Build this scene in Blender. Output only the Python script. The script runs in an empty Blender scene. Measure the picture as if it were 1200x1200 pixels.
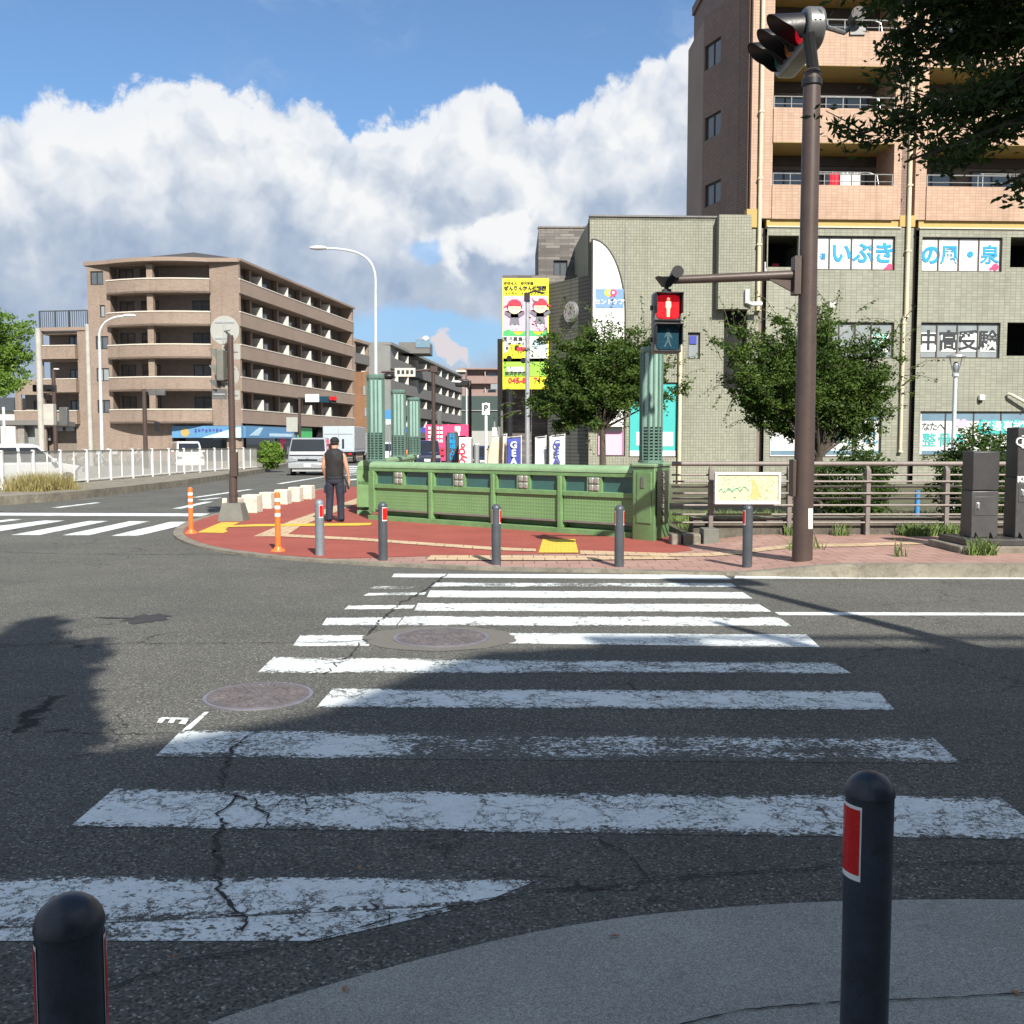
import bpy, math, random
import numpy as np
from mathutils import Matrix, Vector
R = math.radians
S = bpy.context.scene
COL = S.collection
# ------------------------------------------------------------------ camera model
FPX = 1150.0; CH = 1.62; PITCH = math.atan(80/1150)
CPI, SPI = math.cos(PITCH), math.sin(PITCH)
def ray(u, v):
    a = (u-600)/FPX; b = (600-v)/FPX
    return Vector((a, CPI+b*SPI, -SPI+b*CPI))
def g(u, v, z=0.0):
    r = ray(u, v); t = (z-CH)/r.z
    return Vector((r.x*t, r.y*t, z))
def P(u, v, Y):
    r = ray(u, v); t = Y/r.y
    return Vector((r.x*t, Y, CH+r.z*t))
# ------------------------------------------------------------------ mesh helpers
W = {}
class MB:
    def __init__(s, T=None): s.v = []; s.f = []; s.m = []; s.T = T or Matrix()
    def add(s, vs, fs, m=0):
        n = len(s.v)
        for p in vs: s.v.append(s.T @ Vector(p))
        for f in fs: s.f.append([n+i for i in f]); s.m.append(m)
    def box(s, x0, x1, y0, y1, z0, z1, m=0):
        if x0 > x1: x0, x1 = x1, x0
        if y0 > y1: y0, y1 = y1, y0
        if z0 > z1: z0, z1 = z1, z0
        s.add([(x0,y0,z0),(x1,y0,z0),(x1,y1,z0),(x0,y1,z0),(x0,y0,z1),(x1,y0,z1),(x1,y1,z1),(x0,y1,z1)],
              [(0,3,2,1),(4,5,6,7),(0,1,5,4),(1,2,6,5),(2,3,7,6),(3,0,4,7)], m)
    def cyl(s, p0, p1, r0, r1=None, n=12, m=0, caps=True):
        r1 = r0 if r1 is None else r1
        p0 = Vector(p0); p1 = Vector(p1); d = (p1-p0)
        if d.length < 1e-9: return
        d.normalize(); a = d.orthogonal().normalized(); b = d.cross(a)
        vs = []
        for p, r in ((p0, r0), (p1, r1)):
            for i in range(n):
                t = 2*math.pi*i/n; vs.append(p+a*math.cos(t)*r+b*math.sin(t)*r)
        fs = [(i, (i+1) % n, n+(i+1) % n, n+i) for i in range(n)]
        if caps: fs += [tuple(reversed(range(n))), tuple(range(n, 2*n))]
        s.add(vs, fs, m)
    def tube(s, pts, r, n=8, m=0):
        pts = [Vector(p) for p in pts]; k = len(pts)
        rs = r if isinstance(r, (list, tuple)) else [r]*k
        rings = []; a = None
        for i, p in enumerate(pts):
            d = (pts[min(i+1, k-1)]-pts[max(i-1, 0)]).normalized()
            if a is None: a = d.orthogonal().normalized()
            a = (a-d*a.dot(d)).normalized(); b = d.cross(a)
            rings.append([p+a*math.cos(2*math.pi*j/n)*rs[i]+b*math.sin(2*math.pi*j/n)*rs[i] for j in range(n)])
        s.loft(rings, m)
    def loft(s, rings, m=0, caps=True):
        n = len(rings[0]); vs = [p for r in rings for p in r]; fs = []
        for k in range(len(rings)-1):
            for i in range(n):
                j = (i+1) % n; fs.append((k*n+i, k*n+j, (k+1)*n+j, (k+1)*n+i))
        if caps: fs += [tuple(reversed(range(n))), tuple(range((len(rings)-1)*n, len(rings)*n))]
        s.add(vs, fs, m)
    def prism(s, pts, z0, z1, m=0):      # pts = xy outline, counterclockwise
        n = len(pts)
        s.add([(p[0], p[1], z0) for p in pts]+[(p[0], p[1], z1) for p in pts],
              [tuple(reversed(range(n))), tuple(range(n, 2*n))]+[(i, (i+1) % n, n+(i+1) % n, n+i) for i in range(n)], m)
    def xprism(s, pts, y0, y1, m=0):     # pts = (x,z) outline extruded along y
        n = len(pts)
        s.add([(p[0], y0, p[1]) for p in pts]+[(p[0], y1, p[1]) for p in pts],
              [tuple(range(n)), tuple(reversed(range(n, 2*n)))]+[(i, n+i, n+(i+1) % n, (i+1) % n) for i in range(n)], m)
    def poly(s, pts, m=0): s.add(pts, [tuple(range(len(pts)))], m)
    def ell(s, c, r, n=16, k=10, m=0):
        c = Vector(c); rings = []
        for i in range(1, k):
            t = math.pi*i/k
            rings.append([c+Vector((math.sin(t)*math.cos(2*math.pi*j/n)*r[0], math.sin(t)*math.sin(2*math.pi*j/n)*r[1], -math.cos(t)*r[2])) for j in range(n)])
        s.loft(rings, m)
    def disc(s, c, r, n=24, m=0, ax='y', rz=None):
        rz = rz or r; c = Vector(c)
        if ax == 'y': pts = [c+Vector((math.cos(2*math.pi*i/n)*r, 0, math.sin(2*math.pi*i/n)*rz)) for i in range(n)]
        else: pts = [c+Vector((math.cos(2*math.pi*i/n)*r, math.sin(2*math.pi*i/n)*rz, 0)) for i in range(n)]
        s.poly(pts, m)
    def build(s, name, mats, parent=None, smooth=False, bevel=0, seg=2):
        if not isinstance(mats, (list, tuple)): mats = [mats]
        Mi = W[parent].inverted() if parent is not None else Matrix()
        me = bpy.data.meshes.new(name)
        me.from_pydata([Mi @ v for v in s.v], [], s.f)
        for m in mats: me.materials.append(m)
        me.polygons.foreach_set('material_index', s.m)
        me.update()
        if smooth:
            me.polygons.foreach_set('use_smooth', [True]*len(s.f)); me.set_sharp_from_angle(angle=R(35))
        o = bpy.data.objects.new(name, me); COL.objects.link(o)
        if parent is not None: o.parent = parent; W[o] = W[parent]
        else: W[o] = Matrix()
        if bevel:
            b = o.modifiers.new('bevel', 'BEVEL'); b.width = bevel; b.segments = seg; b.limit_method = 'ANGLE'; b.angle_limit = R(40)
            me.polygons.foreach_set('use_smooth', [True]*len(s.f)); me.set_sharp_from_angle(angle=R(50))
        return o
def tag(o, label, cat, group=None):
    o['label'] = label; o['category'] = cat
    if group: o['group'] = group
    return o
def thing(name, label, cat, loc=(0,0,0), rz=0, group=None):
    o = bpy.data.objects.new(name, None); COL.objects.link(o)
    o.empty_display_size = .2
    o.location = loc; o.rotation_euler = (0, 0, rz)
    W[o] = Matrix.Translation(loc) @ Matrix.Rotation(rz, 4, 'Z')
    return tag(o, label, cat, group)
def struct(o): o['kind'] = 'structure'; return o
def stuff(o): o['kind'] = 'stuff'; return o
def _cp(o, par):
    c = o.copy(); COL.objects.link(c); c.parent = par
    for ch in [x for x in KIDS.get(o, [])]: _cp(ch, c)
    KIDS.setdefault(c, [])
    return c
KIDS = {}
def dup(root, loc, rz=None, label=None, scale=None):
    def collect(o):
        KIDS[o] = [x for x in bpy.data.objects if x.parent == o]
        for k in KIDS[o]: collect(k)
    if root not in KIDS: collect(root)
    c = _cp(root, None); c.location = loc
    if rz is not None: c.rotation_euler = (0, 0, rz)
    if scale: c.scale = (scale,)*3
    if label: c['label'] = label
    return c
# frames on facades: local x along the wall, local -y outward, z up
class Fr:
    def __init__(s, x, y, dx, dy):
        d = Vector((dx, dy, 0)).normalized(); n = Vector((-d.y, d.x, 0)); s.o = Vector((x, y, 0)); s.d = d; s.n = n
        s.M = Matrix(((d.x, n.x, 0, x), (d.y, n.y, 0, y), (0, 0, 1, 0), (0, 0, 0, 1)))
    def px(s, u, v, off=0):
        r = ray(u, v); c = Vector((0, 0, CH)); o = s.o+s.n*off
        t = (o-c).dot(s.n)/r.dot(s.n); p = c+r*t
        return (p-s.o).dot(s.d), p.z
    def rect(s, u0, u1, v0, v1, off=0):
        uc = (u0+u1)/2; vc = (v0+v1)/2
        return s.px(u0, vc, off)[0], s.px(u1, vc, off)[0], s.px(uc, v1, off)[1], s.px(uc, v0, off)[1]
    def at(s, a, b=0, z=0): return s.M @ Vector((a, b, z))
def wall(mb, s0, s1, z0, z1, holes, y=0, depth=.2, m=0, mr=None):
    mr = m if mr is None else mr
    xs = sorted({s0, s1}|{min(max(h[i], s0), s1) for h in holes for i in (0, 1)})
    zs = sorted({z0, z1}|{min(max(h[i], z0), z1) for h in holes for i in (2, 3)})
    for i in range(len(xs)-1):
        for j in range(len(zs)-1):
            cx = (xs[i]+xs[i+1])/2; cz = (zs[j]+zs[j+1])/2
            if xs[i+1]-xs[i] < 1e-4 or zs[j+1]-zs[j] < 1e-4: continue
            if any(h[0] < cx < h[1] and h[2] < cz < h[3] for h in holes): continue
            mb.poly([(xs[i], y, zs[j]), (xs[i+1], y, zs[j]), (xs[i+1], y, zs[j+1]), (xs[i], y, zs[j+1])], m)
    for h in holes:
        a, b, c, d = h[:4]; e = y+depth
        mb.poly([(a,y,c),(a,e,c),(b,e,c),(b,y,c)], mr); mb.poly([(a,y,d),(b,y,d),(b,e,d),(a,e,d)], mr)
        mb.poly([(a,y,c),(a,y,d),(a,e,d),(a,e,c)], mr); mb.poly([(b,y,c),(b,e,c),(b,e,d),(b,y,d)], mr)
def window(par, T, s0, s1, z0, z1, n, fm, gm, y=.12, fw=.05, cuts=None, name='window'):
    f = MB(T)
    f.box(s0, s1, y-.03, y+.04, z1-fw, z1); f.box(s0, s1, y-.03, y+.04, z0, z0+fw)
    cuts = cuts or [s0+(s1-s0)*i/n for i in range(n+1)]
    for c in cuts:
        a = min(max(c-fw/2, s0), s1-fw); f.box(a, a+fw, y-.03, y+.04, z0+fw, z1-fw)
    o = f.build(name, fm, par)
    q = MB(T); q.box(s0+fw*.6, s1-fw*.6, y, y+.02, z0+fw*.6, z1-fw*.6); q.build('pane', gm, o)
    return o
_tc = {}
def text(body, size, T, mat, parent, name='lettering', bold=0, ext=.01, vert=False, align='CENTER', sx=1.0, lh=1.0):
    c = bpy.data.curves.new('t', 'FONT'); c.body = '\n'.join(body) if vert else body
    c.size = size; c.extrude = ext; c.offset = bold; c.align_x = align; c.align_y = 'CENTER'; c.space_line = lh
    c.resolution_u = 3
    o = bpy.data.objects.new('t', c); COL.objects.link(o)
    me = bpy.data.meshes.new_from_object(o)
    bpy.data.objects.remove(o); bpy.data.curves.remove(c)
    Mi = W[parent].inverted() if parent is not None else Matrix()
    # text plane: x right, y up -> local x, z ; faces -y
    A = Matrix(((sx,0,0,0),(0,0,-1,0),(0,1,0,0),(0,0,0,1)))
    me.transform(Mi @ T @ A); me.name = name
    me.materials.clear(); me.materials.append(mat)
    t = bpy.data.objects.new(name, me); COL.objects.link(t)
    if parent is not None: t.parent = parent; W[t] = W[parent]
    return t
def TX(T, x, y, z): return T @ Matrix.Translation((x, y, z))
# ------------------------------------------------------------------ materials
class NT:
    def __init__(s, name):
        s.mat = bpy.data.materials.new(name); s.mat.use_nodes = True; s.t = s.mat.node_tree; s.n = s.t.nodes
        s.b = s.n['Principled BSDF']; s.out = s.n['Material Output']
    def new(s, ty, **k):
        q = s.n.new(ty)
        for a, b in k.items(): setattr(q, a, b)
        return q
    def link(s, a, b): s.t.links.new(a, b)
    def val(s, x, sock):
        if isinstance(x, (int, float)): sock.default_value = x
        elif isinstance(x, (tuple, list)): sock.default_value = tuple(x) if len(x) == len(sock.default_value) else tuple(x)+(1,)
        else: s.link(x, sock)
    def math(s, op, a, b=0, c=None, clamp=False):
        q = s.new('ShaderNodeMath', operation=op, use_clamp=clamp); s.val(a, q.inputs[0]); s.val(b, q.inputs[1])
        if c is not None: s.val(c, q.inputs[2])
        return q.outputs[0]
    def vm(s, op, a, b=None):
        q = s.new('ShaderNodeVectorMath', operation=op); s.val(a, q.inputs[0])
        if b is not None: s.val(b, q.inputs[1])
        return q.outputs['Value' if op == 'DOT_PRODUCT' else 'Vector']
    def noise(s, vec, scale, detail=3, rough=.5, dist=0, col=False):
        q = s.new('ShaderNodeTexNoise'); s.link(vec, q.inputs['Vector']); q.inputs['Scale'].default_value = scale
        q.inputs['Detail'].default_value = detail; q.inputs['Roughness'].default_value = rough; q.inputs['Distortion'].default_value = dist
        return q.outputs['Color' if col else 'Fac']
    def rng(s, x, a, b, c=0, d=1, smooth=False):
        q = s.new('ShaderNodeMapRange', clamp=True)
        if smooth: q.interpolation_type = 'SMOOTHSTEP'
        s.val(x, q.inputs[0]); s.val(a, q.inputs[1]); s.val(b, q.inputs[2]); s.val(c, q.inputs[3]); s.val(d, q.inputs[4])
        return q.outputs[0]
    def grain(s, vec, scale):
        q = s.new('ShaderNodeTexVoronoi', feature='F1', voronoi_dimensions='2D'); s.link(vec, q.inputs['Vector']); q.inputs['Scale'].default_value = scale
        x = s.new('ShaderNodeSeparateColor'); s.link(q.outputs['Color'], x.inputs[0]); return x.outputs[0]
    def mix(s, f, a, b, mode='MIX'):
        q = s.new('ShaderNodeMix', data_type='RGBA', blend_type=mode); s.val(f, q.inputs[0]); s.val(a, q.inputs[6]); s.val(b, q.inputs[7])
        return q.outputs[2]
    def pos(s): return s.new('ShaderNodeNewGeometry').outputs['Position']
    def obj(s): return s.new('ShaderNodeTexCoord').outputs['Object']
    def wallco(s):     # (distance along wall, height)
        ge = s.new('ShaderNodeNewGeometry'); t = s.vm('CROSS_PRODUCT', ge.outputs['True Normal'], (0,0,1))
        a = s.vm('DOT_PRODUCT', ge.outputs['Position'], t)
        sx = s.new('ShaderNodeSeparateXYZ'); s.link(ge.outputs['Position'], sx.inputs[0])
        c = s.new('ShaderNodeCombineXYZ'); s.link(a, c.inputs[0]); s.link(sx.outputs[2], c.inputs[1])
        return c.outputs[0]
    def bump(s, h, st=.3, d=.01):
        q = s.new('ShaderNodeBump'); q.inputs['Strength'].default_value = st; q.inputs['Distance'].default_value = d
        s.link(h, q.inputs['Height']); s.link(q.outputs[0], s.b.inputs['Normal'])
def mat(name, col, rough=.6, metal=0, nz=.12, sc=3, spec=.5, emit=None, es=1, bump=0, grime=0, coat=0, local=True):
    k = NT(name); p = k.obj() if local else k.pos()
    n1 = k.noise(p, sc, 5, .6); n2 = k.noise(p, sc*14, 4, .6)
    f = k.math('ADD', k.math('MULTIPLY', n1, .65), k.math('MULTIPLY', n2, .35))
    lo = tuple(c*(1-nz*1.6) for c in col); hi = tuple(min(1, c*(1+nz*1.6)) for c in col)
    c = k.mix(k.rng(f, .3, .7), lo, hi)
    if grime:
        gm = k.rng(k.noise(p, sc*2.3, 8, .7, 1), .5, .68); c = k.mix(k.math('MULTIPLY', gm, grime), c, tuple(x*.35+.01 for x in col))
    k.link(c, k.b.inputs['Base Color'])
    k.link(k.rng(n2, .3, .7, max(0, rough-.08), min(1, rough+.08)), k.b.inputs['Roughness'])
    k.b.inputs['Metallic'].default_value = metal; k.b.inputs['Specular IOR Level'].default_value = spec
    k.b.inputs['Coat Weight'].default_value = coat
    if bump: k.bump(n2, bump, .01)
    if emit: k.b.inputs['Emission Color'].default_value = emit+(1,); k.b.inputs['Emission Strength'].default_value = es
    return k.mat
def brick(name, col, mort, w, h, off=.5, ms=.012, var=.12, rough=.75, blotch=.1):
    k = NT(name); v = k.wallco(); q = k.new('ShaderNodeTexBrick', offset=off); k.link(v, q.inputs['Vector'])
    q.inputs['Scale'].default_value = 1; q.inputs['Brick Width'].default_value = w; q.inputs['Row Height'].default_value = h
    q.inputs['Mortar Size'].default_value = ms; q.inputs['Mortar Smooth'].default_value = .1; q.inputs['Bias'].default_value = 0
    q.inputs['Color1'].default_value = tuple(c*(1-var) for c in col)+(1,); q.inputs['Color2'].default_value = tuple(min(1, c*(1+var)) for c in col)+(1,)
    q.inputs['Mortar'].default_value = mort+(1,)
    n = k.noise(k.pos(), .35, 6, .6); c = k.mix(k.rng(n, .35, .65), q.outputs['Color'], k.mix(1, q.outputs['Color'], (1-blotch*1.5,)*3, 'MULTIPLY'))
    sx = k.new('ShaderNodeMapping'); k.link(v, sx.inputs['Vector']); sx.inputs['Scale'].default_value = (2.2, .12, 1)
    st = k.rng(k.noise(sx.outputs[0], 1, 5, .65), .52, .72); c = k.mix(k.math('MULTIPLY', st, .42), c, k.mix(1, c, (.55, .53, .5), 'MULTIPLY'))
    k.link(c, k.b.inputs['Base Color']); k.b.inputs['Roughness'].default_value = rough
    k.bump(q.outputs['Fac'], -.25, .01)
    return k.mat
def asphalt_col(k, p):
    n = k.noise(p, .5, 6, .6); f = k.noise(p, 70, 5, .8); sp_ = k.noise(p, 190, 2, .5)
    c = k.mix(k.rng(n, .3, .7), (.094, .095, .088), (.138, .136, .123))
    gr = k.grain(p, 115); g2 = k.grain(p, 125)
    c = k.mix(k.rng(f, .36, .64), k.mix(1, c, (.55, .56, .57), 'MULTIPLY'), k.mix(1, c, (1.35, 1.34, 1.3), 'MULTIPLY'))
    c = k.mix(k.rng(gr, .0, .45, 1, 0), c, k.mix(1, c, (.35, .36, .37), 'MULTIPLY'))
    c = k.mix(k.rng(gr, .86, .95), c, k.mix(1, c, (2.0, 1.95, 1.85), 'MULTIPLY'))
    c = k.mix(k.rng(g2, .984, .99), c, (.36, .35, .32))
    f = k.math('ADD', k.math('MULTIPLY', f, .5), k.math('MULTIPLY', gr, .5))
    m = k.new('ShaderNodeMapping'); k.link(p, m.inputs['Vector']); m.inputs['Scale'].default_value = (.5, 2.2, 1)
    tr = k.rng(k.noise(m.outputs[0], .9, 5, .6), .45, .7); c = k.mix(k.math('MULTIPLY', tr, .3), c, (.085, .082, .079))
    cv = k.new('ShaderNodeTexVoronoi', feature='DISTANCE_TO_EDGE'); wv = k.vm('ADD', p, k.vm('MULTIPLY', k.vm('SUBTRACT', k.noise(p, 3, 6, .7, 0, True), (.5,.5,.5)), (.5,.5,0)))
    k.link(wv, cv.inputs['Vector']); cv.inputs['Scale'].default_value = 1.1
    ck = k.math('MULTIPLY', k.rng(cv.outputs['Distance'], .004, .012, 1, 0), k.rng(k.noise(p, .45, 2, .5), .54, .62))
    c = k.mix(ck, c, (.018, .018, .019))
    return c, f
def asphalt(name):
    k = NT(name); p = k.pos(); c, f = asphalt_col(k, p)
    k.link(c, k.b.inputs['Base Color']); k.b.inputs['Roughness'].default_value = .86; k.b.inputs['Specular IOR Level'].default_value = .25
    k.bump(f, .5, .006); return k.mat
def paint(name, col=(.82, .88, .87)):
    k = NT(name); p = k.pos(); ac, f = asphalt_col(k, p)
    at = k.new('ShaderNodeAttribute', attribute_name='wear'); w = at.outputs['Fac']
    m = k.new('ShaderNodeMapping'); k.link(p, m.inputs['Vector']); m.inputs['Scale'].default_value = (.6, 1.0, 1)
    n = k.noise(m.outputs[0], 32, 8, .8); big = k.noise(p, 1.6, 3, .5); mid = k.noise(m.outputs[0], 6, 4, .6)
    v = k.math('ADD', k.math('MULTIPLY', n, .55), k.math('ADD', k.math('MULTIPLY', big, .25), k.math('MULTIPLY', mid, .2)))
    v = k.math('ADD', v, k.math('MULTIPLY', k.math('SUBTRACT', k.grain(p, 75), .5), .085))
    ed = k.new('ShaderNodeAttribute', attribute_name='edge'); 
    thr = k.math('ADD', w, k.math('MULTIPLY', k.rng(ed.outputs['Fac'], .6, 1), .13))
    a = k.rng(k.math('SUBTRACT', v, thr), -.012, .012)
    wv = k.vm('ADD', p, k.vm('MULTIPLY', k.vm('SUBTRACT', k.noise(p, 9, 6, .75, 0, True), (.5,.5,.5)), (.22,.22,0)))
    cr = None
    for sc_, th, ms in ((7, .028, .42), (17, .05, .47)):
        cv = k.new('ShaderNodeTexVoronoi', feature='DISTANCE_TO_EDGE'); k.link(wv, cv.inputs['Vector']); cv.inputs['Scale'].default_value = sc_
        q = k.math('MULTIPLY', k.rng(cv.outputs['Distance'], th*.5, th, 1, 0), k.rng(k.noise(p, 2.6, 4, .6), ms, ms+.08))
        cr = q if cr is None else k.math('MAXIMUM', cr, q)
    crk = k.math('MULTIPLY', cr, k.rng(w, .2, .36)); a = k.math('MULTIPLY', a, k.math('SUBTRACT', 1, crk))
    pc = k.mix(k.rng(k.noise(p, 8, 6, .65), .35, .75), tuple(x*.86 for x in col), col)
    pc = k.mix(k.math('MULTIPLY', k.rng(f, .4, .55, 1, 0), .25), pc, tuple(x*.6 for x in col))
    k.link(k.mix(a, ac, pc), k.b.inputs['Base Color']); k.b.inputs['Roughness'].default_value = .75; k.b.inputs['Specular IOR Level'].default_value = .3
    k.bump(f, .35, .005); return k.mat
def glass_m(name, col, rough=.06):
    return mat(name, col, rough, 0, .1, 2, .9, coat=.4)
M = {}
M['asphalt'] = asphalt('asphalt'); M['paint'] = paint('road_paint'); M['paint_w'] = M['paint']
M['tile_green'] = brick('green_grey_square_tile', (.295,.300,.232), (.175,.178,.14), .105, .105, 0, .011, .10)
M['tile_green2'] = brick('green_grey_long_tile', (.288,.293,.232), (.18,.182,.15), .21, .105, 0, .010, .10)
M['tile_orange'] = brick('salmon_tile', (.49,.325,.235), (.36,.245,.175), .21, .105, 0, .011, .09)
M['tile_orange_shade'] = brick('shaded_salmon_tile', (.235,.165,.135), (.14,.10,.085), .21, .105, .5, .01, .08)  # salmon tile darkened in the colour for the tower's shaded side and recesses
M['tile_taupe'] = brick('taupe_tile', (.31,.235,.185), (.21,.165,.135), .24, .08, .5, .012, .14)
M['tile_greybrick'] = brick('mottled_grey_brick', (.165,.15,.14), (.10,.095,.09), .6, .12, .37, .012, .42)
M['tile_greyflat'] = brick('grey_tile_flat', (.22,.215,.21), (.15,.15,.145), .5, .2, .5, .012, .06)
M['spk'] = mat('dark_speaker_grille', (.06,.055,.05), .6)
M['ribbed'] = brick('dark_ribbed_cladding', (.14,.145,.125), (.07,.075,.065), 30, .14, 0, .02, .03)
M['parapet_side'] = mat('taupe_painted_panel', (.27,.205,.165), .8, nz=.08, sc=.6)
M['coping'] = mat('pale_coping', (.60,.55,.47), .7, nz=.06)
M['ochre'] = mat('ochre_plaster', (.42,.31,.11), .8, nz=.06)
M['cream'] = mat('cream_pipe_paint', (.62,.53,.38), .5, nz=.08)
M['frame_dark'] = mat('dark_window_frame', (.035,.032,.03), .4)
M['frame_brown'] = mat('bronze_window_frame', (.07,.055,.045), .4)
M['glass'] = glass_m('window_glass', (.085,.10,.11)); M['glass_l'] = glass_m('curtained_glass', (.26,.29,.30), .15)
M['glass_d'] = glass_m('dark_glass', (.02,.022,.024))
M['glass_b'] = glass_m('blue_tinted_glass', (.16,.25,.32))
M['blind'] = mat('white_window_film', (.64,.65,.64), .35, nz=.03, spec=.6)
M['dark'] = mat('dark_interior', (.012,.012,.012), .9)  # near-black, stands in for shade inside openings; also for prints
M['shade_d'] = mat('deep_shade_recess_wall', (.085,.07,.06), .85); M['sailblue'] = mat('sail_sign_blue', (.17,.30,.52), .4, nz=.08, sc=.8)  # balcony back wall: deep recess shade put into the colour
M['shade'] = mat('shade_toned_recess_wall', (.20,.165,.14), .8)  # recess walls toned down in the colour for their shade
M['white'] = mat('white_paint', (.78,.78,.76), .45, nz=.05)
M['whitewall'] = mat('white_partition', (.58,.56,.52), .6, nz=.05)
M['brown'] = mat('brown_pole_paint', (.068,.046,.039), .45, nz=.12, sc=4, grime=.25)
M['sign_back2'] = mat('off_white_frame', (.58,.58,.56), .5, nz=.08, grime=.2); M['conc_dark'] = mat('dark_brown_concrete', (.11,.10,.08), .95, nz=.3, sc=2.5, grime=.7, bump=.4, local=False)  # retaining wall concrete, darker than the weathered concrete
M['parglass'] = glass_m('parapet_glass', (.045,.12,.11), .1)
M['polew'] = mat('aged_pale_pole', (.40,.385,.345), .75, nz=.12, sc=2, grime=.3)
M['galvd'] = mat('weathered_galvanised_steel', (.21,.245,.275), .5, .3, nz=.15)
M['galv'] = mat('galvanised_steel', (.42,.44,.46), .45, .5, nz=.12)
M['lamp_w'] = mat('pale_lamp_paint', (.55,.60,.62), .4, nz=.06)
M['black'] = mat('black_plastic', (.012,.012,.013), .45)
M['gun'] = mat('dark_grey_steel', (.07,.08,.092), .42, .15, nz=.15, sc=6)
M['nearpost'] = mat('navy_black_bollard_paint', (.028,.036,.05), .38, .1, nz=.35, sc=9, grime=.7)
M['alu'] = mat('aluminium', (.55,.56,.56), .35, .7, nz=.1)
M['housing'] = mat('grey_signal_housing', (.15,.15,.147), .4, .4, nz=.15)
M['reflect'] = mat('red_reflector', (.55,.012,.01), .25, nz=.05)
M['red'] = mat('red_lamp', (.32,.004,.008), .3, emit=(1,.01,.03), es=.22)
M['redman'] = mat('lit_red_figure', (.9,.4,.3), .4, emit=(1,.42,.25), es=.7)
M['tealoff'] = mat('unlit_teal_lens', (.008,.042,.066), .25); M['tealman'] = mat('unlit_figure', (.04,.09,.11), .4)
M['amberoff'] = mat('unlit_amber_lens', (.25,.09,.02), .3); M['greenoff'] = mat('unlit_green_lens', (.02,.12,.11), .3)
M['orange'] = mat('orange_plastic', (.80,.17,.035), .4, nz=.06, sc=8)
M['conc'] = mat('concrete', (.25,.24,.215), .9, nz=.16, sc=5, grime=.5, bump=.3, local=False)
def nearconc():
    k = NT('sandy_concrete'); p = k.pos(); n = k.rng(k.noise(p, 1.8, 7, .62), .3, .7); gr = k.grain(p, 260); g3 = k.grain(p, 170)
    c = k.mix(n, (.27,.27,.245), (.36,.36,.325)); c = k.mix(k.rng(gr, 0, 1), k.mix(1, c, (.62,.63,.64), 'MULTIPLY'), k.mix(1, c, (1.3,1.3,1.28), 'MULTIPLY'))
    c = k.mix(k.rng(g3, .99, .994), c, (.48,.47,.44)); c = k.mix(k.math('MULTIPLY', k.rng(k.noise(p, 5, 8, .7, .8), .58, .7), .35), c, (.10,.095,.085))
    k.link(c, k.b.inputs['Base Color']); k.b.inputs['Roughness'].default_value = .9; k.bump(gr, .35, .003); return k.mat
M['conc_near'] = nearconc()
M['conc_d'] = mat('weathered_concrete', (.21,.19,.15), .95, nz=.28, sc=2.5, grime=.7, bump=.4, local=False)
M['conc_w'] = mat('whitewashed_concrete', (.62,.58,.48), .85, nz=.1, sc=6, grime=.85, bump=.3)
M['conc_g'] = mat('grey_concrete_base', (.15,.155,.135), .9, nz=.12, sc=5, grime=.25)
M['wetgreen'] = mat('green_paint', (.150,.275,.115), .42, nz=.16, sc=2.5, grime=.32)
M['greenlight'] = mat('green_rail_paint', (.235,.37,.205), .4, nz=.12, sc=3, grime=.25)
M['teal'] = mat('teal_painted_metal', (.12,.20,.165), .3, .15, nz=.14, sc=3); M['tealglass'] = glass_m('teal_glass', (.25,.40,.34), .12)
M['tealdark'] = glass_m('dark_teal_glass', (.022,.07,.07), .08)
M['lens'] = mat('frosted_glass_block', (.38,.36,.34), .2, .3, nz=.3, sc=20)
M['plaque'] = mat('black_stone_plaque', (.015,.014,.014), .25); M['plaquetxt'] = mat('engraved_letters', (.32,.30,.28), .5)
M['weed'] = mat('grass_blades', (.12,.18,.045), .7, nz=.35, sc=9); M['drygrass'] = mat('dry_grass', (.24,.205,.075), .8, nz=.4, sc=9)
M['bark'] = mat('bark', (.085,.068,.052), .9, nz=.3, sc=8, bump=.5)
M['soil'] = mat('soil_and_ground_cover', (.085,.085,.045), .95, nz=.4, sc=2, bump=.4, local=False)
M['railm'] = mat('taupe_railing_metal', (.205,.175,.16), .55, .15, nz=.12, sc=7, grime=.25)
M['cab'] = mat('charcoal_metal', (.062,.060,.062), .42, .3, nz=.14, sc=5)
M['cablight'] = mat('charcoal_metal_lighter_panel', (.085,.083,.085), .42, .3, nz=.14, sc=5)
M['silver'] = mat('silver_car_paint', (.50,.52,.54), .25, .5, nz=.03, coat=.6)
M['carwhite'] = mat('white_car_paint', (.72,.73,.73), .25, nz=.03, coat=.7)
M['carblue'] = mat('dark_blue_car_paint', (.018,.025,.05), .2, nz=.03, coat=.7)
M['tyre'] = mat('tyre_rubber', (.02,.02,.02), .8)
M['canvas'] = mat('grey_cargo_panel', (.33,.34,.34), .6, nz=.1); M['cargow'] = mat('pale_cargo_panel', (.40,.46,.51), .4, nz=.05)
M['blue'] = mat('blue_sign_paint', (.06,.24,.50), .4); M['yellow'] = mat('yellow_print', (.85,.78,.03), .5, nz=.03)
M['pink'] = mat('pink_print', (.80,.42,.62), .5, nz=.03); M['hotpink'] = mat('hot_pink_panel', (.80,.055,.17), .5, nz=.08)
M['turq'] = mat('turquoise_print', (.06,.43,.41), .4, nz=.03); M['ltext'] = mat('sky_blue_letters', (.02,.30,.62), .4)
M['dtext'] = mat('dark_letters', (.03,.035,.04), .5); M['gtext'] = mat('green_letters', (.08,.38,.30), .5)
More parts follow.
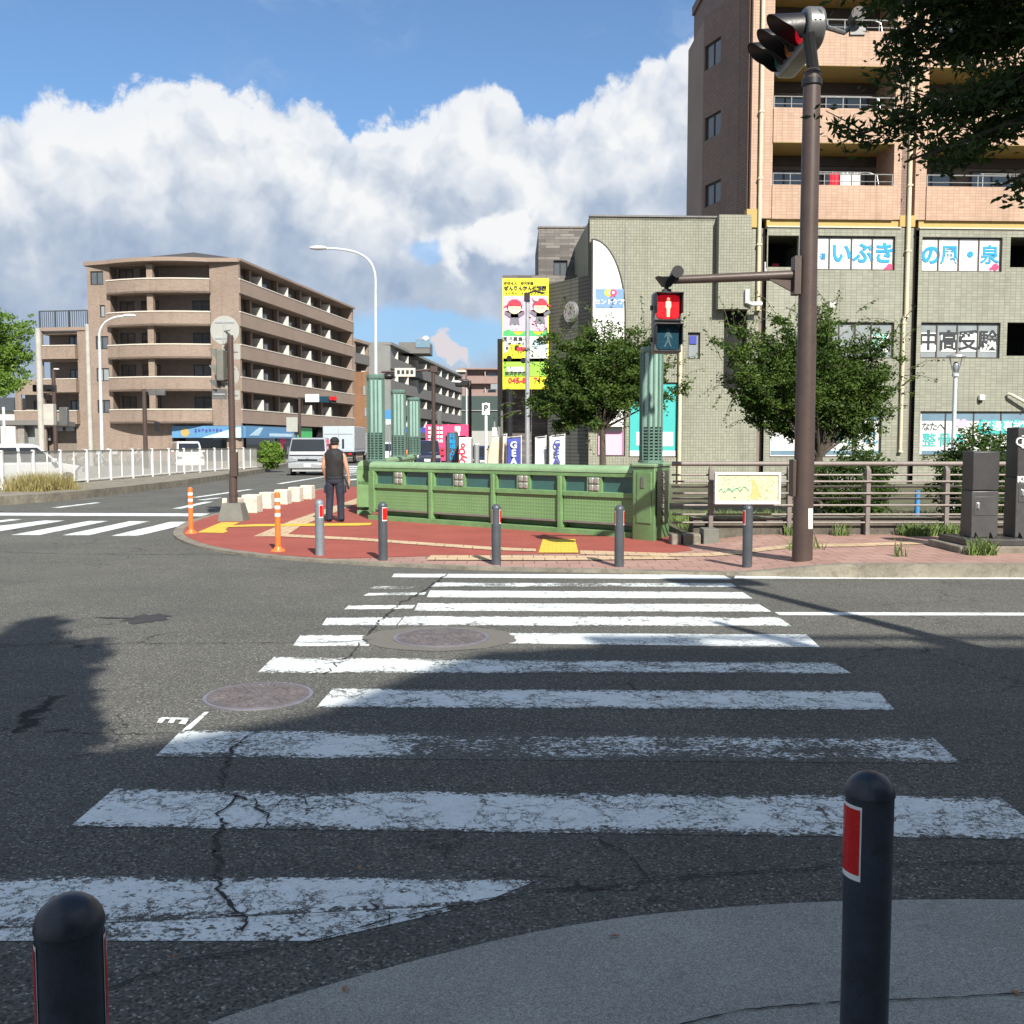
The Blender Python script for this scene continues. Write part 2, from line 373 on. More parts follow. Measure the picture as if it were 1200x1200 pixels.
M['pgreen'] = mat('poster_green', (.07,.42,.14), .5); M['lime'] = mat('poster_lime', (.30,.62,.06), .5)
M['skin'] = mat('skin', (.45,.25,.17), .6); M['pgrey'] = mat('poster_grey', (.16,.16,.2), .5); M['pskin'] = mat('poster_skin', (.82,.60,.42), .5)
M['tred'] = mat('poster_red', (.68,.03,.06), .5); M['mapy'] = mat('map_print_pale_yellow', (.60,.56,.36), .5, nz=.08, sc=14); M['mapo'] = mat('map_print_ochre', (.58,.44,.18), .5, nz=.1, sc=14)
M['banblue'] = mat('indigo_banner_cloth', (.05,.07,.32), .8); M['banwhite'] = mat('white_banner_cloth', (.66,.68,.70), .8, nz=.08)
M['bancream'] = mat('cream_banner_cloth', (.62,.52,.38), .8, nz=.2, sc=4)
M['roof'] = mat('dark_roof_sheet', (.06,.055,.05), .7); M['greyplain'] = mat('grey_render_wall', (.20,.205,.20), .85, nz=.08, sc=.6)
M['sign_back'] = mat('grey_sign_back', (.40,.41,.38), .5, .3, nz=.06); M['greyside'] = mat('grey_parapet', (.15,.145,.14), .8, nz=.08)
M['darkgreenwall'] = mat('dark_green_hoarding', (.035,.06,.055), .7); M['pinkbrown'] = mat('pinkish_brown_tile', (.26,.18,.16), .8, nz=.08, sc=.6)
M['brownbrick'] = brick('orange_brown_brick', (.26,.13,.065), (.16,.09,.05), .3, .1, .5, .012, .1)
M['awnblue'] = mat('blue_awning_print', (.10,.25,.44), .5, nz=.1, sc=.4); M['awnlight'] = mat('pale_blue_awning_print', (.45,.62,.74), .5)
M['cap'] = mat('black_cap_cloth', (.012,.012,.012), .85); M['vest'] = mat('black_vest_cloth', (.016,.016,.017), .8, nz=.4, sc=9)
M['trouser'] = mat('navy_trouser_cloth', (.018,.022,.04), .85, nz=.3, sc=9)
M['yellowtac'] = mat('yellow_tactile_paint', (.62,.43,.05), .85, nz=.12, sc=12, bump=.3, local=False, grime=.3)
M['rust'] = mat('manhole_iron', (.17,.15,.15), .6, .4, nz=.25, sc=12, bump=.4, local=False); M['rim'] = mat('manhole_rim', (.26,.25,.29), .5, .5, nz=.15, sc=8, local=False)
M['patch'] = mat('asphalt_patch', (.145,.138,.12), .9, nz=.14, sc=30, bump=.5, local=False)
M['tar'] = mat('tar_filled_crack', (.02,.02,.021), .8, nz=.2); M['stain'] = mat('dark_stain', (.035,.032,.035), .8, nz=.2, sc=8)
M['paper'] = mat('white_paper_notice', (.66,.66,.62), .7); M['leaflitter'] = mat('fallen_leaf', (.32,.16,.07), .8)
def leafmat(name, c1, c2, tr=.3):
    k = NT(name); p = k.pos(); n = k.noise(p, 2.2, 3, .6); n2 = k.noise(p, 23, 2, .5)
    f = k.math('ADD', k.math('MULTIPLY', n, .5), k.math('MULTIPLY', n2, .5)); c = k.mix(k.rng(f, .38, .62), c1, c2)
    k.link(c, k.b.inputs['Base Color']); k.b.inputs['Roughness'].default_value = .55; k.b.inputs['Specular IOR Level'].default_value = .2
    t = k.new('ShaderNodeBsdfTranslucent'); k.link(k.mix(1, c, (1.1, 1.3, .5), 'MULTIPLY'), t.inputs[0])
    ms = k.new('ShaderNodeMixShader'); ms.inputs[0].default_value = tr; k.link(k.b.outputs[0], ms.inputs[1]); k.link(t.outputs[0], ms.inputs[2])
    k.link(ms.outputs[0], k.out.inputs[0]); return k.mat
M['leaf'] = leafmat('leaf_olive', (.022,.050,.010), (.105,.170,.032)); M['leaf_b'] = leafmat('leaf_bright', (.08,.16,.025), (.21,.32,.055))
M['leaf_n'] = leafmat('leaf_near', (.028,.050,.014), (.06,.09,.025), .3); M['leaf_s'] = leafmat('leaf_shrub', (.03,.06,.015), (.07,.12,.025))
def paving(name, col, col2, w, h, mort=(.12,.09,.075)):
    k = NT(name); p = k.pos(); q = k.new('ShaderNodeTexBrick', offset=.5); k.link(p, q.inputs['Vector'])
    q.inputs['Scale'].default_value = 1; q.inputs['Brick Width'].default_value = w; q.inputs['Row Height'].default_value = h; q.inputs['Mortar Size'].default_value = .006
    q.inputs['Color1'].default_value = col+(1,); q.inputs['Color2'].default_value = col2+(1,); q.inputs['Mortar'].default_value = mort+(1,)
    n = k.rng(k.noise(p, 1.3, 7, .65), .35, .7); n3 = k.rng(k.noise(p, 90, 3, .6), .3, .7)
    c = k.mix(k.math('MULTIPLY', n, .5), q.outputs['Color'], k.mix(1, q.outputs['Color'], (.6,.58,.56), 'MULTIPLY'))
    c = k.mix(k.math('MULTIPLY', n3, .4), c, k.mix(1, c, (.75,.75,.75), 'MULTIPLY'))
    k.link(c, k.b.inputs['Base Color']); k.b.inputs['Roughness'].default_value = .88; k.bump(n3, .3, .004); return k.mat
M['pave_pink'] = paving('pink_block_paving', (.36,.215,.175), (.42,.26,.215), .3, .3)
M['pave_tan'] = paving('tan_block_paving', (.56,.41,.25), (.60,.45,.29), .3, .3)
def redas():
    k = NT('red_asphalt'); p = k.pos(); n = k.rng(k.noise(p, 1.1, 6, .65), .3, .7); f = k.noise(p, 80, 4, .75)
    c = k.mix(n, (.27,.058,.04), (.345,.082,.058)); c = k.mix(k.rng(f, .35, .65), k.mix(1, c, (.62,.62,.64), 'MULTIPLY'), k.mix(1, c, (1.25,1.25,1.25), 'MULTIPLY'))
    c = k.mix(k.math('MULTIPLY', k.rng(k.noise(p, 2.4, 7, .7, .6), .55, .72), .35), c, (.14,.06,.05))
    k.link(c, k.b.inputs['Base Color']); k.b.inputs['Roughness'].default_value = .9; k.bump(f, .4, .005); return k.mat
M['red_as'] = redas()
def perf():
    k = NT('perforated_green_panel'); v = k.wallco(); c = k.new('ShaderNodeTexVoronoi', feature='F1'); c.inputs['Randomness'].default_value = 0
    c.inputs['Scale'].default_value = 16; k.link(v, c.inputs['Vector']); d = k.rng(c.outputs['Distance'], .16, .30)
    n = k.rng(k.noise(k.pos(), 2.2, 5, .6), .3, .7); a = k.mix(n, (.14,.26,.105), (.175,.31,.135))
    k.link(k.mix(k.math('MULTIPLY', k.math('SUBTRACT', 1, d), .28), a, (.30,.45,.22)), k.b.inputs['Base Color'])
    k.bump(k.math('SUBTRACT', 1, d), .45, .008); k.b.inputs['Roughness'].default_value = .42; return k.mat
M['perf'] = perf()
def chain():
    k = NT('pale_wire_mesh'); v = k.wallco(); sx = k.new('ShaderNodeSeparateXYZ'); k.link(v, sx.inputs[0])
    a = k.math('ADD', sx.outputs[0], sx.outputs[1]); b = k.math('SUBTRACT', sx.outputs[0], sx.outputs[1])
    def ln(x): return k.rng(k.math('ABSOLUTE', k.math('SUBTRACT', k.math('FRACT', k.math('MULTIPLY', x, 14)), .5)),   .17, .20, 1, 0)
    al = k.math('MAXIMUM', ln(a), ln(b)); k.link(k.math('MULTIPLY', al, .9), k.b.inputs['Alpha'])
    k.b.inputs['Base Color'].default_value = (.62,.62,.58,1); k.b.inputs['Roughness'].default_value = .6; return k.mat
M['chain'] = chain()
# ------------------------------------------------------------------ foliage
def leafcloud(name, cen, size, material, parent, rng, asp=.45, droop=0):
    n = len(cen); a = rng.normal(size=(n, 3)); a[:, 2] = a[:, 2]*.6-droop; a /= np.linalg.norm(a, axis=1)[:, None]
    b = rng.normal(size=(n, 3)); b[:, 2] *= .45; b = np.cross(a, b); b /= np.linalg.norm(b, axis=1)[:, None]
    L = size*rng.uniform(.6, 1.25, (n, 1)); Wd = L*asp
    nn = np.cross(a, b)*L*.18
    V = np.stack([cen-a*L, cen+b*Wd+nn, cen+a*L, cen-b*Wd+nn], 1).reshape(-1, 3)
    Mi = np.array(W[parent].inverted()); V = V@Mi[:3, :3].T+Mi[:3, 3]
    me = bpy.data.meshes.new(name); me.vertices.add(4*n); me.vertices.foreach_set('co', V.ravel())
    me.loops.add(4*n); me.loops.foreach_set('vertex_index', np.arange(4*n)); me.polygons.add(n)
    me.polygons.foreach_set('loop_start', np.arange(n)*4); me.polygons.foreach_set('loop_total', np.full(n, 4))
    me.update(calc_edges=True); me.materials.append(material)
    o = bpy.data.objects.new(name, me); COL.objects.link(o); o.parent = parent; W[o] = W[parent]; return o
def tree(label, base, fork, crown, nl, leaf, lsize, trunk_r=.12, seed=1, nlimb=26, twigs=8, per=36, group=None, hollow=.35, sprays=0, name='broadleaf_tree', spread=.16, droop=.2):
    """crown: list of (center, radii)"""
    rng = np.random.default_rng(seed); rd = random.Random(seed)
    root = thing(name, label, 'tree', base, 0, group)
    tr = MB(); base = Vector(base); fork = Vector(fork)
    mid = (base+fork)/2+Vector((rd.uniform(-.05, .05), rd.uniform(-.05, .05), 0))
    tr.tube([base-Vector((0,0,.1)), base+Vector((0,0,.15)), mid, fork], [trunk_r*1.35, trunk_r*1.05, trunk_r*.9, trunk_r*.8], 9)
    pts = []
    tot = sum(c[1][0]*c[1][1]*c[1][2] for c in crown)
    for (cc, rr) in crown:
        cc = Vector(cc); k = max(3, int(nlimb*rr[0]*rr[1]*rr[2]/tot+.5))
        for i in range(k):
            while True:
                q = Vector([rd.uniform(-1, 1) for _ in range(3)])
                if hollow < q.length < 1: break
            q = q*(.9 if i % 3 else 1.05)
            e = cc+Vector((q.x*rr[0], q.y*rr[1], q.z*rr[2]))
            c1 = fork.lerp(e, .45)+Vector((rd.uniform(-.1,.1), rd.uniform(-.1,.1), rd.uniform(0,.25)))*min(1, (e-fork).length)
            L = [fork, fork.lerp(c1, .5), c1, e]
            if i % 3 == 0: tr.tube(L, [trunk_r*.42, trunk_r*.30, trunk_r*.15, .008], 6)
            for t in range(twigs):
                s0 = c1.lerp(e, rd.uniform(.15, 1)); dr = Vector((rd.gauss(0,1), rd.gauss(0,1), rd.gauss(0,.55)+.1)).normalized()*rd.uniform(.25, .6)*min(1, max(rr)/1.2)
                e2 = s0+dr
                if t % 5 == 0: tr.cyl(s0, e2, .008, .003, 4, caps=False)
                m_ = per
                tt = rng.uniform(0, 1.05, m_); sig = spread*(.35+.65*np.sin(np.clip(tt, 0, 1)*np.pi))
                c = np.array(s0)[None]+np.array(dr)[None]*tt[:, None]+rng.normal(size=(m_, 3))*sig[:, None]*np.array([[.55,.55,.35]])
                pts.append(c)
        for i in range(int(sprays)):
            th = rd.uniform(0, 2*math.pi); q = Vector((math.cos(th), rd.uniform(-.5,.5), math.sin(th)*.9+.1)).normalized()
            s0 = cc+Vector((q.x*rr[0], q.y*rr[1], q.z*rr[2]))*.8; dr = q*rd.uniform(.3, .75)+Vector((0,0,rd.uniform(-.1,.2)))
            pl = [s0, s0+dr*.5+Vector((0,0,.05)), s0+dr]; tr.tube(pl, [.008,.006,.003], 4)
            m_ = 16; tt = np.linspace(.1, 1, m_)
            c = np.array(s0)[None]+np.array(dr)[None]*tt[:, None]+rng.normal(size=(m_, 3))*.03; pts.append(c)
    pts = np.concatenate(pts)
    if len(pts) > nl: pts = pts[rng.permutation(len(pts))[:nl]]
    tr.build('trunk', M['bark'], root, smooth=True)
    leafcloud('crown', pts, lsize, leaf, root, rng, droop=droop)
    return root
def grass(name, label, cat, regions, n, h, material, seed=3, top=False, kind='stuff'):
    rd = random.Random(seed); mb = MB()
    for (x0, x1, y0, y1, z, dens) in regions:
        for i in range(int(n*dens)):
            x = rd.uniform(x0, x1); y = rd.uniform(y0, y1); hh = h*rd.uniform(.35, 1.1); a = rd.uniform(0, 6.28); w = .006+.006*rd.random()
            lx = rd.gauss(0, .35)*hh; ly = rd.gauss(0, .35)*hh; ca, sa = math.cos(a)*w, math.sin(a)*w
            mb.add([(x-ca, y-sa, z), (x+ca, y+sa, z), (x+lx*.4+ca*.7, y+ly*.4+sa*.7, z+hh*.6), (x+lx*.4-ca*.7, y+ly*.4-sa*.7, z+hh*.6), (x+lx, y+ly, z+hh)], [(0,1,2,3),(3,2,4)])
    o = mb.build(name, material); o['label'] = label; o['category'] = cat; o['kind'] = kind; return o
EXPO = 0.68; CLK = .63; SKYT = (.62, .81, .96)
# ================================================================== SKY, SUN, CAMERA
SUN_AZ = R(19); SUN_EL = R(39)
sd = Vector((math.sin(SUN_AZ)*math.cos(SUN_EL), -math.cos(SUN_AZ)*math.cos(SUN_EL), math.sin(SUN_EL)))
ld = bpy.data.lights.new('sun', 'SUN'); ld.energy = 5.0; ld.angle = R(.55); ld.color = (1, .945, .85)
lo = bpy.data.objects.new('sun', ld); COL.objects.link(lo); lo.rotation_euler = sd.to_track_quat('Z', 'Y').to_euler(); lo.location = (20, -40, 60)
cam = bpy.data.cameras.new('camera'); cam.lens = 36*FPX/1200; cam.sensor_width = 36; cam.clip_end = 6000; cam.clip_start = .05
co = bpy.data.objects.new('camera', cam); COL.objects.link(co); co.location = (0, 0, CH); co.rotation_euler = (R(90)-PITCH, 0, 0); S.camera = co
S.view_settings.view_transform = 'Standard'; S.view_settings.look = 'None'; S.view_settings.exposure = EXPO; S.view_settings.gamma = 1
S.cycles.max_bounces = 6; S.cycles.diffuse_bounces = 3; S.cycles.glossy_bounces = 3; S.cycles.transparent_max_bounces = 8
wd = bpy.data.worlds.new('World'); S.world = wd; wd.use_nodes = True; wd.cycles.sampling_method = 'MANUAL'; wd.cycles.sample_map_resolution = 256
class WN(NT):
    def __init__(s, w): s.t = w.node_tree; s.n = s.t.nodes
    def noise(s, vec, scale, detail=3, rough=.5, dist=0, col=False):
        q = s.new('ShaderNodeTexNoise', noise_dimensions='2D'); s.link(vec, q.inputs['Vector']); q.inputs['Scale'].default_value = scale
        q.inputs['Detail'].default_value = detail; q.inputs['Roughness'].default_value = rough
        return q.outputs['Color' if col else 'Fac']
k = WN(wd); bg = k.n['Background']; SKS = .10
sky = k.new('ShaderNodeTexSky', sky_type='NISHITA'); sky.sun_disc = False; sky.sun_elevation = SUN_EL; sky.sun_rotation = math.pi-SUN_AZ
sky.air_density = 1.0; sky.dust_density = .6; sky.ozone_density = 1.6; sky.altitude = 20
tc = k.new('ShaderNodeTexCoord').outputs['Generated']
sx = k.new('ShaderNodeSeparateXYZ'); k.link(tc, sx.inputs[0])
az = k.math('ARCTAN2', sx.outputs[0], sx.outputs[1]); el = k.math('ARCSINE', sx.outputs[2])
q = k.new('ShaderNodeCombineXYZ'); k.link(az, q.inputs[0]); k.link(el, q.inputs[1]); pc = q.outputs[0]
def azel(u, v): r = ray(u, v).normalized(); return math.atan2(r.x, r.y), math.asin(r.z)
tops = [(-900,330),(-500,240),(-200,170),(0,150),(60,120),(110,124),(150,110),(200,104),(262,106),(300,118),(345,128),(385,140),(410,168),(428,150),(450,142),(480,148),(510,132),(545,108),(580,99),(602,112),(612,145),(640,150),(662,146),(690,122),(720,104),(745,92),(775,66),(800,50),(840,30),(900,25),(1100,20),(1500,120),(2300,330)]
A0, A1 = -math.pi/2, math.pi/2
def curve(pts, x, lo_, hi_):
    c = k.new('ShaderNodeFloatCurve'); cm = c.mapping.curves[0]
    P_ = []
    for (u, v) in pts:
        a, e = azel(u, v); P_.append(((a-A0)/(A1-A0), (e-lo_)/(hi_-lo_)))
    P_ = [p for p in P_ if .31 < p[0] < .69]+[(x, (e_-lo_)/(hi_-lo_)) for x, e_ in ((0,1.15),(.10,1.05),(.20,.75),(.27,.42),(.73,.55),(.80,.8),(.90,1.05),(1,1.15))]  # cloud heights out of view added for brighter, more neutral ambient light
    P_.sort()
    cm.points[0].location = P_[0]; cm.points[1].location = P_[-1]
    for p in P_[1:-1]: cm.points.new(*p)
    c.mapping.update(); k.link(x, c.inputs['Value']); m = k.new('ShaderNodeMapRange'); k.link(c.outputs[0], m.inputs[0]); m.inputs[3].default_value = lo_; m.inputs[4].default_value = hi_
    return m.outputs[0]
def wn(vec, scale, amt, detail=4):
    n = k.noise(vec, scale, detail, .6, 0, True); return k.vm('ADD', vec, k.vm('MULTIPLY', k.vm('SUBTRACT', n, (.5,.5,.5)), (amt, amt, 0)))
def vor(vec, scale, detail=4, rough=.55, smooth=.35):
    v = k.new('ShaderNodeTexVoronoi', feature='F1', voronoi_dimensions='2D'); k.link(vec, v.inputs['Vector']); v.inputs['Scale'].default_value = scale
    v.inputs['Detail'].default_value = detail; v.inputs['Roughness'].default_value = rough; v.inputs['Lacunarity'].default_value = 2.1; v.normalize = True
    return v.outputs['Distance']
pw = wn(pc, 14, .035, 5)
def hfield(p):
    a = k.math('SUBTRACT', 1, vor(p, 12, 3, .5)); b = k.noise(p, 6, 5, .52); return k.math('ADD', k.math('MULTIPLY', a, .65), k.math('MULTIPLY', b, .35))
h0 = hfield(pw); h1 = hfield(k.vm('ADD', pw, (.016, .020, 0)))
azn = k.rng(az, A0, A1)
top = curve(tops, azn, -.2, 1.3)
bil = vor(pw, 26, 4, .6)
edge = k.math('ADD', k.math('SUBTRACT', top, el), k.math('SUBTRACT', k.math('MULTIPLY', k.math('SUBTRACT', .42, bil), .055), 0))
dens = k.rng(edge, -.003, .010, 0, 1, True)
# opening of blue low down
def blob(u, v, ru, rv, nz=.5):
    a, e = azel(u, v); c = k.vm('SUBTRACT', k.vm('ADD', pc, k.vm('MULTIPLY', k.vm('SUBTRACT', k.noise(pc, 9, 6, .6, 0, True), (.5,.5,.5)), (.12*nz, .12*nz, 0))), (a, e, 0))
    c = k.vm('MULTIPLY', c, (FPX/ru, FPX/rv, 0)); q = k.new('ShaderNodeVectorMath', operation='LENGTH'); k.link(c, q.inputs[0]); return q.outputs['Value']
hole = k.rng(blob(505, 398, 105, 30), .75, 1.25, 1, 0, True)
hole2 = k.rng(blob(498, 297, 22, 13), .6, 1.3, .8, 0, True)
dens = k.math('MULTIPLY', dens, k.math('SUBTRACT', 1, k.math('MULTIPLY', k.math('MAXIMUM', hole, hole2), .85)))
# cloud shading: bright rim near the top, grey belly, relief from the side of the sun
depth = k.math('SUBTRACT', top, el)
rel = k.math('MULTIPLY', k.math('SUBTRACT', h0, h1), 2.3)
bigg = k.noise(wn(pc, 5, .1, 4), 4.2, 6, .55)
br = k.math('ADD', k.rng(depth, .0, .17, .97, .42, True), k.math('MULTIPLY', rel, k.rng(depth, 0, .2, 1.0, .35)))
br = k.math('ADD', br, k.math('MULTIPLY', k.math('SUBTRACT', bigg, .5), .55))
rightb = k.math('MULTIPLY', k.rng(az, -.05, .22, 0, .20, True), k.rng(depth, .02, .25, 1, .1)); br = k.math('ADD', br, rightb)
hb = k.rng(k.math('ADD', blob(560, 285, 62, 30, .9), k.math('MULTIPLY', rel, -1.5)), .4, 1.3, .42, 0, True); br = k.math('ADD', br, hb)
ramp = k.new('ShaderNodeValToRGB'); k.link(br, ramp.inputs[0]); e = ramp.color_ramp.elements
def c3(r, g_, b): return tuple(((x/255)/12.92 if x/255 <= .04045 else ((x/255+.055)/1.055)**2.4)/SKS*CLK for x in (r, g_, b))+(1,)
e[0].position = .12; e[0].color = c3(146,166,192); e[1].position = 1.0; e[1].color = c3(246,247,248)
for p_, c_ in ((.36, (163,181,206)), (.56, (190,202,219)), (.8, (224,230,238))):
    x = e.new(p_); x.color = c3(*c_)
# thin high veil
mp = k.new('ShaderNodeMapping'); k.link(wn(pc, 3, .25, 5), mp.inputs['Vector']); mp.inputs['Scale'].default_value = (3, 7, 1); mp.inputs['Rotation'].default_value = (0,0,.5)
veil = k.math('ADD', .04, k.math('MULTIPLY', k.rng(k.noise(mp.outputs[0], 1.3, 8, .62), .5, .8, 0, 1, True), .26))
sb = k.mix(1, sky.outputs[0], SKYT, 'MULTIPLY')
base = k.mix(veil, sb, c3(200,214,236))
rosy = k.math('MULTIPLY', k.rng(k.math('ADD', blob(530, 414, 34, 17, 1.5), k.math('MULTIPLY', rel, -2.5)), .7, 1.1, 1, 0, True), 1)
base = k.mix(k.rng(el, .02, .30, .6, 0), base, c3(122,160,206))
fin = k.mix(k.math('MULTIPLY', dens, k.rng(edge, 0, .05, .9, 1)), base, ramp.outputs[0]); fin = k.mix(rosy, fin, c3(224,218,222))
k.link(fin, bg.inputs[0]); bg.inputs[1].default_value = SKS
# ================================================================== GROUND
def sheet(name, pts, z, m):
    mb = MB(); mb.poly([(p[0], p[1], z) for p in pts]); return struct(mb.build(name, m))
sheet('ground', [(-1500,-300),(1500,-300),(1500,3000),(-1500,3000)], -.02, M['soil'])
sheet('road', [(-60,-30),(60,-30),(60,400),(-60,400)], 0, M['asphalt'])
def ssm(x): x = min(1, max(0, x)); return x*x*(3-2*x)
def zs(x): return .035+.125*ssm((x-2.6)/1.6)
def pz(pts, name, m, dz=0, n=1):
    """a patch lying on the raised pavement: outline triangulated finely along x so that it follows the slope"""
    import bmesh
    bm = bmesh.new(); vs = [bm.verts.new((p[0], p[1], 0)) for p in pts]; bm.faces.new(vs)
    bm.normal_update()
    xs = [p[0] for p in pts]; x = 2.4
    while x < 4.5:
        if min(xs) < x < max(xs): bmesh.ops.bisect_plane(bm, geom=bm.verts[:]+bm.edges[:]+bm.faces[:], plane_co=(x,0,0), plane_no=(1,0,0))
        x += .2
    for v in bm.verts: v.co.z = zs(v.co.x)+dz
    for f in bm.faces:
        if f.normal.z < 0: f.normal_flip()
    me = bpy.data.meshes.new(name); bm.to_mesh(me); bm.free(); me.materials.append(m)
    o = bpy.data.objects.new(name, me); COL.objects.link(o); W[o] = Matrix(); return struct(o)
def smooth_line(pts, n=4):
    out = []; k = len(pts)
    for i in range(k-1):
        p0 = pts[max(i-1,0)]; p1 = pts[i]; p2 = pts[i+1]; p3 = pts[min(i+2,k-1)]
        for j in range(n):
            t = j/n; out.append(.5*((2*p1)+(p2-p0)*t+(2*p0-5*p1+4*p2-p3)*t*t+(3*p1-p0-3*p2+p3)*t**3))
    out.append(pts[-1]); return out
# outline of the far island: kerb line from behind the concrete blocks round the nose and along the front
front = [g(385,571,.0),g(340,582,.0),(g(300,594,.0)),g(262,601,.0),g(228,610,0),g(210,618,0),g(203,627,0),g(212,635,0),g(240,644,0),g(300,653,0),g(400,661,0),g(500,666,0),g(600,669.5,0),g(700,671.5,0),g(800,673.5,0),g(870,675,0),g(1000,677,0),g(1200,677,0)]
front = smooth_line(front, 4)+[Vector((14,12.1,0)), Vector((40,12.3,0))]
back = [Vector((40,15.75,0)),Vector((8,15.75,0)),Vector((2.9,17.4,0)),Vector((-1,20.3,0)),Vector((-1,40,0)),Vector((-4.2,42,0)),Vector((-5.2,36,0))]
KW = .17
def offset(line, d):
    o = []
    for i, p in enumerate(line):
        t = (line[min(i+1,len(line)-1)]-line[max(i-1,0)]).normalized(); o.append(p+Vector((-t.y, t.x, 0))*d)
    return o
inner = offset(front, KW)
# kerb
mb = MB()
for i in range(len(front)-1):
    a, b, c, d = front[i], front[i+1], inner[i+1], inner[i]
    za, zb = zs(a.x), zs(b.x); za += .003; zb += .003
    top_ = [Vector((a.x,a.y,za)),Vector((b.x,b.y,zb)),Vector((c.x,c.y,zb)),Vector((d.x,d.y,za))]
    mb.poly(top_); mb.poly([Vector((a.x,a.y,-.01)),Vector((b.x,b.y,-.01)),top_[1],top_[0]])
o = mb.build('kerb', M['conc_d']); struct(o)
pz([(p.x,p.y) for p in inner]+[(p.x,p.y) for p in back], 'pavement', M['pave_pink'])
def gz(u, v):
    p = g(u, v, .04)
    for _ in range(3): p = g(u, v, zs(p.x))
    return p
# red asphalt of the island
redp = [p for p in inner if p.y > 13.9 and p.x < -2.2]
redp = [(p.x, p.y) for p in redp]+[tuple(gz(u,v)[:2]) for u,v in ((386,655),(500,652),(600,650),(700,648.5),(776,649),(812,645),(800,636))]+[(2.6,17.6),(-1.0,20.4),(-1.0,40),(-4.1,41.5),(-5.0,36)]
pz(redp, 'red_pavement', M['red_as'], .004)
def strip(name, pts, m, dz): return pz([tuple(gz(u,v)[:2]) for u,v in pts], name, m, dz)
strip('paving_line', [(297,629),(340,611),(420,583.5),(445,574),(445,579),(424,588),(352,617),(334,629)], M['pave_tan'], .009)
strip('paving_line', [(334,626.5),(420,631),(580,642),(628,644),(628,647),(578,645.5),(420,634),(332,629.5)], M['pave_tan'], .0125)
strip('paving_line', [(425,576),(445,576.5),(445,578),(425,577.5)], M['coping'], .0125)
strip('paving_line', [(680,645.5),(776,648.5),(870,645),(1000,637.5),(1140,633),(1140,636),(1000,641),(870,649.5),(776,652.5),(680,650)], M['pave_tan'], .009)
strip('paving_line', [(505,651.5),(780,653),(800,656),(640,657.5),(500,657)], M['pave_tan'], .013)
strip('tactile_paving', [(231,624.5),(252,615.5),(260,612.5),(281,612.5),(268,618),(264,621),(267,623),(262,625)], M['yellowtac'], .009)
strip('tactile_paving', [(267,616.6),(300,615),(420,613.6),(436,613.4),(434,616),(420,616.7),(300,617.6),(264,618.6)], M['yellowtac'], .0135)
# tactile block with studs
tp = [(636,632.5),(674,632.5),(678,648.5),(631,648.5)]
strip('tactile_paving', tp, M['yellowtac'], .012)
mb = MB(); A_, B_, C_, D_ = [gz(*t) for t in tp]
for i in range(9):
    for j in range(5):
        a = (i+.5)/9; b = (j+.5)/5; p = A_.lerp(B_, a).lerp(D_.lerp(C_, a), b); zz = zs(p.x)+.012; mb.cyl((p.x,p.y,zz),(p.x,p.y,zz+.006),.022,.016,8)
struct(mb.build('tactile_studs', M['yellowtac']))
# raised kerb of the right-hand pavement is the zs() step; near pavement
nk = smooth_line([g(-600,1330,0),g(100,1252,0),g(265,1200,0),g(400,1158,0),g(500,1130,0),g(620,1101,0),g(720,1084,0),g(800,1075,0),g(900,1067,0),g(990,1063,0),g(1100,1061,0),g(1200,1061.5,0),g(1500,1066,0)], 3)
nk = [Vector((-40, nk[0].y-.6,0))]+nk+[Vector((45, nk[-1].y,0))]
mb = MB(); pts = [(p.x,p.y) for p in nk]+[(45,-30),(-40,-30)]
mb.prism(list(reversed(pts)), -.01, .022); struct(mb.build('near_pavement', M['conc_near']))
# ---------------- markings
def stripe(pts, wear, name='crossing_stripe', z=.004, nu=40, m=None, edge=True):
    z = .0018 if z == .004 else z
    """pts: 4 corners far-left, far-right, near-right, near-left (pixels)"""
    a, b, c, d = [g(u, v, 0) if not isinstance(u, Vector) else u for u, v in pts]
    vs = []; fs = []; ww = []; ee = []; nv = 4
    for j in range(nv+1):
        for i in range(nu+1):
            s_, t_ = i/nu, j/nv; p = a.lerp(b, s_).lerp(d.lerp(c, s_), t_); vs.append((p.x,p.y,z)); ww.append(wear(s_) if callable(wear) else wear); ee.append(abs(t_-.5)*2 if edge else 0)
    for j in range(nv):
        for i in range(nu): fs.append((j*(nu+1)+i, (j+1)*(nu+1)+i, (j+1)*(nu+1)+i+1, j*(nu+1)+i+1))
    me = bpy.data.meshes.new(name); me.from_pydata(vs, [], fs)
    for nm, dat in (('wear', ww), ('edge', ee)):
        at = me.attributes.new(nm, 'FLOAT', 'POINT'); at.data.foreach_set('value', dat)
    me.materials.append(m or M['paint']); o = bpy.data.objects.new(name, me); COL.objects.link(o); W[o] = Matrix(); return struct(o)
stripe([(462,672.5),(846,673.5),(858,679),(459,676.5)], .30)
stripe([(509,682.5),(856,683),(864,688.5),(503,688)], lambda s: .46+.06*math.exp(-((s-.5)/.18)**2))
stripe([(440,687),(488,687),(482,690),(432,690)], .54, edge=False)
stripe([(504,692),(870,694),(882,701.5),(500,700)], .33)
stripe([(432,695),(500,694),(497,697.5),(425,698.5)], .44)
stripe([(490,707),(889,708),(904,717),(485,716)], .36)
stripe([(409,709.5),(487,709),(483,713.5),(403,714.5)], .42)
stripe([(474,722),(912,723),(928,734),(466,733)], .40)
stripe([(383,724),(472,723.5),(464,733),(377,733)], .38)
stripe([(596,742),(945,743.5),(961,758.5),(588,754)], .34)
stripe([(352,744.5),(440,744.5),(432,757),(343,757.5)], .36)
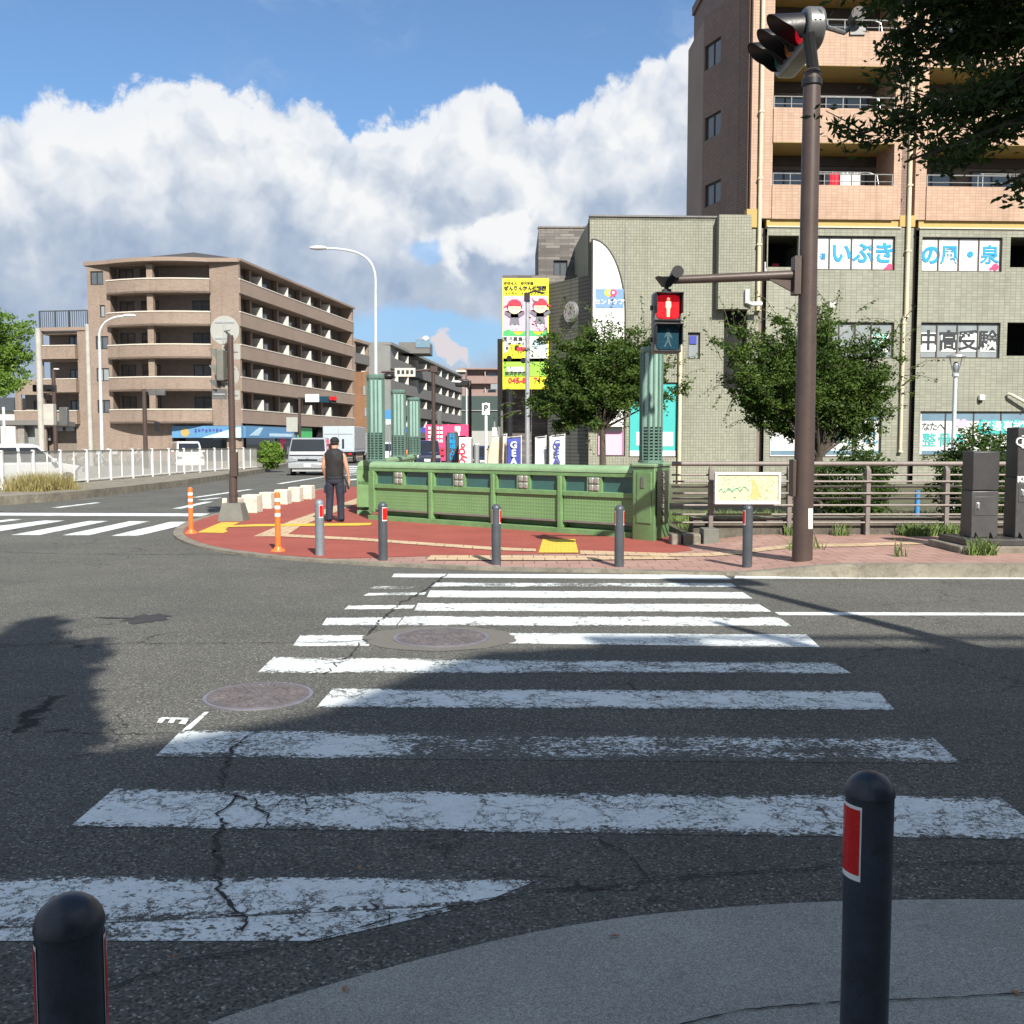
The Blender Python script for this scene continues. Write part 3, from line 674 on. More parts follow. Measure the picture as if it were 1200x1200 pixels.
stripe([(321,770),(976,776),(999,790),(301,789)], lambda s: .42+.06*ssm((s-.35)/.2)-.05*ssm((s-.8)/.2))
stripe([(390,807),(1029,810),(1049,832.5),(371,829)], .415)
stripe([(213,856),(1090,861.5),(1126,895),(181,887.5)], lambda s:   .43+.09*ssm((s-.18)/.2)-.04*ssm((s-.85)/.15))
stripe([(134,924.5),(1172,934),(1232,984),(82,969)], .425, nu=80)
cut = [g(-60,1026,0), g(635,1030,0), g(560,1060,0), g(-120,1095,0)]
stripe([(cut[0],0),(cut[1],0),(cut[2],0),(cut[3],0)], .425, nu=80)
cut = [g(-121,1095.3,0), g(558,1060.8,0), g(372,1103,0), g(-140,1103,0)]
stripe([(cut[0],0),(cut[1],0),(cut[2],0),(cut[3],0)], .465, nu=80, edge=False)
M4 = M['paint']
for q in ([(862,674.5),(1500,676),(1500,679.5),(860,678)], [(908,717.5),(1600,719),(1600,722),(914,721)]): stripe(q, .30, 'road_line', edge=False)
# left crossing
for q in ([(12,608.5),(28,608.5),(-40,617),(-60,617)],[(52,610),(76,610),(0,622.5),(-50,622)],[(104,610.5),(127,610.5),(46,627),(13,627)],[(152,610.8),(176,610.8),(104,627.3),(73,627.3)],[(200,611.5),(232,611.5),(161,628),(130,628)]): stripe(q, .33, nu=12)
stripe([(-60,600.8),(246,601.8),(236,605),(-60,604)], .31, 'stop_line', nu=30, edge=False)
for q in ([(112,588.8),(118,589.2),(70,595),(60,595)],[(240,588),(250,588),(213,596),(202,596)],[(255,583.2),(262,583.2),(240,586),(230,586)],[(290,573.5),(297,573.5),(232,583),(224,583)],
          [(380,558.2),(384,558.2),(330,567),(323,567)],[(405,555.5),(470,552.5),(470,554),(405,557.5)],[(409,561.5),(440,560),(440,561.4),(409,563)]): stripe(q, .34, 'road_line', nu=6, edge=False)
stripe([(262,606.5),(268,606.5),(262,609),(250,609)], .3, 'road_line', nu=4, edge=False)
# far crossing
for i in range(5): stripe([(404+i*1.5,546+i*2.2),(478,545.6+i*2.2),(480,546.6+i*2.2),(404,547.2+i*2.2)], .34, nu=6, edge=False)
# small survey letter on the road
mE = MB()
def gp(u, v, z=.0075): return g(u, v, z)
for q in ([(240,834.5),(245,834.5),(224,854.5),(215,855)],[(187,842),(230,847.5),(226,850),(183,847)]): pass
sl = stripe([(240,834.5),(245,834.5),(223,855),(214,855.5)], .36, 'road_mark', nu=4, edge=False)
for q in ([(191,840),(224,841),(219,845),(187,848)],): pass
for q in ([(189,841.5),(222,842.5),(220,844.5),(186,843.5)],[(186,843.5),(194,843.6),(190,848),(184,848)],[(200,843.8),(206,844),(203,848.5),(196,848.5)],[(214,844.3),(221,844.5),(217,850),(209,849)]): stripe(q, .36, 'road_mark', z=.006, nu=3, edge=False)
# cracks and joints
def crackline(pts, w, name='road_crack', z=.0085, m=None, seed=1, jag=.02, step=.05, zf=None):
    rd = random.Random(seed); P_ = [g(u, v, z) for u, v in pts]; line = []
    for i in range(len(P_)-1):
        L = (P_[i+1]-P_[i]).length; k = max(1, int(L/step))
        for j in range(k): line.append(P_[i].lerp(P_[i+1], j/k)+Vector((rd.gauss(0,jag), rd.gauss(0,jag), 0))*(1 if (i or j) else 0))
    line.append(P_[-1]); mb = MB(); n = len(line); ws = [w*rd.uniform(.25, 1.5)*(1 if 0 < i < n-1 else .1) for i in range(n)]
    L_ = []; R_ = []
    for i in range(n):
        t = (line[min(i+1,n-1)]-line[max(i-1,0)]).normalized(); nn = Vector((-t.y, t.x, 0)); L_.append(line[i]+nn*ws[i]); R_.append(line[i]-nn*ws[i])
    for i in range(n-1): mb.poly([R_[i], R_[i+1], L_[i+1], L_[i]])
    return struct(mb.build(name, m or M['tar']))
crackline([(300,856),(275,875),(268,890),(258,925),(296,938),(312,962),(310,972)], .0065, seed=2, step=.025, jag=.012)
crackline([(262,958),(254,985),(258,1020),(254,1040),(270,1060),(290,1075),(284,1092)], .007, seed=3, step=.022, jag=.012)
crackline([(270,930),(258,958)], .006, seed=9)
crackline([(-60,1225),(60,1185),(122,1158),(240,1120),(370,1102),(450,1078),(560,1056),(640,1043),(740,1035),(860,1022),(1000,1014),(1200,1008),(1500,1004)], .0038, jag=.006, seed=4)
crackline([(640,1043),(740,1030),(860,1022),(960,1018)], .0025, seed=14, jag=.012)
crackline([(700,980),(745,1008),(760,1030)], .004, seed=16)
crackline([(524,672),(500,690),(470,706),(448,724),(430,745)], .010, seed=5, jag=.012)
crackline([(430,748),(410,766),(380,790)], .006, seed=6)
crackline([(0,755),(120,754),(400,752),(440,748)], .006, seed=7, jag=.006)
crackline([(0,647),(100,649),(300,650),(330,652)], .010, seed=8, jag=.01)
crackline([(430,1055),(452,1075),(456,1090)], .006, seed=11, jag=.02)
crackline([(370,930),(330,940),(300,962)], .004, seed=12); crackline([(340,925),(365,945)], .003, seed=13)
crackline([(700,1232),(800,1199),(875,1182),(990,1173),(1100,1169),(1200,1163),(1400,1158)], .0028, 'pavement_joint', .0265, jag=.0012, seed=15, step=.03)
crackline([(958,1178),(966,1190)], .002, 'pavement_joint', .0265, jag=.004, seed=17)
# manholes, patches
def manhole(label, u, v, r, patch, seed=1):
    c = g(u, v, 0); root = thing('manhole_cover', label, 'manhole cover', (c.x, c.y, 0))
    mb = MB(); mb.cyl((c.x,c.y,-.01),(c.x,c.y,.009),r, n=48); mb.build('rim', M['rim'], root)
    mb = MB(); mb.cyl((c.x,c.y,.0),(c.x,c.y,.0125),r*.93, n=48)
    rd = random.Random(seed)
    for k_ in range(1, 6):
        rr = r*.93*k_/6; n = 6*k_
        for i in range(n):
            a0 = 2*math.pi*i/n+.04; a1 = 2*math.pi*(i+.62)/n
            pts = [(c.x+math.cos(a)*q, c.y+math.sin(a)*q) for q, a in ((rr-.016,a0),(rr-.016,(a0+a1)/2),(rr-.016,a1),(rr+.022,a1),(rr+.022,(a0+a1)/2),(rr+.022,a0))]
            mb.prism(list(reversed(pts)) if False else pts, .011, .017)
    mb.build('lid', M['rust'], root); return root
manhole('large round iron manhole cover beside the letter mark, free of the crossing stripes', 303, 816, .345, None)
pc_ = g(515,748,0); mb = MB(); rd = random.Random(4)
mb.poly([(pc_.x+math.cos(t)*(.64+rd.uniform(-.03,.03)), pc_.y+math.sin(t)*(.52+rd.uniform(-.02,.02)), .0035) for t in [2*math.pi*i/40 for i in range(40)]]); struct(mb.build('asphalt_patch', M['patch']))
manhole('round iron manhole cover in a pale asphalt ring among the crossing stripes', 517, 747.5, .40, True, 3)
c_ = g(172,725,0); mb = MB(); rd = random.Random(8)
mb.poly([(c_.x+math.cos(t)*.26*(.55+.5*rd.random()), c_.y+math.sin(t)*.30*(.45+.6*rd.random()), .004) for t in [2*math.pi*i/26 for i in range(26)]]); struct(mb.build('tar_stain', M['stain']))
crackline([(110,723),(140,724),(165,724)], .025, 'tar_stain', .006, M['stain'], seed=5, jag=.004)
mb = MB(); rd = random.Random(12)
for (u, v) in ((404,1158),(421,1016),(1190,1163),(205,1120),(720,1096)):
    p = g(u, v, .03); a = rd.uniform(0,3)
    mb.add([(p.x-.02*math.cos(a),p.y-.02*math.sin(a),.028),(p.x+.008*math.sin(a),p.y-.008*math.cos(a),.034),(p.x+.02*math.cos(a),p.y+.02*math.sin(a),.028),(p.x-.008*math.sin(a),p.y+.008*math.cos(a),.031)],[(0,1,2,3)])
    o_ = mb.build('fallen_leaf', M['leaflitter']); tag(o_, {404:'small orange leaf lying just off the edge of the near pavement',421:'small tan leaf lying between the two nearest crossing stripes',1190:'dry leaf lying on the near pavement joint at the right edge',205:'dry leaf lying on the dark road left of the near pavement',720:'dry leaf lying at the edge of the near pavement in the middle'}[u], 'leaf'); mb = MB()
# far left pavement with kerb
lk = [g(-250,612,0),g(0,592.5,0),g(60,588,0),g(100,584,0),g(160,577,0),g(220,569,0),g(270,561,0),g(305,555,0),g(325,550,0),g(340,546,0)]
mb = MB(); pts = [(p.x,p.y) for p in lk]
mb.prism(pts+[(pts[-1][0]-2,pts[-1][1]+6),(-60,75),(-60,25)], -.01, .24); struct(mb.build('left_pavement', M['conc_d']))
mb = MB(); mb.poly([(-60,26,.245),(-16.1,26,.245),(-16.6,58,.245),(-60,75,.245)]); struct(mb.build('car_park_surface', M['conc']))
struct(sheet('far_pavement', [(-60,66),(-19,66),(-16.5,150),(-16.5,400),(-60,400)], .05, M['conc']))
struct(sheet('far_pavement', [(-.5,44),(60,44),(60,400),(-2,400)], .05, M['conc']))
# planted strip behind the railing
mb = MB(); mb.box(2.9,40,15.95,36.9,-.01,.12); mb.box(-.9,2.9,20.5,36.9,-.01,.10); struct(mb.build('planted_strip', M['soil']))
# ================================================================== RIGHT BUILDING
RB = Fr(9.0, 37.0, math.cos(R(2.5)), math.sin(R(2.5)))
rb = thing('apartment_block', 'tall salmon tiled apartment block with ochre balcony ceilings above green grey tiled shop floors', 'building', (9.0,37.0,0))
def rz(u, v): return RB.px(u, v)
zp = RB.px(900, 265.5)[1]           # top of the green tiled base
# green base, right of the drain pipe
H3 = [RB.rect(900,936,276,313), RB.rect(952,1049,276.5,316.5), RB.rect(1080.5,1174.5,278,318.5), RB.rect(1184,1230,278,313.5), (15.5,18.5,8.2,9.5)]
H2 = [RB.rect(962,1047.5,377.5,420), RB.rect(1079,1172,378,420), RB.rect(1180,1230,378,417), (15.5,18.5,4.95,6.2)]
H1 = [RB.rect(902,1033,483,536), RB.rect(1078,1270,482,534)]
mb = MB(RB.M)
sA = rz(880,400)[0]; sB = 20
bay1 = (rz(897,400)[0], rz(1052,400)[0]); bay2 = (rz(1074,400)[0], sB)
zt_ = zp
for (a, b) in (bay1, bay2): wall(mb, a, b, 0, zt_, [h for h in H3+H2+H1 if h[0] > a-.05 and h[1] < b+.05], 0, .22)
recess = (rz(1067,400)[0], rz(1074,400)[0])
p1a, p1b = rz(1052,400)[0], rz(1067,400)[0]
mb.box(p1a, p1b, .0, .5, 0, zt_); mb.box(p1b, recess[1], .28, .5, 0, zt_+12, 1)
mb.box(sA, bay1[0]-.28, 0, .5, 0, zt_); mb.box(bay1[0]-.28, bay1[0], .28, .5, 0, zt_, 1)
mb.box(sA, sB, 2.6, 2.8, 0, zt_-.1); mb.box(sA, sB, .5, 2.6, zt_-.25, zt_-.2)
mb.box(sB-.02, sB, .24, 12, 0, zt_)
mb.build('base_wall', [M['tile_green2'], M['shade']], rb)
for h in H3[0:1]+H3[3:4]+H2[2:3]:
    mb = MB(RB.M); mb.box(h[0]-.1, h[1]+.1, 1.9, 2.0, h[2]-.3, h[3]+.3); mb.build('landing_dark_backing', M['dark'], rb)  # near-black board standing in for the shade inside the landing
mb = MB(RB.M)
for bb, mm in (((H3[0][0]+.05, H3[0][0]+.25, .9, 1.1, H3[0][2], H3[0][2]+.35),'galv'),((H3[0][0]+.55, H3[0][0]+.8, 1.2, 1.3, H3[0][2]+.15, H3[0][2]+.35),'tred'),((H3[3][0]+.05, H3[3][0]+.4, .9, 1.1, H3[3][2], H3[3][2]+.35),'galv'),((H2[2][0]+.05, H2[2][0]+.4, .9, 1.1, H2[2][2], H2[2][2]+.5),'galv')):
    mb = MB(RB.M); mb.box(*bb); mb.build('landing_box', M[mm], rb)
# windows of the base
def cuts(us, v): return [rz(u, v)[0] for u in us]
w1 = window(rb, RB.M, *H3[1], 4, M['frame_brown'], M['blind'], cuts=cuts((952,973,999,1023.5,1049), 296))
w2 = window(rb, RB.M, *H3[2], 4, M['frame_brown'], M['blind'], cuts=cuts((1081,1101,1125,1148.5,1174), 298))
w3 = window(rb, RB.M, *H2[0], 4, M['frame_brown'], M['glass_l'], cuts=cuts((962,984,1003,1022,1047), 400))
w4 = window(rb, RB.M, *H2[1], 4, M['frame_brown'], M['glass_l'], cuts=cuts((1079,1099,1123,1147,1172), 400))
w5 = window(rb, RB.M, *H1[0], 4, M['frame_brown'], M['blind'], cuts=cuts((902,935,968,1001,1033), 510))
w6 = window(rb, RB.M, *H1[1], 6, M['frame_brown'], M['blind'], cuts=cuts((1078,1109,1142,1174,1206,1238,1270), 510))
def pic(par, u, v, s, size, m, bold=0, off=.105, sx=1, name='lettering', FR=None, rot=0):
    FR = FR or RB; a, z = FR.px(u, v, off); T = TX(FR.M, a, off, z)
    if rot: T = T @ Matrix.Rotation(rot, 4, 'Y')
    return text(s, size, T, m, par, name, bold, .006, sx=sx)
PXM = 37/1150
for u, s in ((986,'い'),(1012,'ぶ'),(1036,'き')): pic(w1, u, 298, s, .82, M['ltext'], .024)
pic(w1, 964, 301, '運', .26, M['ltext'], 0); pic(w1, 956, 299, '・', .2, M['ltext'], 0)
for u, s, z_ in ((1091,'の',.80),(1113,'風',.74),(1137,'・',.8),(1160,'泉',.74)): pic(w2, u, 300, s, z_, M['ltext'], .012 if s in '風泉' else .028)
for w_, u in ((w1,1044),(w2,1168)):
    a, z = RB.px(u, 312.5); mb = MB(RB.M); mb.disc((a, .1, z), .13, 12); mb.disc((a-.16, .1, z-.06), .06, 8); mb.build('flower_mark', M['hotpink'], w_)
for u, s in ((1088,'中'),(1112,'高'),(1135,'受'),(1158,'験')):
    q = MB(RB.M); a0, z0 = RB.px(u-9.5, 412, .11); a1, z1 = RB.px(u+9.5, 390, .11); q.box(a0, a1, .104, .109, z0, z1); q.build('paper_sheet', M['white'], w4)
    pic(w4, u, 400.5, s, .78, M['dtext'], .02, off=.1)
q = MB(RB.M); a0, z0 = RB.px(1021, 412, .11); a1, z1 = RB.px(1042, 392, .11); q.box(a0, a1, .104, .109, z0, z1); q.build('paper_sheet', M['white'], w3)
pic(w3, 1031, 401, '科', .62, M['gtext'], .012, off=.1)
# ground floor film: sky strip, film lettering
for w_, (u0, u1) in ((w5,(903,1032)),(w6,(1080,1268))):
    for v0, v1, mm in ((485,493,'turq'),(528,533,'glass_b')):
        q = MB(RB.M); a0, z0 = RB.px(u0, v1, .11); a1, z1 = RB.px(u1, v0, .11); q.box(a0, a1, .112, .117, z0, z1); q.build('film_strip', M['glass_b'] if mm == 'turq' else M[mm], w_)
for u, s in ((1085,'な'),(1094,'た'),(1103,'へ')): pic(w6, u, 500.5, s, .34, M['dtext'], 0)
pic(w6, 1089, 516.5, '整', .56, M['turq'], .004); pic(w6, 1107, 516.5, '骨', .56, M['turq'], .004); pic(w6, 1124, 516.5, '院', .56, M['turq'], .004)
a, z = RB.px(1127.5, 496.5); mb = MB(RB.M); hp = []
for i in range(28):
    t = 2*math.pi*i/28; hp.append((a+.0155*16*math.sin(t)**3, .1, z+.0155*(13*math.cos(t)-5*math.cos(2*t)-2*math.cos(3*t)-math.cos(4*t))))
mb.poly(list(reversed(hp))); mb.build('heart_print', M['pink'], w6)
mb = MB(RB.M)
for u in (1155,1167,1181,1193): a, z = RB.px(u, 500); mb.disc((a, .100, z), .27, 20)
mb.box(RB.px(1150,503)[0], RB.px(1198,503)[0], .104, .108, RB.px(1150,509)[1], RB.px(1150,500)[1]); mb.build('cloud_print', M['turq'], w6)
for u, s in ((1155,'交'),(1168,'通'),(1181,'事'),(1193,'故')): pic(w6, u, 500, s, .40, M['white'], .004, off=.09)
for u, s in ((1014,'い'),(1024,'み')): pic(w5, u, 497, s, .36, M['dtext'], 0)
for u, s in ((980,'は'),(1000,'ま'),(1020,'れ')): pic(w5, u, 514, s, .62, M['ltext'], .0)
# yellow band
mb = MB(RB.M)
for (a, b) in (bay1, bay2): mb.box(a-.02, b+.02 if b < 20 else b, .06, .3, zt_+.02, zt_+.34); mb.box(a-.02, b, -.05, .3, zt_-.03, zt_+.02, 1)
mb.box(p1a-.05, p1b+.05, -.03, .3, zt_+.03, zt_+.45); mb.box(sA-.25, bay1[0]-.35, -.06, .3, zt_-.05, zt_+.62)
mb.build('yellow_band', [M['ochre'], M['coping']], rb, bevel=.01)
# salmon balconies
Z = {}
def zc(v, u=950): return RB.px(u, v)[1]
levels = [(zc(217),zc(257)),(zc(127),zc(168.5)),(zc(40),zc(79))]   # parapet top, bottom
ph = levels[0][0]-levels[0][1]; st = levels[0][0]-levels[1][0]
st = abs(st)
base_top = levels[0][0]
b1 = (rz(905,200)[0], rz(1047.5,200)[0]); b2 = (rz(1086,200)[0], sB)
pil = [(rz(893,200)[0], b1[0]), (b1[1], rz(1062,200)[0]-.18), (rz(1073,200)[0], b2[0])]
zroof = base_top+st*4
mbw = MB(RB.M)
for (a, b) in pil: mbw.box(a, b, -.001, 2.2, zt_+.3, zroof)
mbw.box(rz(880,200)[0], rz(888,200)[0], 0, .5, zt_+.6, zroof)
mbw.build('pilaster_wall', M['tile_orange'], rb)
mb = MB(RB.M); mb.box(pil[1][1]-.001, pil[2][0]+.001, .45, 2.2, zt_+.3, zroof); mb.box(rz(888,200)[0], pil[0][0], .3, 2.2, zt_+.3, zroof); mb.build('pipe_recess', M['tile_orange_shade'], rb)
for k_ in range(5):
    zt = base_top+st*k_; zb = zt-ph
    mb = MB(RB.M)
    for (a, b) in (b1, b2):
        mb.box(a+.002, b-.002, -.06 if k_ else -.05, .10, zb, zt); mb.box(a+.001, b-.001, .1, 2.2, zb, zb+.16, 1)
        if k_: mb.box(a+.004, b-.004, -.055, .12, zb-.018, zb-.001, 1)
    mb.build('balcony_parapet', [M['tile_orange'], M['ochre']], rb)
    if k_ < 4:
        for bi, (a, b) in enumerate((b1, b2)):
            ztop = zt+st-ph
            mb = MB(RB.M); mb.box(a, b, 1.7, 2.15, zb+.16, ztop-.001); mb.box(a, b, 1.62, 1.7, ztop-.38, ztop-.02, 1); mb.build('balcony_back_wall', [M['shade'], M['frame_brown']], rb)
            o_ = window(rb, RB.M @ Matrix.Translation((0,1.52,0)), a+.15, a+1.75, zt-.85, zt+.98, 2, M['frame_brown'], M['glass_b'], fw=.06)
            o_ = window(rb, RB.M @ Matrix.Translation((0,1.52,0)), a+2.5, a+4.2, zt-.85, zt+1.02, 2, M['frame_brown'], M['glass_b'] if (k_+bi) % 2 else M['glass_l'], fw=.06)
            r_ = MB(RB.M)
            r_.tube([(a+.02,.02,zt+.42),(b-.02,.02,zt+.42)], .022, 6); r_.tube([(a+.02,.02,zt+.16),(b-.02,.02,zt+.16)], .014, 6)
            n = 7
            for i in range(n+1): x = a+.04+(b-a-.08)*i/n; r_.cyl((x,.02,zt-.01),(x,.02,zt+.42), .014, n=6)
            r_.build('balcony_rail', M['alu'], rb)
            l_ = MB(RB.M); x0 = a+1.4+(.9 if bi else 0)
            l_.tube([(x0,.5,zt+.62),(x0+2.4,.5,zt+.62),(x0+2.7,.4,zt+.5),(x0+2.8,.35,zt-.1)], .02, 6); l_.tube([(x0+.1,.5,zt+.62),(x0+.1,.5,zt-.3)], .018, 6); l_.build('laundry_pole', M['alu'], rb)
    if k_ == 0:
        for x, c_, w_, h_ in ((b1[0]+2.35,'tred',.35,.7),(b1[0]+2.75,'white',.4,.8),(b1[0]+3.2,'white',.3,.75)):
            q = MB(RB.M @ Matrix.Translation((x, .5, zt+.6))); n = 10
            f_ = [(i*w_/n, .03*math.sin(i*1.7)) for i in range(n+1)]
            for i in range(n):
                (xa, ya), (xb, yb) = f_[i], f_[i+1]; q.add([(xa,ya,0),(xb,yb,0),(xb,yb*1.5,-h_),(xa,ya*1.5,-h_),(xa,ya+.012,0),(xb,yb+.012,0),(xb,yb*1.5+.012,-h_),(xa,ya*1.5+.012,-h_)], [(0,3,2,1),(4,5,6,7),(0,1,5,4),(3,7,6,2)])
            o_ = q.build('hanging_laundry', M[c_]); tag(o_, {2.35:'red cloth hung to dry on the lowest salmon balcony',2.75:'wide white cloth hung to dry on the lowest salmon balcony',3.2:'narrow white cloth hung to dry on the lowest salmon balcony, rightmost'}[round(x-b1[0],2)], 'laundry')
mb = MB(RB.M); mb.box(pil[0][0], sB, -.05, 12, zroof, zroof+.4); mb.box(pil[0][0]+.1, sB, 2.2, 12, zt_, zroof); mb.build('upper_wall', M['tile_orange_shade'], rb)
# slanting side of the tower
a0 = RB.at(rz(880,200)[0], 0, 0); A3 = (a0.x, a0.y); Bp = P(823,200,40.4); Bp = (Bp.x, 40.4); Cp = P(805,200,43.4); Cp = (Cp.x, 43.4); Ap = P(864.5,200,38.1); Ap = (Ap.x,38.1)
zB = P(823,20,40.4).z; zC = P(805,59,43.4).z
mb = MB(); 
FB = Fr(Bp[0], Bp[1], Ap[0]-Bp[0], Ap[1]-Bp[1]); LB = math.hypot(Ap[0]-Bp[0], Ap[1]-Bp[1])
wins = [FB.rect(824.5,844.5,v0,v1) for v0, v1 in ((49,78),(134,161),(214,240))]
wins = [(w[0]+.08, w[1], w[2], w[3]) for w in wins]
wm = MB(FB.M); wall(wm, 0, LB, 8, zB, wins, 0, .2); wm.poly([(0,0,zB),(LB,0,zB),(LB,3,zB),(0,6,zB)])
wm.build('side_wall', M['tile_orange_shade'], rb)
for w_ in wins: window(rb, FB.M, *w_, 2, M['frame_dark'], M['glass'], y=.1)
mb.prism([(Cp[0],Cp[1]),(Bp[0]-.002,Bp[1]+.01),(Bp[0]+3,Bp[1]+8),(Cp[0]+3,Cp[1]+6)], 6, zC+.0)
mb.build('rear_wall', M['parapet_side'], rb)
mb = MB(); mb.prism([(Ap[0]+.002,Ap[1]+.01),(Ap[0]+.40,Ap[1]-.55),(A3[0]-.1,A3[1]+.15),(A3[0]+.5,A3[1]+1.5),(Ap[0]+2,Ap[1]+4)], 8, zB+.02); mb.build('corner_wall', M['tile_orange_shade'], rb)
mb = MB(); 
for k_ in range(5): mb.box(Ap[0]+.5, Ap[0]+.9, A3[1]+.08, A3[1]+1.2, base_top+st*k_-.5, base_top+st*k_-.34)
mb.build('side_ledge', M['parapet_side'], rb)
# pipes
def pipe(us, v0, v1, off=-.10, r=.055, name='drain_pipe', m='cream'):
    mb = MB(RB.M); s_ = rz(us, 300)[0]; mb.cyl((s_, off, RB.px(us,v1)[1]), (s_, off, RB.px(us,v0)[1]), r, n=10)
    z = RB.px(us,v1)[1]
    while z < RB.px(us,v0)[1]: mb.box(s_-r*1.25, s_+r*1.25, off-r*1.2, 0, z, z+.06); z += 2.4
    return mb.build(name, M[m], rb, smooth=True)
pipe(888.5,-160,365,-.1,.07); pipe(1062.5,-160,372,-.1,.075); pipe(1060,372,530,-.1,.06)
mb = MB(RB.M); a, z = RB.px(888,358.5); b, z2 = RB.px(871,345); mb.tube([(a,-.5,z),(b+.2,-.5,z),(b,-.5,z+.05),(b,-.5,z2+.1)], .085, 10); mb.build('vent_pipe', M['white'], rb, smooth=True)
mb = MB(RB.M); a, z = RB.px(1180,462); b, z2 = RB.px(1203,475); mb.tube([(a,-.1,z),(a+.05,-.2,z-.02),(b,-.25,z2)], .06, 8); mb.build('awning_arm', M['coping'], rb, smooth=True)
for u, v in ((1149,466),(974,358)):
    mb = MB(RB.M); a, z = RB.px(u, v); mb.box(a-.1,a+.1,-.16,0,z-.1,z+.1); mb.box(a-.08,a+.02,-.13,-.02,z-.17,z-.1,1); mb.build('wall_lamp', [M['white'], M['dark']], rb, bevel=.02)
# ------- lower green tiled block at left
gb = thing('low_tiled_building', 'lower green grey tiled building carrying the white quarter arch sign', 'building', (3.0,37.0,0))
s0 = rz(691,300)[0]; s1 = sA; ztop = RB.px(760, 254.5)[1]
HL = [RB.rect(806,820.5,389.5,421), RB.rect(848,875,364,455), RB.rect(700,733,462,535), RB.rect(737,795,448,536)]
mb = MB(RB.M); wall(mb, s0, s1-.002, 0, ztop, HL, 0, .18)
sp0, sp1 = rz(839,300)[0], rz(876.5,300)[0]; mb.box(sp0, sp1, -.42, -.002, RB.px(850,362,-.42)[1], ztop+.03)
mb.box(s0+.002, s1-.004, .5, 9, 0, ztop-.1); mb.box(s0, s1-.002, 0, .5, ztop-.12, ztop)
mb.build('wall', M['tile_green'], gb)
mb = MB(RB.M); s_ = rz(722,300)[0]
for u in (732,): a = rz(u,300)[0]; mb.box(a-.01, a+.01, -.004, 0, 0, ztop-.3)
mb.box(HL[1][0], HL[1][1], .3, .35, HL[1][2], HL[1][3], 1); mb.box(s0-.02, s1-.3, -.05, .2, ztop+.002, ztop+.06)  # near-black sheet for the shade in the wall opening
mb.build('trim', [M['tile_greyflat'], M['dark']], gb)
window(gb, RB.M, *HL[0], 1, M['frame_brown'], M['glass_l'])
a, z = RB.px(812.5, 398); q = MB(RB.M); q.box(a-.12,a+.14,.08,.09,z-.15,z+.15); o_ = q.build('window_sticker', M['banblue'], gb)
for h, cl in ((HL[2],'ww'),(HL[3],'tt')):
    w_ = window(gb, RB.M, *h, 1, M['frame_brown'], M['blind'] if cl == 'ww' else M['turq'], y=.08)
    if cl == 'ww':
        q = MB(RB.M); q.box(h[0]+.05,h[1]-.05,.068,.074,h[2]+.06,h[2]+.95); q.build('pink_poster', M['pink'], w_)
        q = MB(RB.M)
        for i in range(3): q.box(h[0]+.35,h[1]-.1,.055,.06,h[2]+1.15+i*.33,h[2]+1.28+i*.33)
        q.build('dark_band', M['pgrey'], w_)
    else:
        q = MB(RB.M); q.box(h[0]+.3,h[0]+.85,.068,.074,h[2]+.45,h[2]+.95); q.box(h[1]-.65,h[1]-.18,.068,.074,h[2]+.42,h[2]+.95); q.box(h[0]+.06,h[1]-.06,.068,.074,h[2]+.04,h[2]+.25); q.build('poster_print', M['white'], w_)
pp = MB(RB.M); a = rz(796,480)[0]; pp.cyl((a,-.1,0),(a,-.1,RB.px(796,405)[1]),.07,n=10); pp.build('drain_pipe', M['cream'], gb, smooth=True)
# sail sign
sg = thing('arch_sign', 'tall white quarter arch sign with blue panel reading セントケア', 'sign', tuple(RB.at(rz(712,400)[0], -.3, 0)))
xl, xr = rz(692.5,300)[0], rz(733,300)[0]; zt2 = RB.px(692,281)[1]; zs_ = RB.px(733,372)[1]; zb_ = RB.px(712,500)[1]
def arch(e, n=20):
    pts = [(xl, zb_)]+[(xr-e, zb_)]
    for i in range(n+1):
        t = math.pi/2*i/n; pts.append((xl+(xr-e-xl)*math.cos(t), zs_+(zt2-e-zs_)*math.sin(t)))
    return pts
mb = MB(RB.M); mb.xprism(arch(0), -.25, -.08); mb.build('frame', M['frame_dark'], sg)
mb = MB(RB.M); mb.xprism([(x+ (.05 if i in (0,) or i == len(arch(.07))-1 else 0), z) for i, (x, z) in enumerate(arch(.07))], -.27, -.1); mb.build('panel', M['white'], sg)
zc0, zc1 = RB.px(712,362)[1], RB.px(712,340)[1]
q = MB(RB.M); q.box(xl+.14, xr-.10, -.285, -.27, zc0, zc1); q.build('blue_panel', M['sailblue'], sg)
q = MB(RB.M); a, z = RB.px(714.5, 345.5)
q.disc((a-.10,-.29,z+.03),.13,16); o_ = q.build('logo_half', M['yellow'], sg); q = MB(RB.M); q.disc((a+.10,-.293,z+.03),.13,16); q.xprism([(a,z-.16),(a+.2,z),(a-.02,z)],-.296,-.29); q.build('logo_half', M['hotpink'], sg)
q = MB(RB.M); q.disc((a-.08,-.297,z+.04),.05,12); q.disc((a+.09,-.299,z+.04),.05,12); q.build('logo_centre', M['white'], sg)
a, z = RB.px(713, 355.5); text('セントケア', .225, TX(RB.M, a, -.29, z), M['white'], sg, bold=.006)
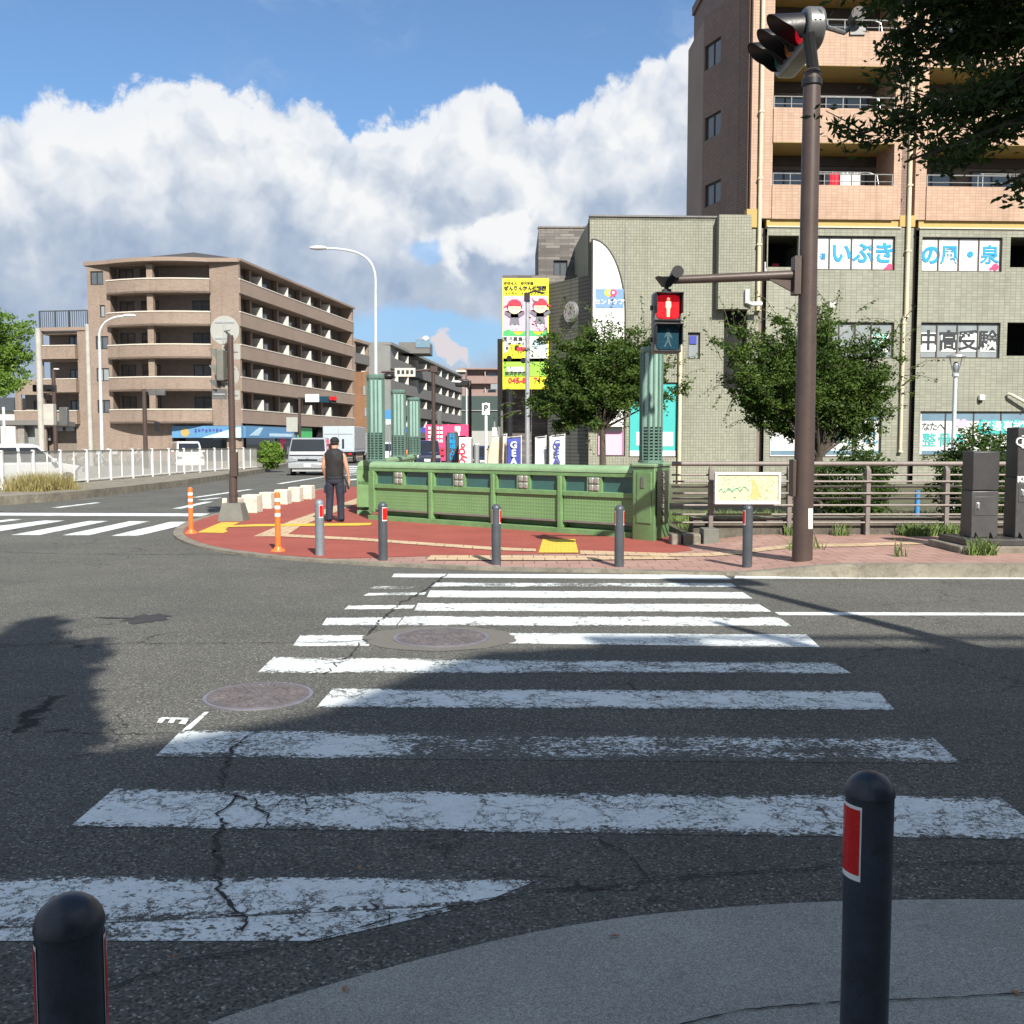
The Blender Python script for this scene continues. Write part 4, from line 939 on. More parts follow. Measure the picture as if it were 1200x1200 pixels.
# ribbed oblique wall with clock
FO = Fr(1.42, 39.25, 2.98-1.42, 37.0-39.25); LO = math.hypot(2.98-1.42, 37.0-39.25)
og = thing('ribbed_wall_building', 'dark ribbed slanting wall between the yellow billboard and the arch sign', 'building', (1.42,39.25,0))
mb = MB(FO.M); mb.box(0, LO-.02, 0, .4, 0, P(641,333,39.25).z); mb.build('wall', M['ribbed'], og)
ck = thing('wall_clock', 'round white wall clock on the dark ribbed wall', 'clock', tuple(FO.at(FO.px(671,366)[0], 0, FO.px(671,366)[1])))
a, z = FO.px(671,366)
mb = MB(FO.M); mb.cyl((a,-.02,z),(a,-.12,z),.40,n=32); mb.build('rim', M['alu'], ck, smooth=True)
mb = MB(FO.M); mb.cyl((a,-.10,z),(a,-.13,z),.34,n=32); mb.build('dial', M['sign_back'], ck)
mb = MB(FO.M)
for t, L in ((.6,.27),(2.3,.2)): mb.add([(a-.02*math.cos(t),-.14,z+.02*math.sin(t)),(a+.02*math.cos(t),-.14,z-.02*math.sin(t)),(a+L*math.sin(t),-.14,z+L*math.cos(t))],[(0,1,2)])
for i in range(12):
    t = i*math.pi/6; x, y = a+.29*math.sin(t), z+.29*math.cos(t); mb.box(x-.015,x+.015,-.139,-.135,y-.015,y+.015)
mb.build('hand', M['dtext'], ck)
# grey brick building behind
kb = thing('grey_brick_building', 'mottled grey brick building with one small window behind the yellow billboard', 'building', (0,41,0))
F4 = Fr(P(583,300,41).x, 41, 1, 0)
mb = MB(F4.M); x_ = F4.px(589,300)[0]; zt4 = F4.px(610,322.5)[1]; x5 = F4.px(693,300)[0]
wall(mb, x_, x5+1, 0, zt4, [], 0); mb.box(x_, x5+1, .01, 6, 0, zt4)
mb.build('lower_wall', M['tile_greybrick'], kb)
F5 = Fr(P(631,300,42).x, 42, 1, 0); x6 = F5.px(695,300)[0]; zt5 = F5.px(660,267.5)[1]
mb = MB(F5.M); hw = F5.rect(648.5,665,305,325); wall(mb, 0, x6+1.5, zt4-.5, zt5, [hw], 0, .2); mb.box(0, x6+1.5, .3, 6, zt4-.5, zt5-.02); mb.box(-.03, x6+1.5, -.04, .3, zt5, zt5+.08)
mb.build('upper_wall', M['tile_greybrick'], kb)
window(kb, F5.M, *hw, 2, M['frame_dark'], M['glass'])
mb = MB(F4.M); mb.box(0, x_-.003, -.3, 5, 0, F4.px(586,398)[1]); mb.build('side_slab', M['greyplain'], kb)
# yellow billboard
bl = thing('billboard', 'tall yellow and pink kindergarten billboard with two cartoon children in red caps', 'billboard', (P(616,400,39).x,39,0))
F6 = Fr(P(589.5,300,39).x, 39, 1, 0)
def br_(u0,u1,v0,v1,m,y=-.02,nm='print'):
    a, b, c, d = F6.rect(u0,u1,v0,v1); q = MB(F6.M); q.box(a,b,y-.004,y,c,d); return q.build(nm, M[m], bl)
a, b, c, d = F6.rect(589,643,326,456); q = MB(F6.M); q.box(a,b,0,.12,c,d); q.box(a+.3,a+.4,.12,1.99,c+.5,c+.6); q.box(b-.4,b-.3,.12,1.99,d-.7,d-.6); q.build('panel', M['yellow'], bl)
br_(590,642,347,388,'pink'); br_(590,642,394,424,'white'); br_(590,642,420,441,'lime'); br_(594,614,430,435.5,'white',-.03)
q = MB(F6.M)
zz = F6.px(600,394)[1]; x0, x1 = F6.px(590,394)[0], F6.px(642,394)[0]; tp_ = [(x0,zz)]+[(x1,zz)]
for i in range(25): t = 1-i/24; tp_.append((x0+(x1-x0)*t, zz+.16+.11*math.sin(t*14)))
q.xprism(tp_, -.03, -.024); q.build('green_hills', M['pgreen'], bl)
def kid(u, v, fl):
    a, z = F6.px(u, v); q = MB(F6.M); s = .034
    q.disc((a,-.05,z+.02), .26, 20, rz=.22); q.build('cartoon_face', M['pskin'], bl)
    q = MB(F6.M); q.disc((a,-.045,z+.09), .30, 20, rz=.25); q.build('cartoon_hair', M['dark'], bl)
    q = MB(F6.M); q.xprism([(a-.3,z+.10),(a+.3,z+.10),(a+.24,z+.27),(a+.1,z+.36),(a-.1,z+.36),(a-.24,z+.27)], -.06, -.052); q.xprism([(a-.3*fl,z+.09),(a-.45*fl,z+.04),(a-.3*fl,z+.16)] if fl < 0 else [(a-.3*fl,z+.16),(a-.45*fl,z+.04),(a-.3*fl,z+.09)], -.06, -.052); q.build('cartoon_cap', M['tred'], bl)
    q = MB(F6.M); q.xprism([(a-.2,z-.62),(a+.2,z-.62),(a+.14,z-.2),(a+.38,z-.08),(a+.4,z-.2),(a+.2,z-.34),(a-.2,z-.34),(a-.4,z-.2),(a-.38,z-.08),(a-.14,z-.2)][::1], -.048, -.042); q.build('cartoon_dress', M['pgrey'], bl)
    q = MB(F6.M)
    for e_ in (-.09,.09): q.disc((a+e_,-.056,z+.02), .022, 8)
    q.build('cartoon_eyes', M['dark'], bl)
    q = MB(F6.M); q.box(a-.12,a-.05,-.045,-.04,z-.78,z-.62); q.box(a+.05,a+.12,-.045,-.04,z-.78,z-.62); q.build('cartoon_legs', M['white'], bl)
kid(603,362,1); kid(633,361,-1)
def bt(s, u, v, size, m='dtext', bold=0, sx=1): a, z = F6.px(u, v); return text(s, size, TX(F6.M, a, -.03, z), M[m], bl, bold=bold, sx=sx)
bt('学校法人　相沢学園', 608, 332, .13); bt('ぜんりんかん幼稚園', 615.5, 337.8, .185, bold=.006); bt('トーホー・スイミングクラブ', 616, 343.8, .125)
bt('園児募集中', 604, 398, .2); bt('2歳・3歳児', 604, 403.5, .15); bt('見学受付中', 604, 409, .16)
bt('横浜市緑区', 604, 438, .17, bold=.004); bt('045-8', 606, 446, .30, 'tred', .008); bt('71', 630, 446, .3, 'tred', .008)
q = MB(F6.M); a, z = F6.px(605, 420); q.xprism([(a-.5,z),(a+.5,z),(a+.5,z+.25),(a+.25,z+.3),(a+.2,z+.55),(a-.25,z+.55),(a-.3,z+.3),(a-.5,z+.2)], -.035, -.03); q.build('bus_print', M['yellow'], bl)
q = MB(F6.M); q.disc((a-.28,-.04,z),.11,14); q.disc((a+.28,-.04,z-.08),.11,14); q.box(a-.05,a+.1,-.045,-.04,z+.3,z+.5); q.build('wheel_print', M['dark'], bl)
q = MB(F6.M); q.box(a+.02,a+.4,-.05,-.046,z+.28,z+.44); q.build('roof_print', M['tred'], bl)
br_(626,641,397,412,'awnlight',-.03)
# ================================================================== LEFT APARTMENT BLOCK
lbA = (P(104,400,89.5).x, 89.5); lbB = (P(281,400,87.8).x, 87.8); lbC = (P(414,400,119.0).x, 119.0)
LF = Fr(*lbA, lbB[0]-lbA[0], lbB[1]-lbA[1]); LS = Fr(*lbB, lbC[0]-lbB[0], lbC[1]-lbB[1])
lenF = math.dist(lbA, lbB); lenS = math.dist(lbB, lbC)
lb = thing('apartment_block', 'taupe apartment block with curved balconies and a low dark hipped roof', 'building', (lbB[0], lbB[1], 0))
tops_ = [LF.px(240, v)[1] for v in (327,364.5,403,441,479.3)]
z0_ = tops_[4]; stL = (tops_[0]-tops_[4])/4; tops_ = [tops_[0]-stL*i for i in range(5)]
PH = 1.28; eave = tops_[0]+1.52
u2s = lambda u, v=400: LF.px(u, v)[0]
# front wall with holes: windows of the left strip + balcony recess
bs0, bs1 = u2s(130.5), u2s(247)
cw = LF.rect(108.5,122,336,334)
hf = []
for i, t in enumerate(tops_):
    hf.append((bs0, bs1, t-.25 if i else t-.25, t+stL-PH-.0 if i else eave-.25))
lw = []
for i, t in enumerate(tops_):
    if i == 1: lw.append((u2s(118), u2s(124), t-.35, t+.75))
    elif i == 0: lw.append((u2s(108), u2s(123), t-.32, t+.9))
    else: lw.append((u2s(112), u2s(127), t-.32, t+.85))
gw = (u2s(252), lenF-.02, 0, tops_[4]-PH-.15)
mb = MB(LF.M); wall(mb, 0, lenF, 0, eave, hf+lw+[(u2s(200), lenF-.3, .05, tops_[4]-PH-.2)], 0, .25)
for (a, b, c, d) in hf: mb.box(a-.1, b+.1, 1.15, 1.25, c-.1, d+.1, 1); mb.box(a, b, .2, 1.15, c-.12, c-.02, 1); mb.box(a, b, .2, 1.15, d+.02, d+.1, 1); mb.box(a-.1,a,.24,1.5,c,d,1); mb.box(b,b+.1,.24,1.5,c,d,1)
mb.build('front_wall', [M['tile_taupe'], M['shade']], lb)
for i, h in enumerate(lw): window(lb, LF.M, *h, 1 if i == 1 else 2, M['frame_dark'], M['glass_l'] if i % 2 else M['glass'], y=.1, fw=.09)
for i, t in enumerate(tops_):
    # bulging balcony parapet
    for nm, mm, za, zb_, ex in (('balcony_parapet','tile_taupe',t-PH,t-.10,0),('balcony_coping','coping',t-.10,t,.05)):
        q = MB(LF.M); n = 16; out = []; inn = []
        for k_ in range(n+1):
            f = k_/n; x = bs0-.15+(bs1-bs0+.3)*f; d = 1.25*math.sin(math.pi*(.08+.84*min(1,f*1.02)))**.8 if True else 0
            out.append((x, -d-ex)); inn.append((x, -d+.16+ex))
        q.prism(out+[(bs1+.15,0.0)]+[(bs0-.15,0.0)] if nm == 'x' else out+list(reversed(inn)), za, zb_)
        if nm == 'balcony_parapet': q.prism(out+[(bs1+.1,.2),(bs0-.1,.2)], za-.002, za+.16)
        q.build(nm, M[mm], lb)
    q = MB(LF.M); sp_ = u2s(182.5); q.box(sp_-.28, sp_+.28, -.9, -.5, t, t+stL-PH-.002 if i else eave-.3); q.build('balcony_column', M['tile_taupe'], lb)
    window(lb, LF.M @ Matrix.Translation((0,1.03,0)), u2s(134), u2s(151), t-.7, t+1.22, 2, M['frame_dark'], M['glass_l'], fw=.09)
    window(lb, LF.M @ Matrix.Translation((0,1.03,0)), u2s(159), u2s(180), t-.7, t+1.22, 2, M['frame_dark'], M['glass_l'], fw=.09)
    if i: window(lb, LF.M @ Matrix.Translation((0,1.03,0)), u2s(220), u2s(242), t-.7, t+1.15, 2, M['frame_dark'], M['glass_l'] if i == 3 else M['glass'], fw=.09)
# eaves and roof
q = MB(LF.M); n = 16; out = [(-.35,0)]
for k_ in range(n+1):
    f = k_/n; x = bs0+(bs1-bs0)*f; out.append((x, -1.35*math.sin(math.pi*(.06+.88*f))**.8-.25))
out += [(lenF+.1,-.25),(lenF+.1,2),(-.35,2)]
q.prism(out, eave-.12, eave+.22); q.build('front_cornice', M['parapet_side'], lb)
q = MB(LF.M); rp = [(.3,.3),(lenF-.1,.2),(lenF-1.0,30.5),(.3,30.5)]; zr = eave+.24
apx = LF.px(224, 294.5, 5); c_ = (apx[0], 5.5, apx[1]); c2 = (apx[0], 24, apx[1])
q.add([(x,y,zr) for x, y in rp]+[c_, c2], [(0,1,4),(1,2,5,4),(2,3,5),(3,0,4,5),(0,3,2,1)]); q.build('roof', M['roof'], lb)
q = MB(LF.M); q.box(.01, lenF-1.9, 1.62, 30, 0, eave); q.build('core_wall', M['tile_taupe'], lb)
# side facade
for xa_, xb_ in ((0,.35),(lenS-.6,lenS)): q = MB(LS.M); q.box(xa_, xb_, -.02 if xa_ else 0, 1.4, 0, eave); q.build('side_wall', M['tile_taupe'], lb)
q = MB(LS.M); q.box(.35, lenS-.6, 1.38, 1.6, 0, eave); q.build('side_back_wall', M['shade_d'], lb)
q = MB(LS.M); q.box(-.1, lenS+.1, -.25, 1.4, eave, eave+.20); q.build('side_cornice', M['parapet_side'], lb)
pu = [LS.px(u, 400)[0] for u in (309,339.5,365.5,388)]
for i, t in enumerate(tops_):
    q = MB(LS.M); q.box(.02, lenS-.02, -.10, .08, t-PH, t-.09); q.box(.02, lenS-.02, .08, 1.35, t-PH, t-PH+.15); q.build('side_balcony_parapet', M['parapet_side'], lb)
    q = MB(LS.M); q.box(0.0, lenS-.0, -.14, .12, t-.09, t); 
    q.build('side_balcony_coping', M['coping'], lb)
    zt_2 = t+stL-PH if i else eave
    for k_, s_ in enumerate(pu):
        q = MB(LS.M); q.box(s_-.9, s_+.9, .02, .14, t-.2, t+1.05) if False else q.box(s_-.06, s_+.06, .10, 1.3, t-.9, t+1.0); q.build('balcony_partition', M['whitewall'], lb)
        q = MB(LS.M); q.box(s_-.9, s_-.5, .9, 1.34, t-PH+.16, zt_2-.01); q.build('balcony_pier', M['tile_taupe'], lb)
    ed = [0.4]+pu+[lenS-.7]
    for k_ in range(5):
        a, b = ed[k_]+.5, ed[k_+1]-1.1
        if b-a > 1: window(lb, LS.M @ Matrix.Translation((0,1.2,0)), a, a+min(3.6, b-a), t-.9, t+.95, 3, M['frame_dark'], M['glass_l'] if (k_+i) % 3 == 0 else M['glass'], fw=.1)
# ground floor shop
q = MB(LF.M); q.box(u2s(200), lenF-.1, 1.3, 1.4, 0, 3.4); q.build('shop_glazing', M['glass_d'], lb)
q = MB(LF.M); q.cyl((lenF-.55,.3,0),(lenF-.55,.3,3.3),.45,n=16); q.build('round_column', M['tile_taupe'], lb, smooth=True)
q = MB(LS.M); q.box(.4, 14, 0.3, .5, 0, 3.3); q.build('shop_front', M['glass_d'], lb)
q = MB(LS.M); q.box(14.1, 18, .2, .5, 0, 3.3); q.build('shop_panel', M['pgreen'], lb)
q = MB(LS.M); q.box(8.5, 12.0, .2, .29, .6, 2.9); q.build('shop_poster', M['pgrey'], lb)
q = MB(LS.M); q.box(9.0, 10.5, .15, .19, 1.0, 2.6); q.build('shop_poster_print', M['hotpink'], lb)
q = MB(LS.M); q.box(20, 30, .25, .5, 0, 3.2); q.build('garage_dark_panel', M['dark'], lb)  # near-black slab in place of the garage's inner shade
# blue fascia sign of the shop
zf0 = LF.px(240,513)[1]; zf1 = LF.px(240,500.5)[1]
fs = thing('shop_sign', 'long blue and pale blue fascia sign wrapped round the shop corner', 'sign', (lbB[0], lbB[1], zf0))
q = MB(LF.M); q.box(u2s(201), lenF+.15, -.35, -.05, zf0, zf1+.1); q.build('front_panel', M['awnblue'], fs)
q = MB(LF.M); a = u2s(236); q.xprism([(a,zf0),(lenF+.1,zf0),(lenF+.1,zf1),(a+3.4,zf1)], -.38, -.352); q.build('pale_wave', M['awnlight'], fs)
q = MB(LF.M); q.disc((u2s(216.5),-.37,(zf0+zf1)/2),.4,20); q.build('sun_logo', M['ochre'], fs)
text('すみれ歯科ホワイト', .8, TX(LF.M, u2s(247), -.40, (zf0+zf1)/2+.05), M['banblue'], fs) if False else None
q = MB(LF.M)
for i in range(8): a = u2s(228+i*4.2); q.box(a, a+.19, -.392, -.384, zf0+.5+.06*(i%3), zf1-.15-.05*(i%2))
q.build('sign_letters', M['banblue'], fs)
q = MB(LS.M); q.box(0.2, 12, -.3, -.05, zf0, zf1+.1); q.build('side_panel', M['awnblue'], fs)
q = MB(LS.M); q.xprism([(1,zf0+.2),(3,zf0+.2),(4,zf1),(3.2,zf1)], -.33, -.302); q.box(5.5, 11, -.33, -.302, zf0+.15, zf0+.45); q.build('side_print', M['awnlight'], fs)
# lower wing at the left
WF = Fr(P(-10,400,94).x, 94, P(106,400,92.5).x-P(-10,400,94).x, -1.5)
wg = thing('apartment_block', 'low four storey taupe apartment wing with a metal railing on its flat roof', 'building', tuple(WF.at(0)))
us = lambda u: WF.px(u, 450)[0]; zw = WF.px(70, 387.5)[1]
wt = [WF.px(70, v)[1] for v in (405,444,481)]
hs = [(us(51), us(92), t-.2, t+stL-PH) for t in wt]+[(us(24), us(46), wt[2]-.2, wt[2]+1.5)]
q = MB(WF.M); xr_ = WF.px(106,450)[0]
wall(q, us(48), xr_, 0, zw, hs[:3]+[(us(52),us(88),.3,3.2)], 0, .2)
zl = WF.px(40, 456)[1]; wall(q, us(17), us(48)-.002, 0, zl+.9, [hs[3]], 0, .2)
q.box(us(48)+.01, xr_, 1.5, 10, 0, zw-.01); q.box(us(17), us(48), 1.5, 10, 0, zl+.85); q.box(us(48), xr_, .2, 1.6, zw-.3, zw-.02)
for t in wt: q.box(us(51), us(92), .2, 1.5, t-PH, t-PH+.2)
q.build('wall', [M['tile_taupe']], wg)
q = MB(WF.M); q.box(us(50), us(92), 1.44, 1.49, 0, zw-.4); q.box(us(18), us(47), 1.44, 1.49, 0, zl+.8); q.build('shade_toned_recess_wall', M['shade'], wg)
for j, t in enumerate(wt):
    a = us(50.5) if j < 2 else us(20)
    q = MB(WF.M); q.box(a, us(93), -.55, -.38, t-PH, t-.08); q.box(a, us(93), -.38, 0, t-PH, t-PH+.15); q.box(us(93)-.15, us(93), -.38, 0, t-PH+.15, t-.08); q.build('balcony_parapet', M['tile_taupe'], wg)
    q = MB(WF.M); q.box(a-.03, us(93)+.03, -.6, -.34, t-.08, t); q.build('balcony_coping', M['coping'], wg)
    window(wg, WF.M @ Matrix.Translation((0,1.3,0)), us(72), us(91), t-.6, t+1.0, 3, M['frame_dark'], M['glass'], fw=.1)
window(wg, WF.M @ Matrix.Translation((0,1.3,0)), us(28), us(45), wt[2]-.6, wt[2]+1.0, 2, M['frame_dark'], M['glass'], fw=.1)
q = MB(WF.M); q.box(us(47), xr_-.3, -.1, .2, zw, zw+.3); q.build('cornice', M['parapet_side'], wg)
q = MB(WF.M); x = us(48); zr0 = zw+.3; q.box(us(48), us(105), .1, .18, zr0+1.5, zr0+1.6)
while x < us(105): q.box(x, x+.05, .12, .16, zr0, zr0+1.5); x += .22
for u in (48,66,82,104): a = us(u); q.box(a-.06, a+.06, .08, .2, zr0, zr0+1.6)
q.build('roof_railing', M['gun'], wg)
q = MB(WF.M)
for (a, b, c, d) in ((55,65,498,505),(69,79,498,505),(81,90,509,514),(91,96,509,514),(45,50,510,516)): q.box(us(a), us(b), .9, 1.0, WF.px(70,d)[1], WF.px(70,c)[1])
q.build('shop_windows', M['glass_l'], wg)
# small flat roofed porch
ph_ = thing('porch', 'low grey flat roofed porch in front of the apartment wing', 'porch', (P(20,500,70).x,70,0))
FP = Fr(P(-30,500,70).x, 70, 1, 0); q = MB(FP.M); a = FP.px(-30,490)[0]; b = FP.px(44,490)[0]; z1 = FP.px(20,492.5)[1]; z2 = FP.px(20,498)[1]
q.box(a, b, 0, 6, z2, z1); q.build('roof', M['greyside'], ph_)
for u in (22,42,-10): q = MB(FP.M); x = FP.px(u,500)[0]; q.box(x-.22, x+.22, .3, .8, 0, z2); q.build('column', M['conc'], ph_)
q = MB(FP.M); q.box(FP.px(24,500)[0], FP.px(40,500)[0], 1, 1.1, 0, z2-.05); q.build('back_panel', M['glass_l'], ph_)
# blue-grey house far left
hb_ = thing('house', 'dark blue roofed building at the left edge beyond the porch', 'building', (P(0,480,110).x,110,0))
q = MB(); x0 = P(-60,480,110).x; x1 = P(17,480,110).x; q.box(x0,x1,110,118,0,P(0,482,110).z); q.build('wall', M['whitewall'], hb_)
q = MB(); q.box(x0-.3,x1+.2,109.6,118,P(0,482,110).z,P(0,466,110).z); q.build('roof', M['banblue'] if False else M['gun'], hb_)
# ================================================================== BUILDINGS DOWN THE STREET
def longblock(label, p0, p1, zt, tops__, ph, pm, wallm, npart, depth=14, group=None, endw=None, name='apartment_block', partm='whitewall', px0=None):
    F_ = Fr(p0[0], p0[1], p1[0]-p0[0], p1[1]-p0[1]); L = math.dist(p0, p1)
    r_ = thing(name, label, 'building', (p0[0], p0[1], 0), 0, group)
    q = MB(F_.M); q.box(0, L, 1.4, depth, 0, zt); q.box(0, .5, 0, 1.4, 0, zt); q.box(L-.5, L, 0, 1.4, 0, zt); q.box(-.1, L+.1, -.2, depth, zt, zt+.35); q.build('wall', M[wallm], r_)
    for t in tops__:
        q = MB(F_.M); q.box(.01, L-.01, -.1, .06, t-ph, t); q.box(.01, L-.01, .06, 1.4, t-ph, t-ph+.15); q.build('balcony_parapet', M[pm], r_)
        for i in range(npart): q = MB(F_.M); s_ = L*(i+.7)/npart; q.box(s_-.06, s_+.06, .0, 1.3, t-.6, t+1.1); q.build('balcony_partition', M[partm], r_)
        for i in range(npart):
            q = MB(F_.M); s_ = L*(i+.7)/npart; q.box(s_+.6, s_+2.6, 1.33, 1.39, t-.9, t+.9); q.build('window', M['glass'], r_)
    return r_, F_, L
mbp0 = (P(457,400,128).x,128); mbp1 = (P(541,400,190).x,190)
zt3 = P(457,404,128).z; st3 = 2.95
r_, F_, L_ = longblock('long grey apartment block with white balcony partitions receding down the street', mbp0, mbp1, zt3, [P(457,418,128).z-st3*i for i in range(4)], 1.5, 'greyside', 'greyplain', 9)
q = MB(); q.box(mbp0[0]-3.5, mbp0[0]-.02, 128, 136, 0, zt3+.3); q.build('end_wall', M['greyplain'], r_)
q = MB(); x0 = P(467,400,140).x; q.box(x0, x0+4.4, 140, 145, zt3, P(467,401,140).z); q.build('roof_house', M['greyside'], r_)
q = MB(); q.box(x0+2.4, x0+4.45, 139.9, 140, zt3+.8, zt3+2.0); q.build('roof_house_window', M['glass_b'], r_)
dsh = thing('satellite_dish', 'small white satellite dish on the roof of the long grey block', 'dish', (x0+4.2,140,P(499,403,140).z))
q = MB(); c0 = Vector((P(499,397,140).x,140,P(499,397,140).z)); q.ell(c0, (.42,.12,.42), 14, 8); q.build('reflector', M['white'], dsh, smooth=True); q = MB(); q.cyl(c0, (c0.x,c0.y,P(499,403,140).z), .04, n=6); q.build('mast', M['alu'], dsh)
# brown building between
r2, F2_, L2 = longblock('narrow grey balconied building with a brown brick flank, between the two long blocks', (P(415,400,122).x,122), (P(432,400,127).x,127), P(420,400,122).z, [P(420,413,122).z, P(420,413,122).z-3.1], 1.2, 'greyside', 'parapet_side', 1, 10)
q = MB(); q.box(P(414,450,121.5).x, P(431,450,121.5).x, 121.3, 121.8, 0, P(420,436,121.5).z); q.build('brick_flank', M['brownbrick'], r2)
q = MB(); q.box(P(425.5,450,121.2).x, P(428,450,121.2).x, 121.2, 121.3, P(425,463,121).z, P(425,452,121).z); q.box(P(427,450,121.2).x, P(429,450,121.2).x, 121.2, 121.3, P(425,488,121).z, P(425,478,121).z); q.build('window', M['glass_l'], r2)
# far brown block
fr_, Ff, Lf = longblock('far pinkish brown apartment block at the end of the street', (P(541,440,235).x,235), (P(590,440,235).x+6,235), P(560,433,235).z, [P(560,441,235).z, P(560,460,235).z], 1.7, 'pinkbrown', 'pinkbrown', 2, 12)
q = MB(); q.box(P(575,450,234.6).x, P(583,450,234.6).x, 234.5, 234.8, P(575,456,234.6).z, P(575,450,234.6).z); q.build('window', M['glass_l'], fr_)
f2 = thing('apartment_block', 'brownish narrow block just right of the end of the long grey block', 'building', (P(546,440,220).x,220,0))
q = MB(); q.box(P(536,440,215).x, P(545,440,215).x, 215, 225, 0, P(540,431,215).z); q.build('wall', M['pinkbrown'], f2); q = MB(); q.box(P(535,440,214.5).x, P(546,440,214.5).x, 214.4, 215, P(540,436,215).z, P(540,434,215).z); q.build('ledge', M['coping'], f2)
hd = thing('hoarding_building', 'dark green sheet-clad building below the far brown block', 'building', (P(560,500,150).x,150,0))
q = MB(); q.box(P(541,490,150).x, P(610,490,150).x, 150, 160, 0, P(560,464,150).z); q.build('wall', M['darkgreenwall'], hd)
q = MB(); q.box(P(541,490,149.9).x, P(610,490,149.9).x, 149.8, 149.95, P(560,481.5,150).z, P(560,480.8,150).z); q.box(P(541,490,149.9).x, P(600,490,149.9).x, 149.8, 149.99, 0, P(560,505,150).z); q.build('pale_band', M['sign_back'], hd)
# pink kiosk
pk = thing('kiosk', 'hot pink shop front with white signs beyond the green parapet', 'kiosk', (P(525,520,88).x,88,0))
K0, K1 = P(499,520,88).x, P(551,520,88).x; zk = P(520,497.5,88).z
q = MB(); q.box(K0, K1, 88, 92, zk-1.0, zk); q.box(K0, P(505,520,88).x, 88, 92, 0, zk-1); q.box(P(509,520,88).x, P(522,520,88).x, 87.9, 92, .1, zk-1); q.box(P(546,520,88).x,K1,88,92,0,zk-1); q.build('shell', M['hotpink'], pk)
q = MB(); q.box(P(505,520,88.3).x, P(546,520,88.3).x, 88.6, 88.7, 0, zk-.9); q.build('opening', M['dark'], pk)  # near-black panel drawn for the shade inside the kiosk
q = MB()
for i in range(4):
    for u in (502,512,516): a = P(u,520,87.8).x; q.box(a, a+.22, 87.82, 87.86, zk-.45-i*.38, zk-.2-i*.38)
a = P(533,520,87.9).x; q.box(a, a+.5, 87.9, 87.96, zk-.6, zk-.15); q.box(a+.2, a+.45, 87.86, 87.9, zk-1.0, zk-.25); q.build('sign_letters', M['white'], pk)
q = MB(); q.box(P(513,520,87.8).x, P(521,520,87.8).x, 87.7, 87.8, .6, 1.3); q.build('red_poster', M['tred'], pk)
bs_ = thing('shop_sign', 'small dark blue shop sign left of the pink kiosk', 'sign', (P(490,500,92).x,92,0))
q = MB(); q.box(P(476,500,92).x, P(499,500,92).x, 92, 92.3, P(490,507,92).z, P(490,501,92).z); q.build('panel', M['banblue'], bs_); q = MB(); q.cyl((P(480,500,92.1).x,92.2,0),(P(480,500,92.1).x,92.2,P(490,507,92).z),.06,n=8); q.box(P(488,500,92).x, P(492,500,92).x, 91.95, 91.99, P(490,506,92).z, P(490,502,92).z); q.build('post', M['white'], bs_)
# building behind the camera that shades the near half of the crossing
ob = thing('office_building', 'grey office building behind the viewer whose parapet shades the near crossing', 'building', (8,-10,0))
HB = 12.0; Lsh = HB/math.tan(SUN_EL); off = Vector((math.sin(SUN_AZ)*Lsh, -math.cos(SUN_AZ)*Lsh))
shp = [g(-60,905,0), g(200,866,0), g(372,834,0), g(480,790,0), g(560,765,0), g(700,757,0), g(1200,757,0)]
rp = [(p.x+off.x, p.y+off.y) for p in shp]; rp[0] = (rp[0][0]-1.6, rp[0][1]-.8)
rp = rp+[(40, rp[-1][1]-.02)]
q = MB(); q.prism(rp+[(40,-26),(rp[0][0],-26)], 0, HB); q.build('wall', M['tile_greyflat'], ob)
x0, x1, yy = rp[5][0], rp[6][0], rp[5][1]
q = MB(); q.box(x0+.0, 40, yy+.0, yy+.12, HB+.19, HB+.27)
for x in (x0+.0, x0+.25, P(0,0,1).x+0, x0+1.55, x0+2.7, x0+2.85, x0+4.2, x0+6, x0+8): q.box(x, x+.14, yy+.01, yy+.11, HB, HB+.19)
q.box(x0, x0+.9, yy+.02, yy+.1, HB, HB+.19); q.box(x0+4.2, 40, yy+.02, yy+.1, HB, HB+.19)
q.build('roof_rail', M['gun'], ob)
for i in range(6):
    for j in range(3):
        window(ob, Matrix.Translation((x0+.8+i*3, yy+.07, 0)) @ Matrix.Rotation(math.pi, 4, 'Z') @ Matrix.Translation((-2,0,0)), 0, 2, 1.2+j*3.4, 2.9+j*3.4, 2, M['frame_dark'], M['glass'], y=0)
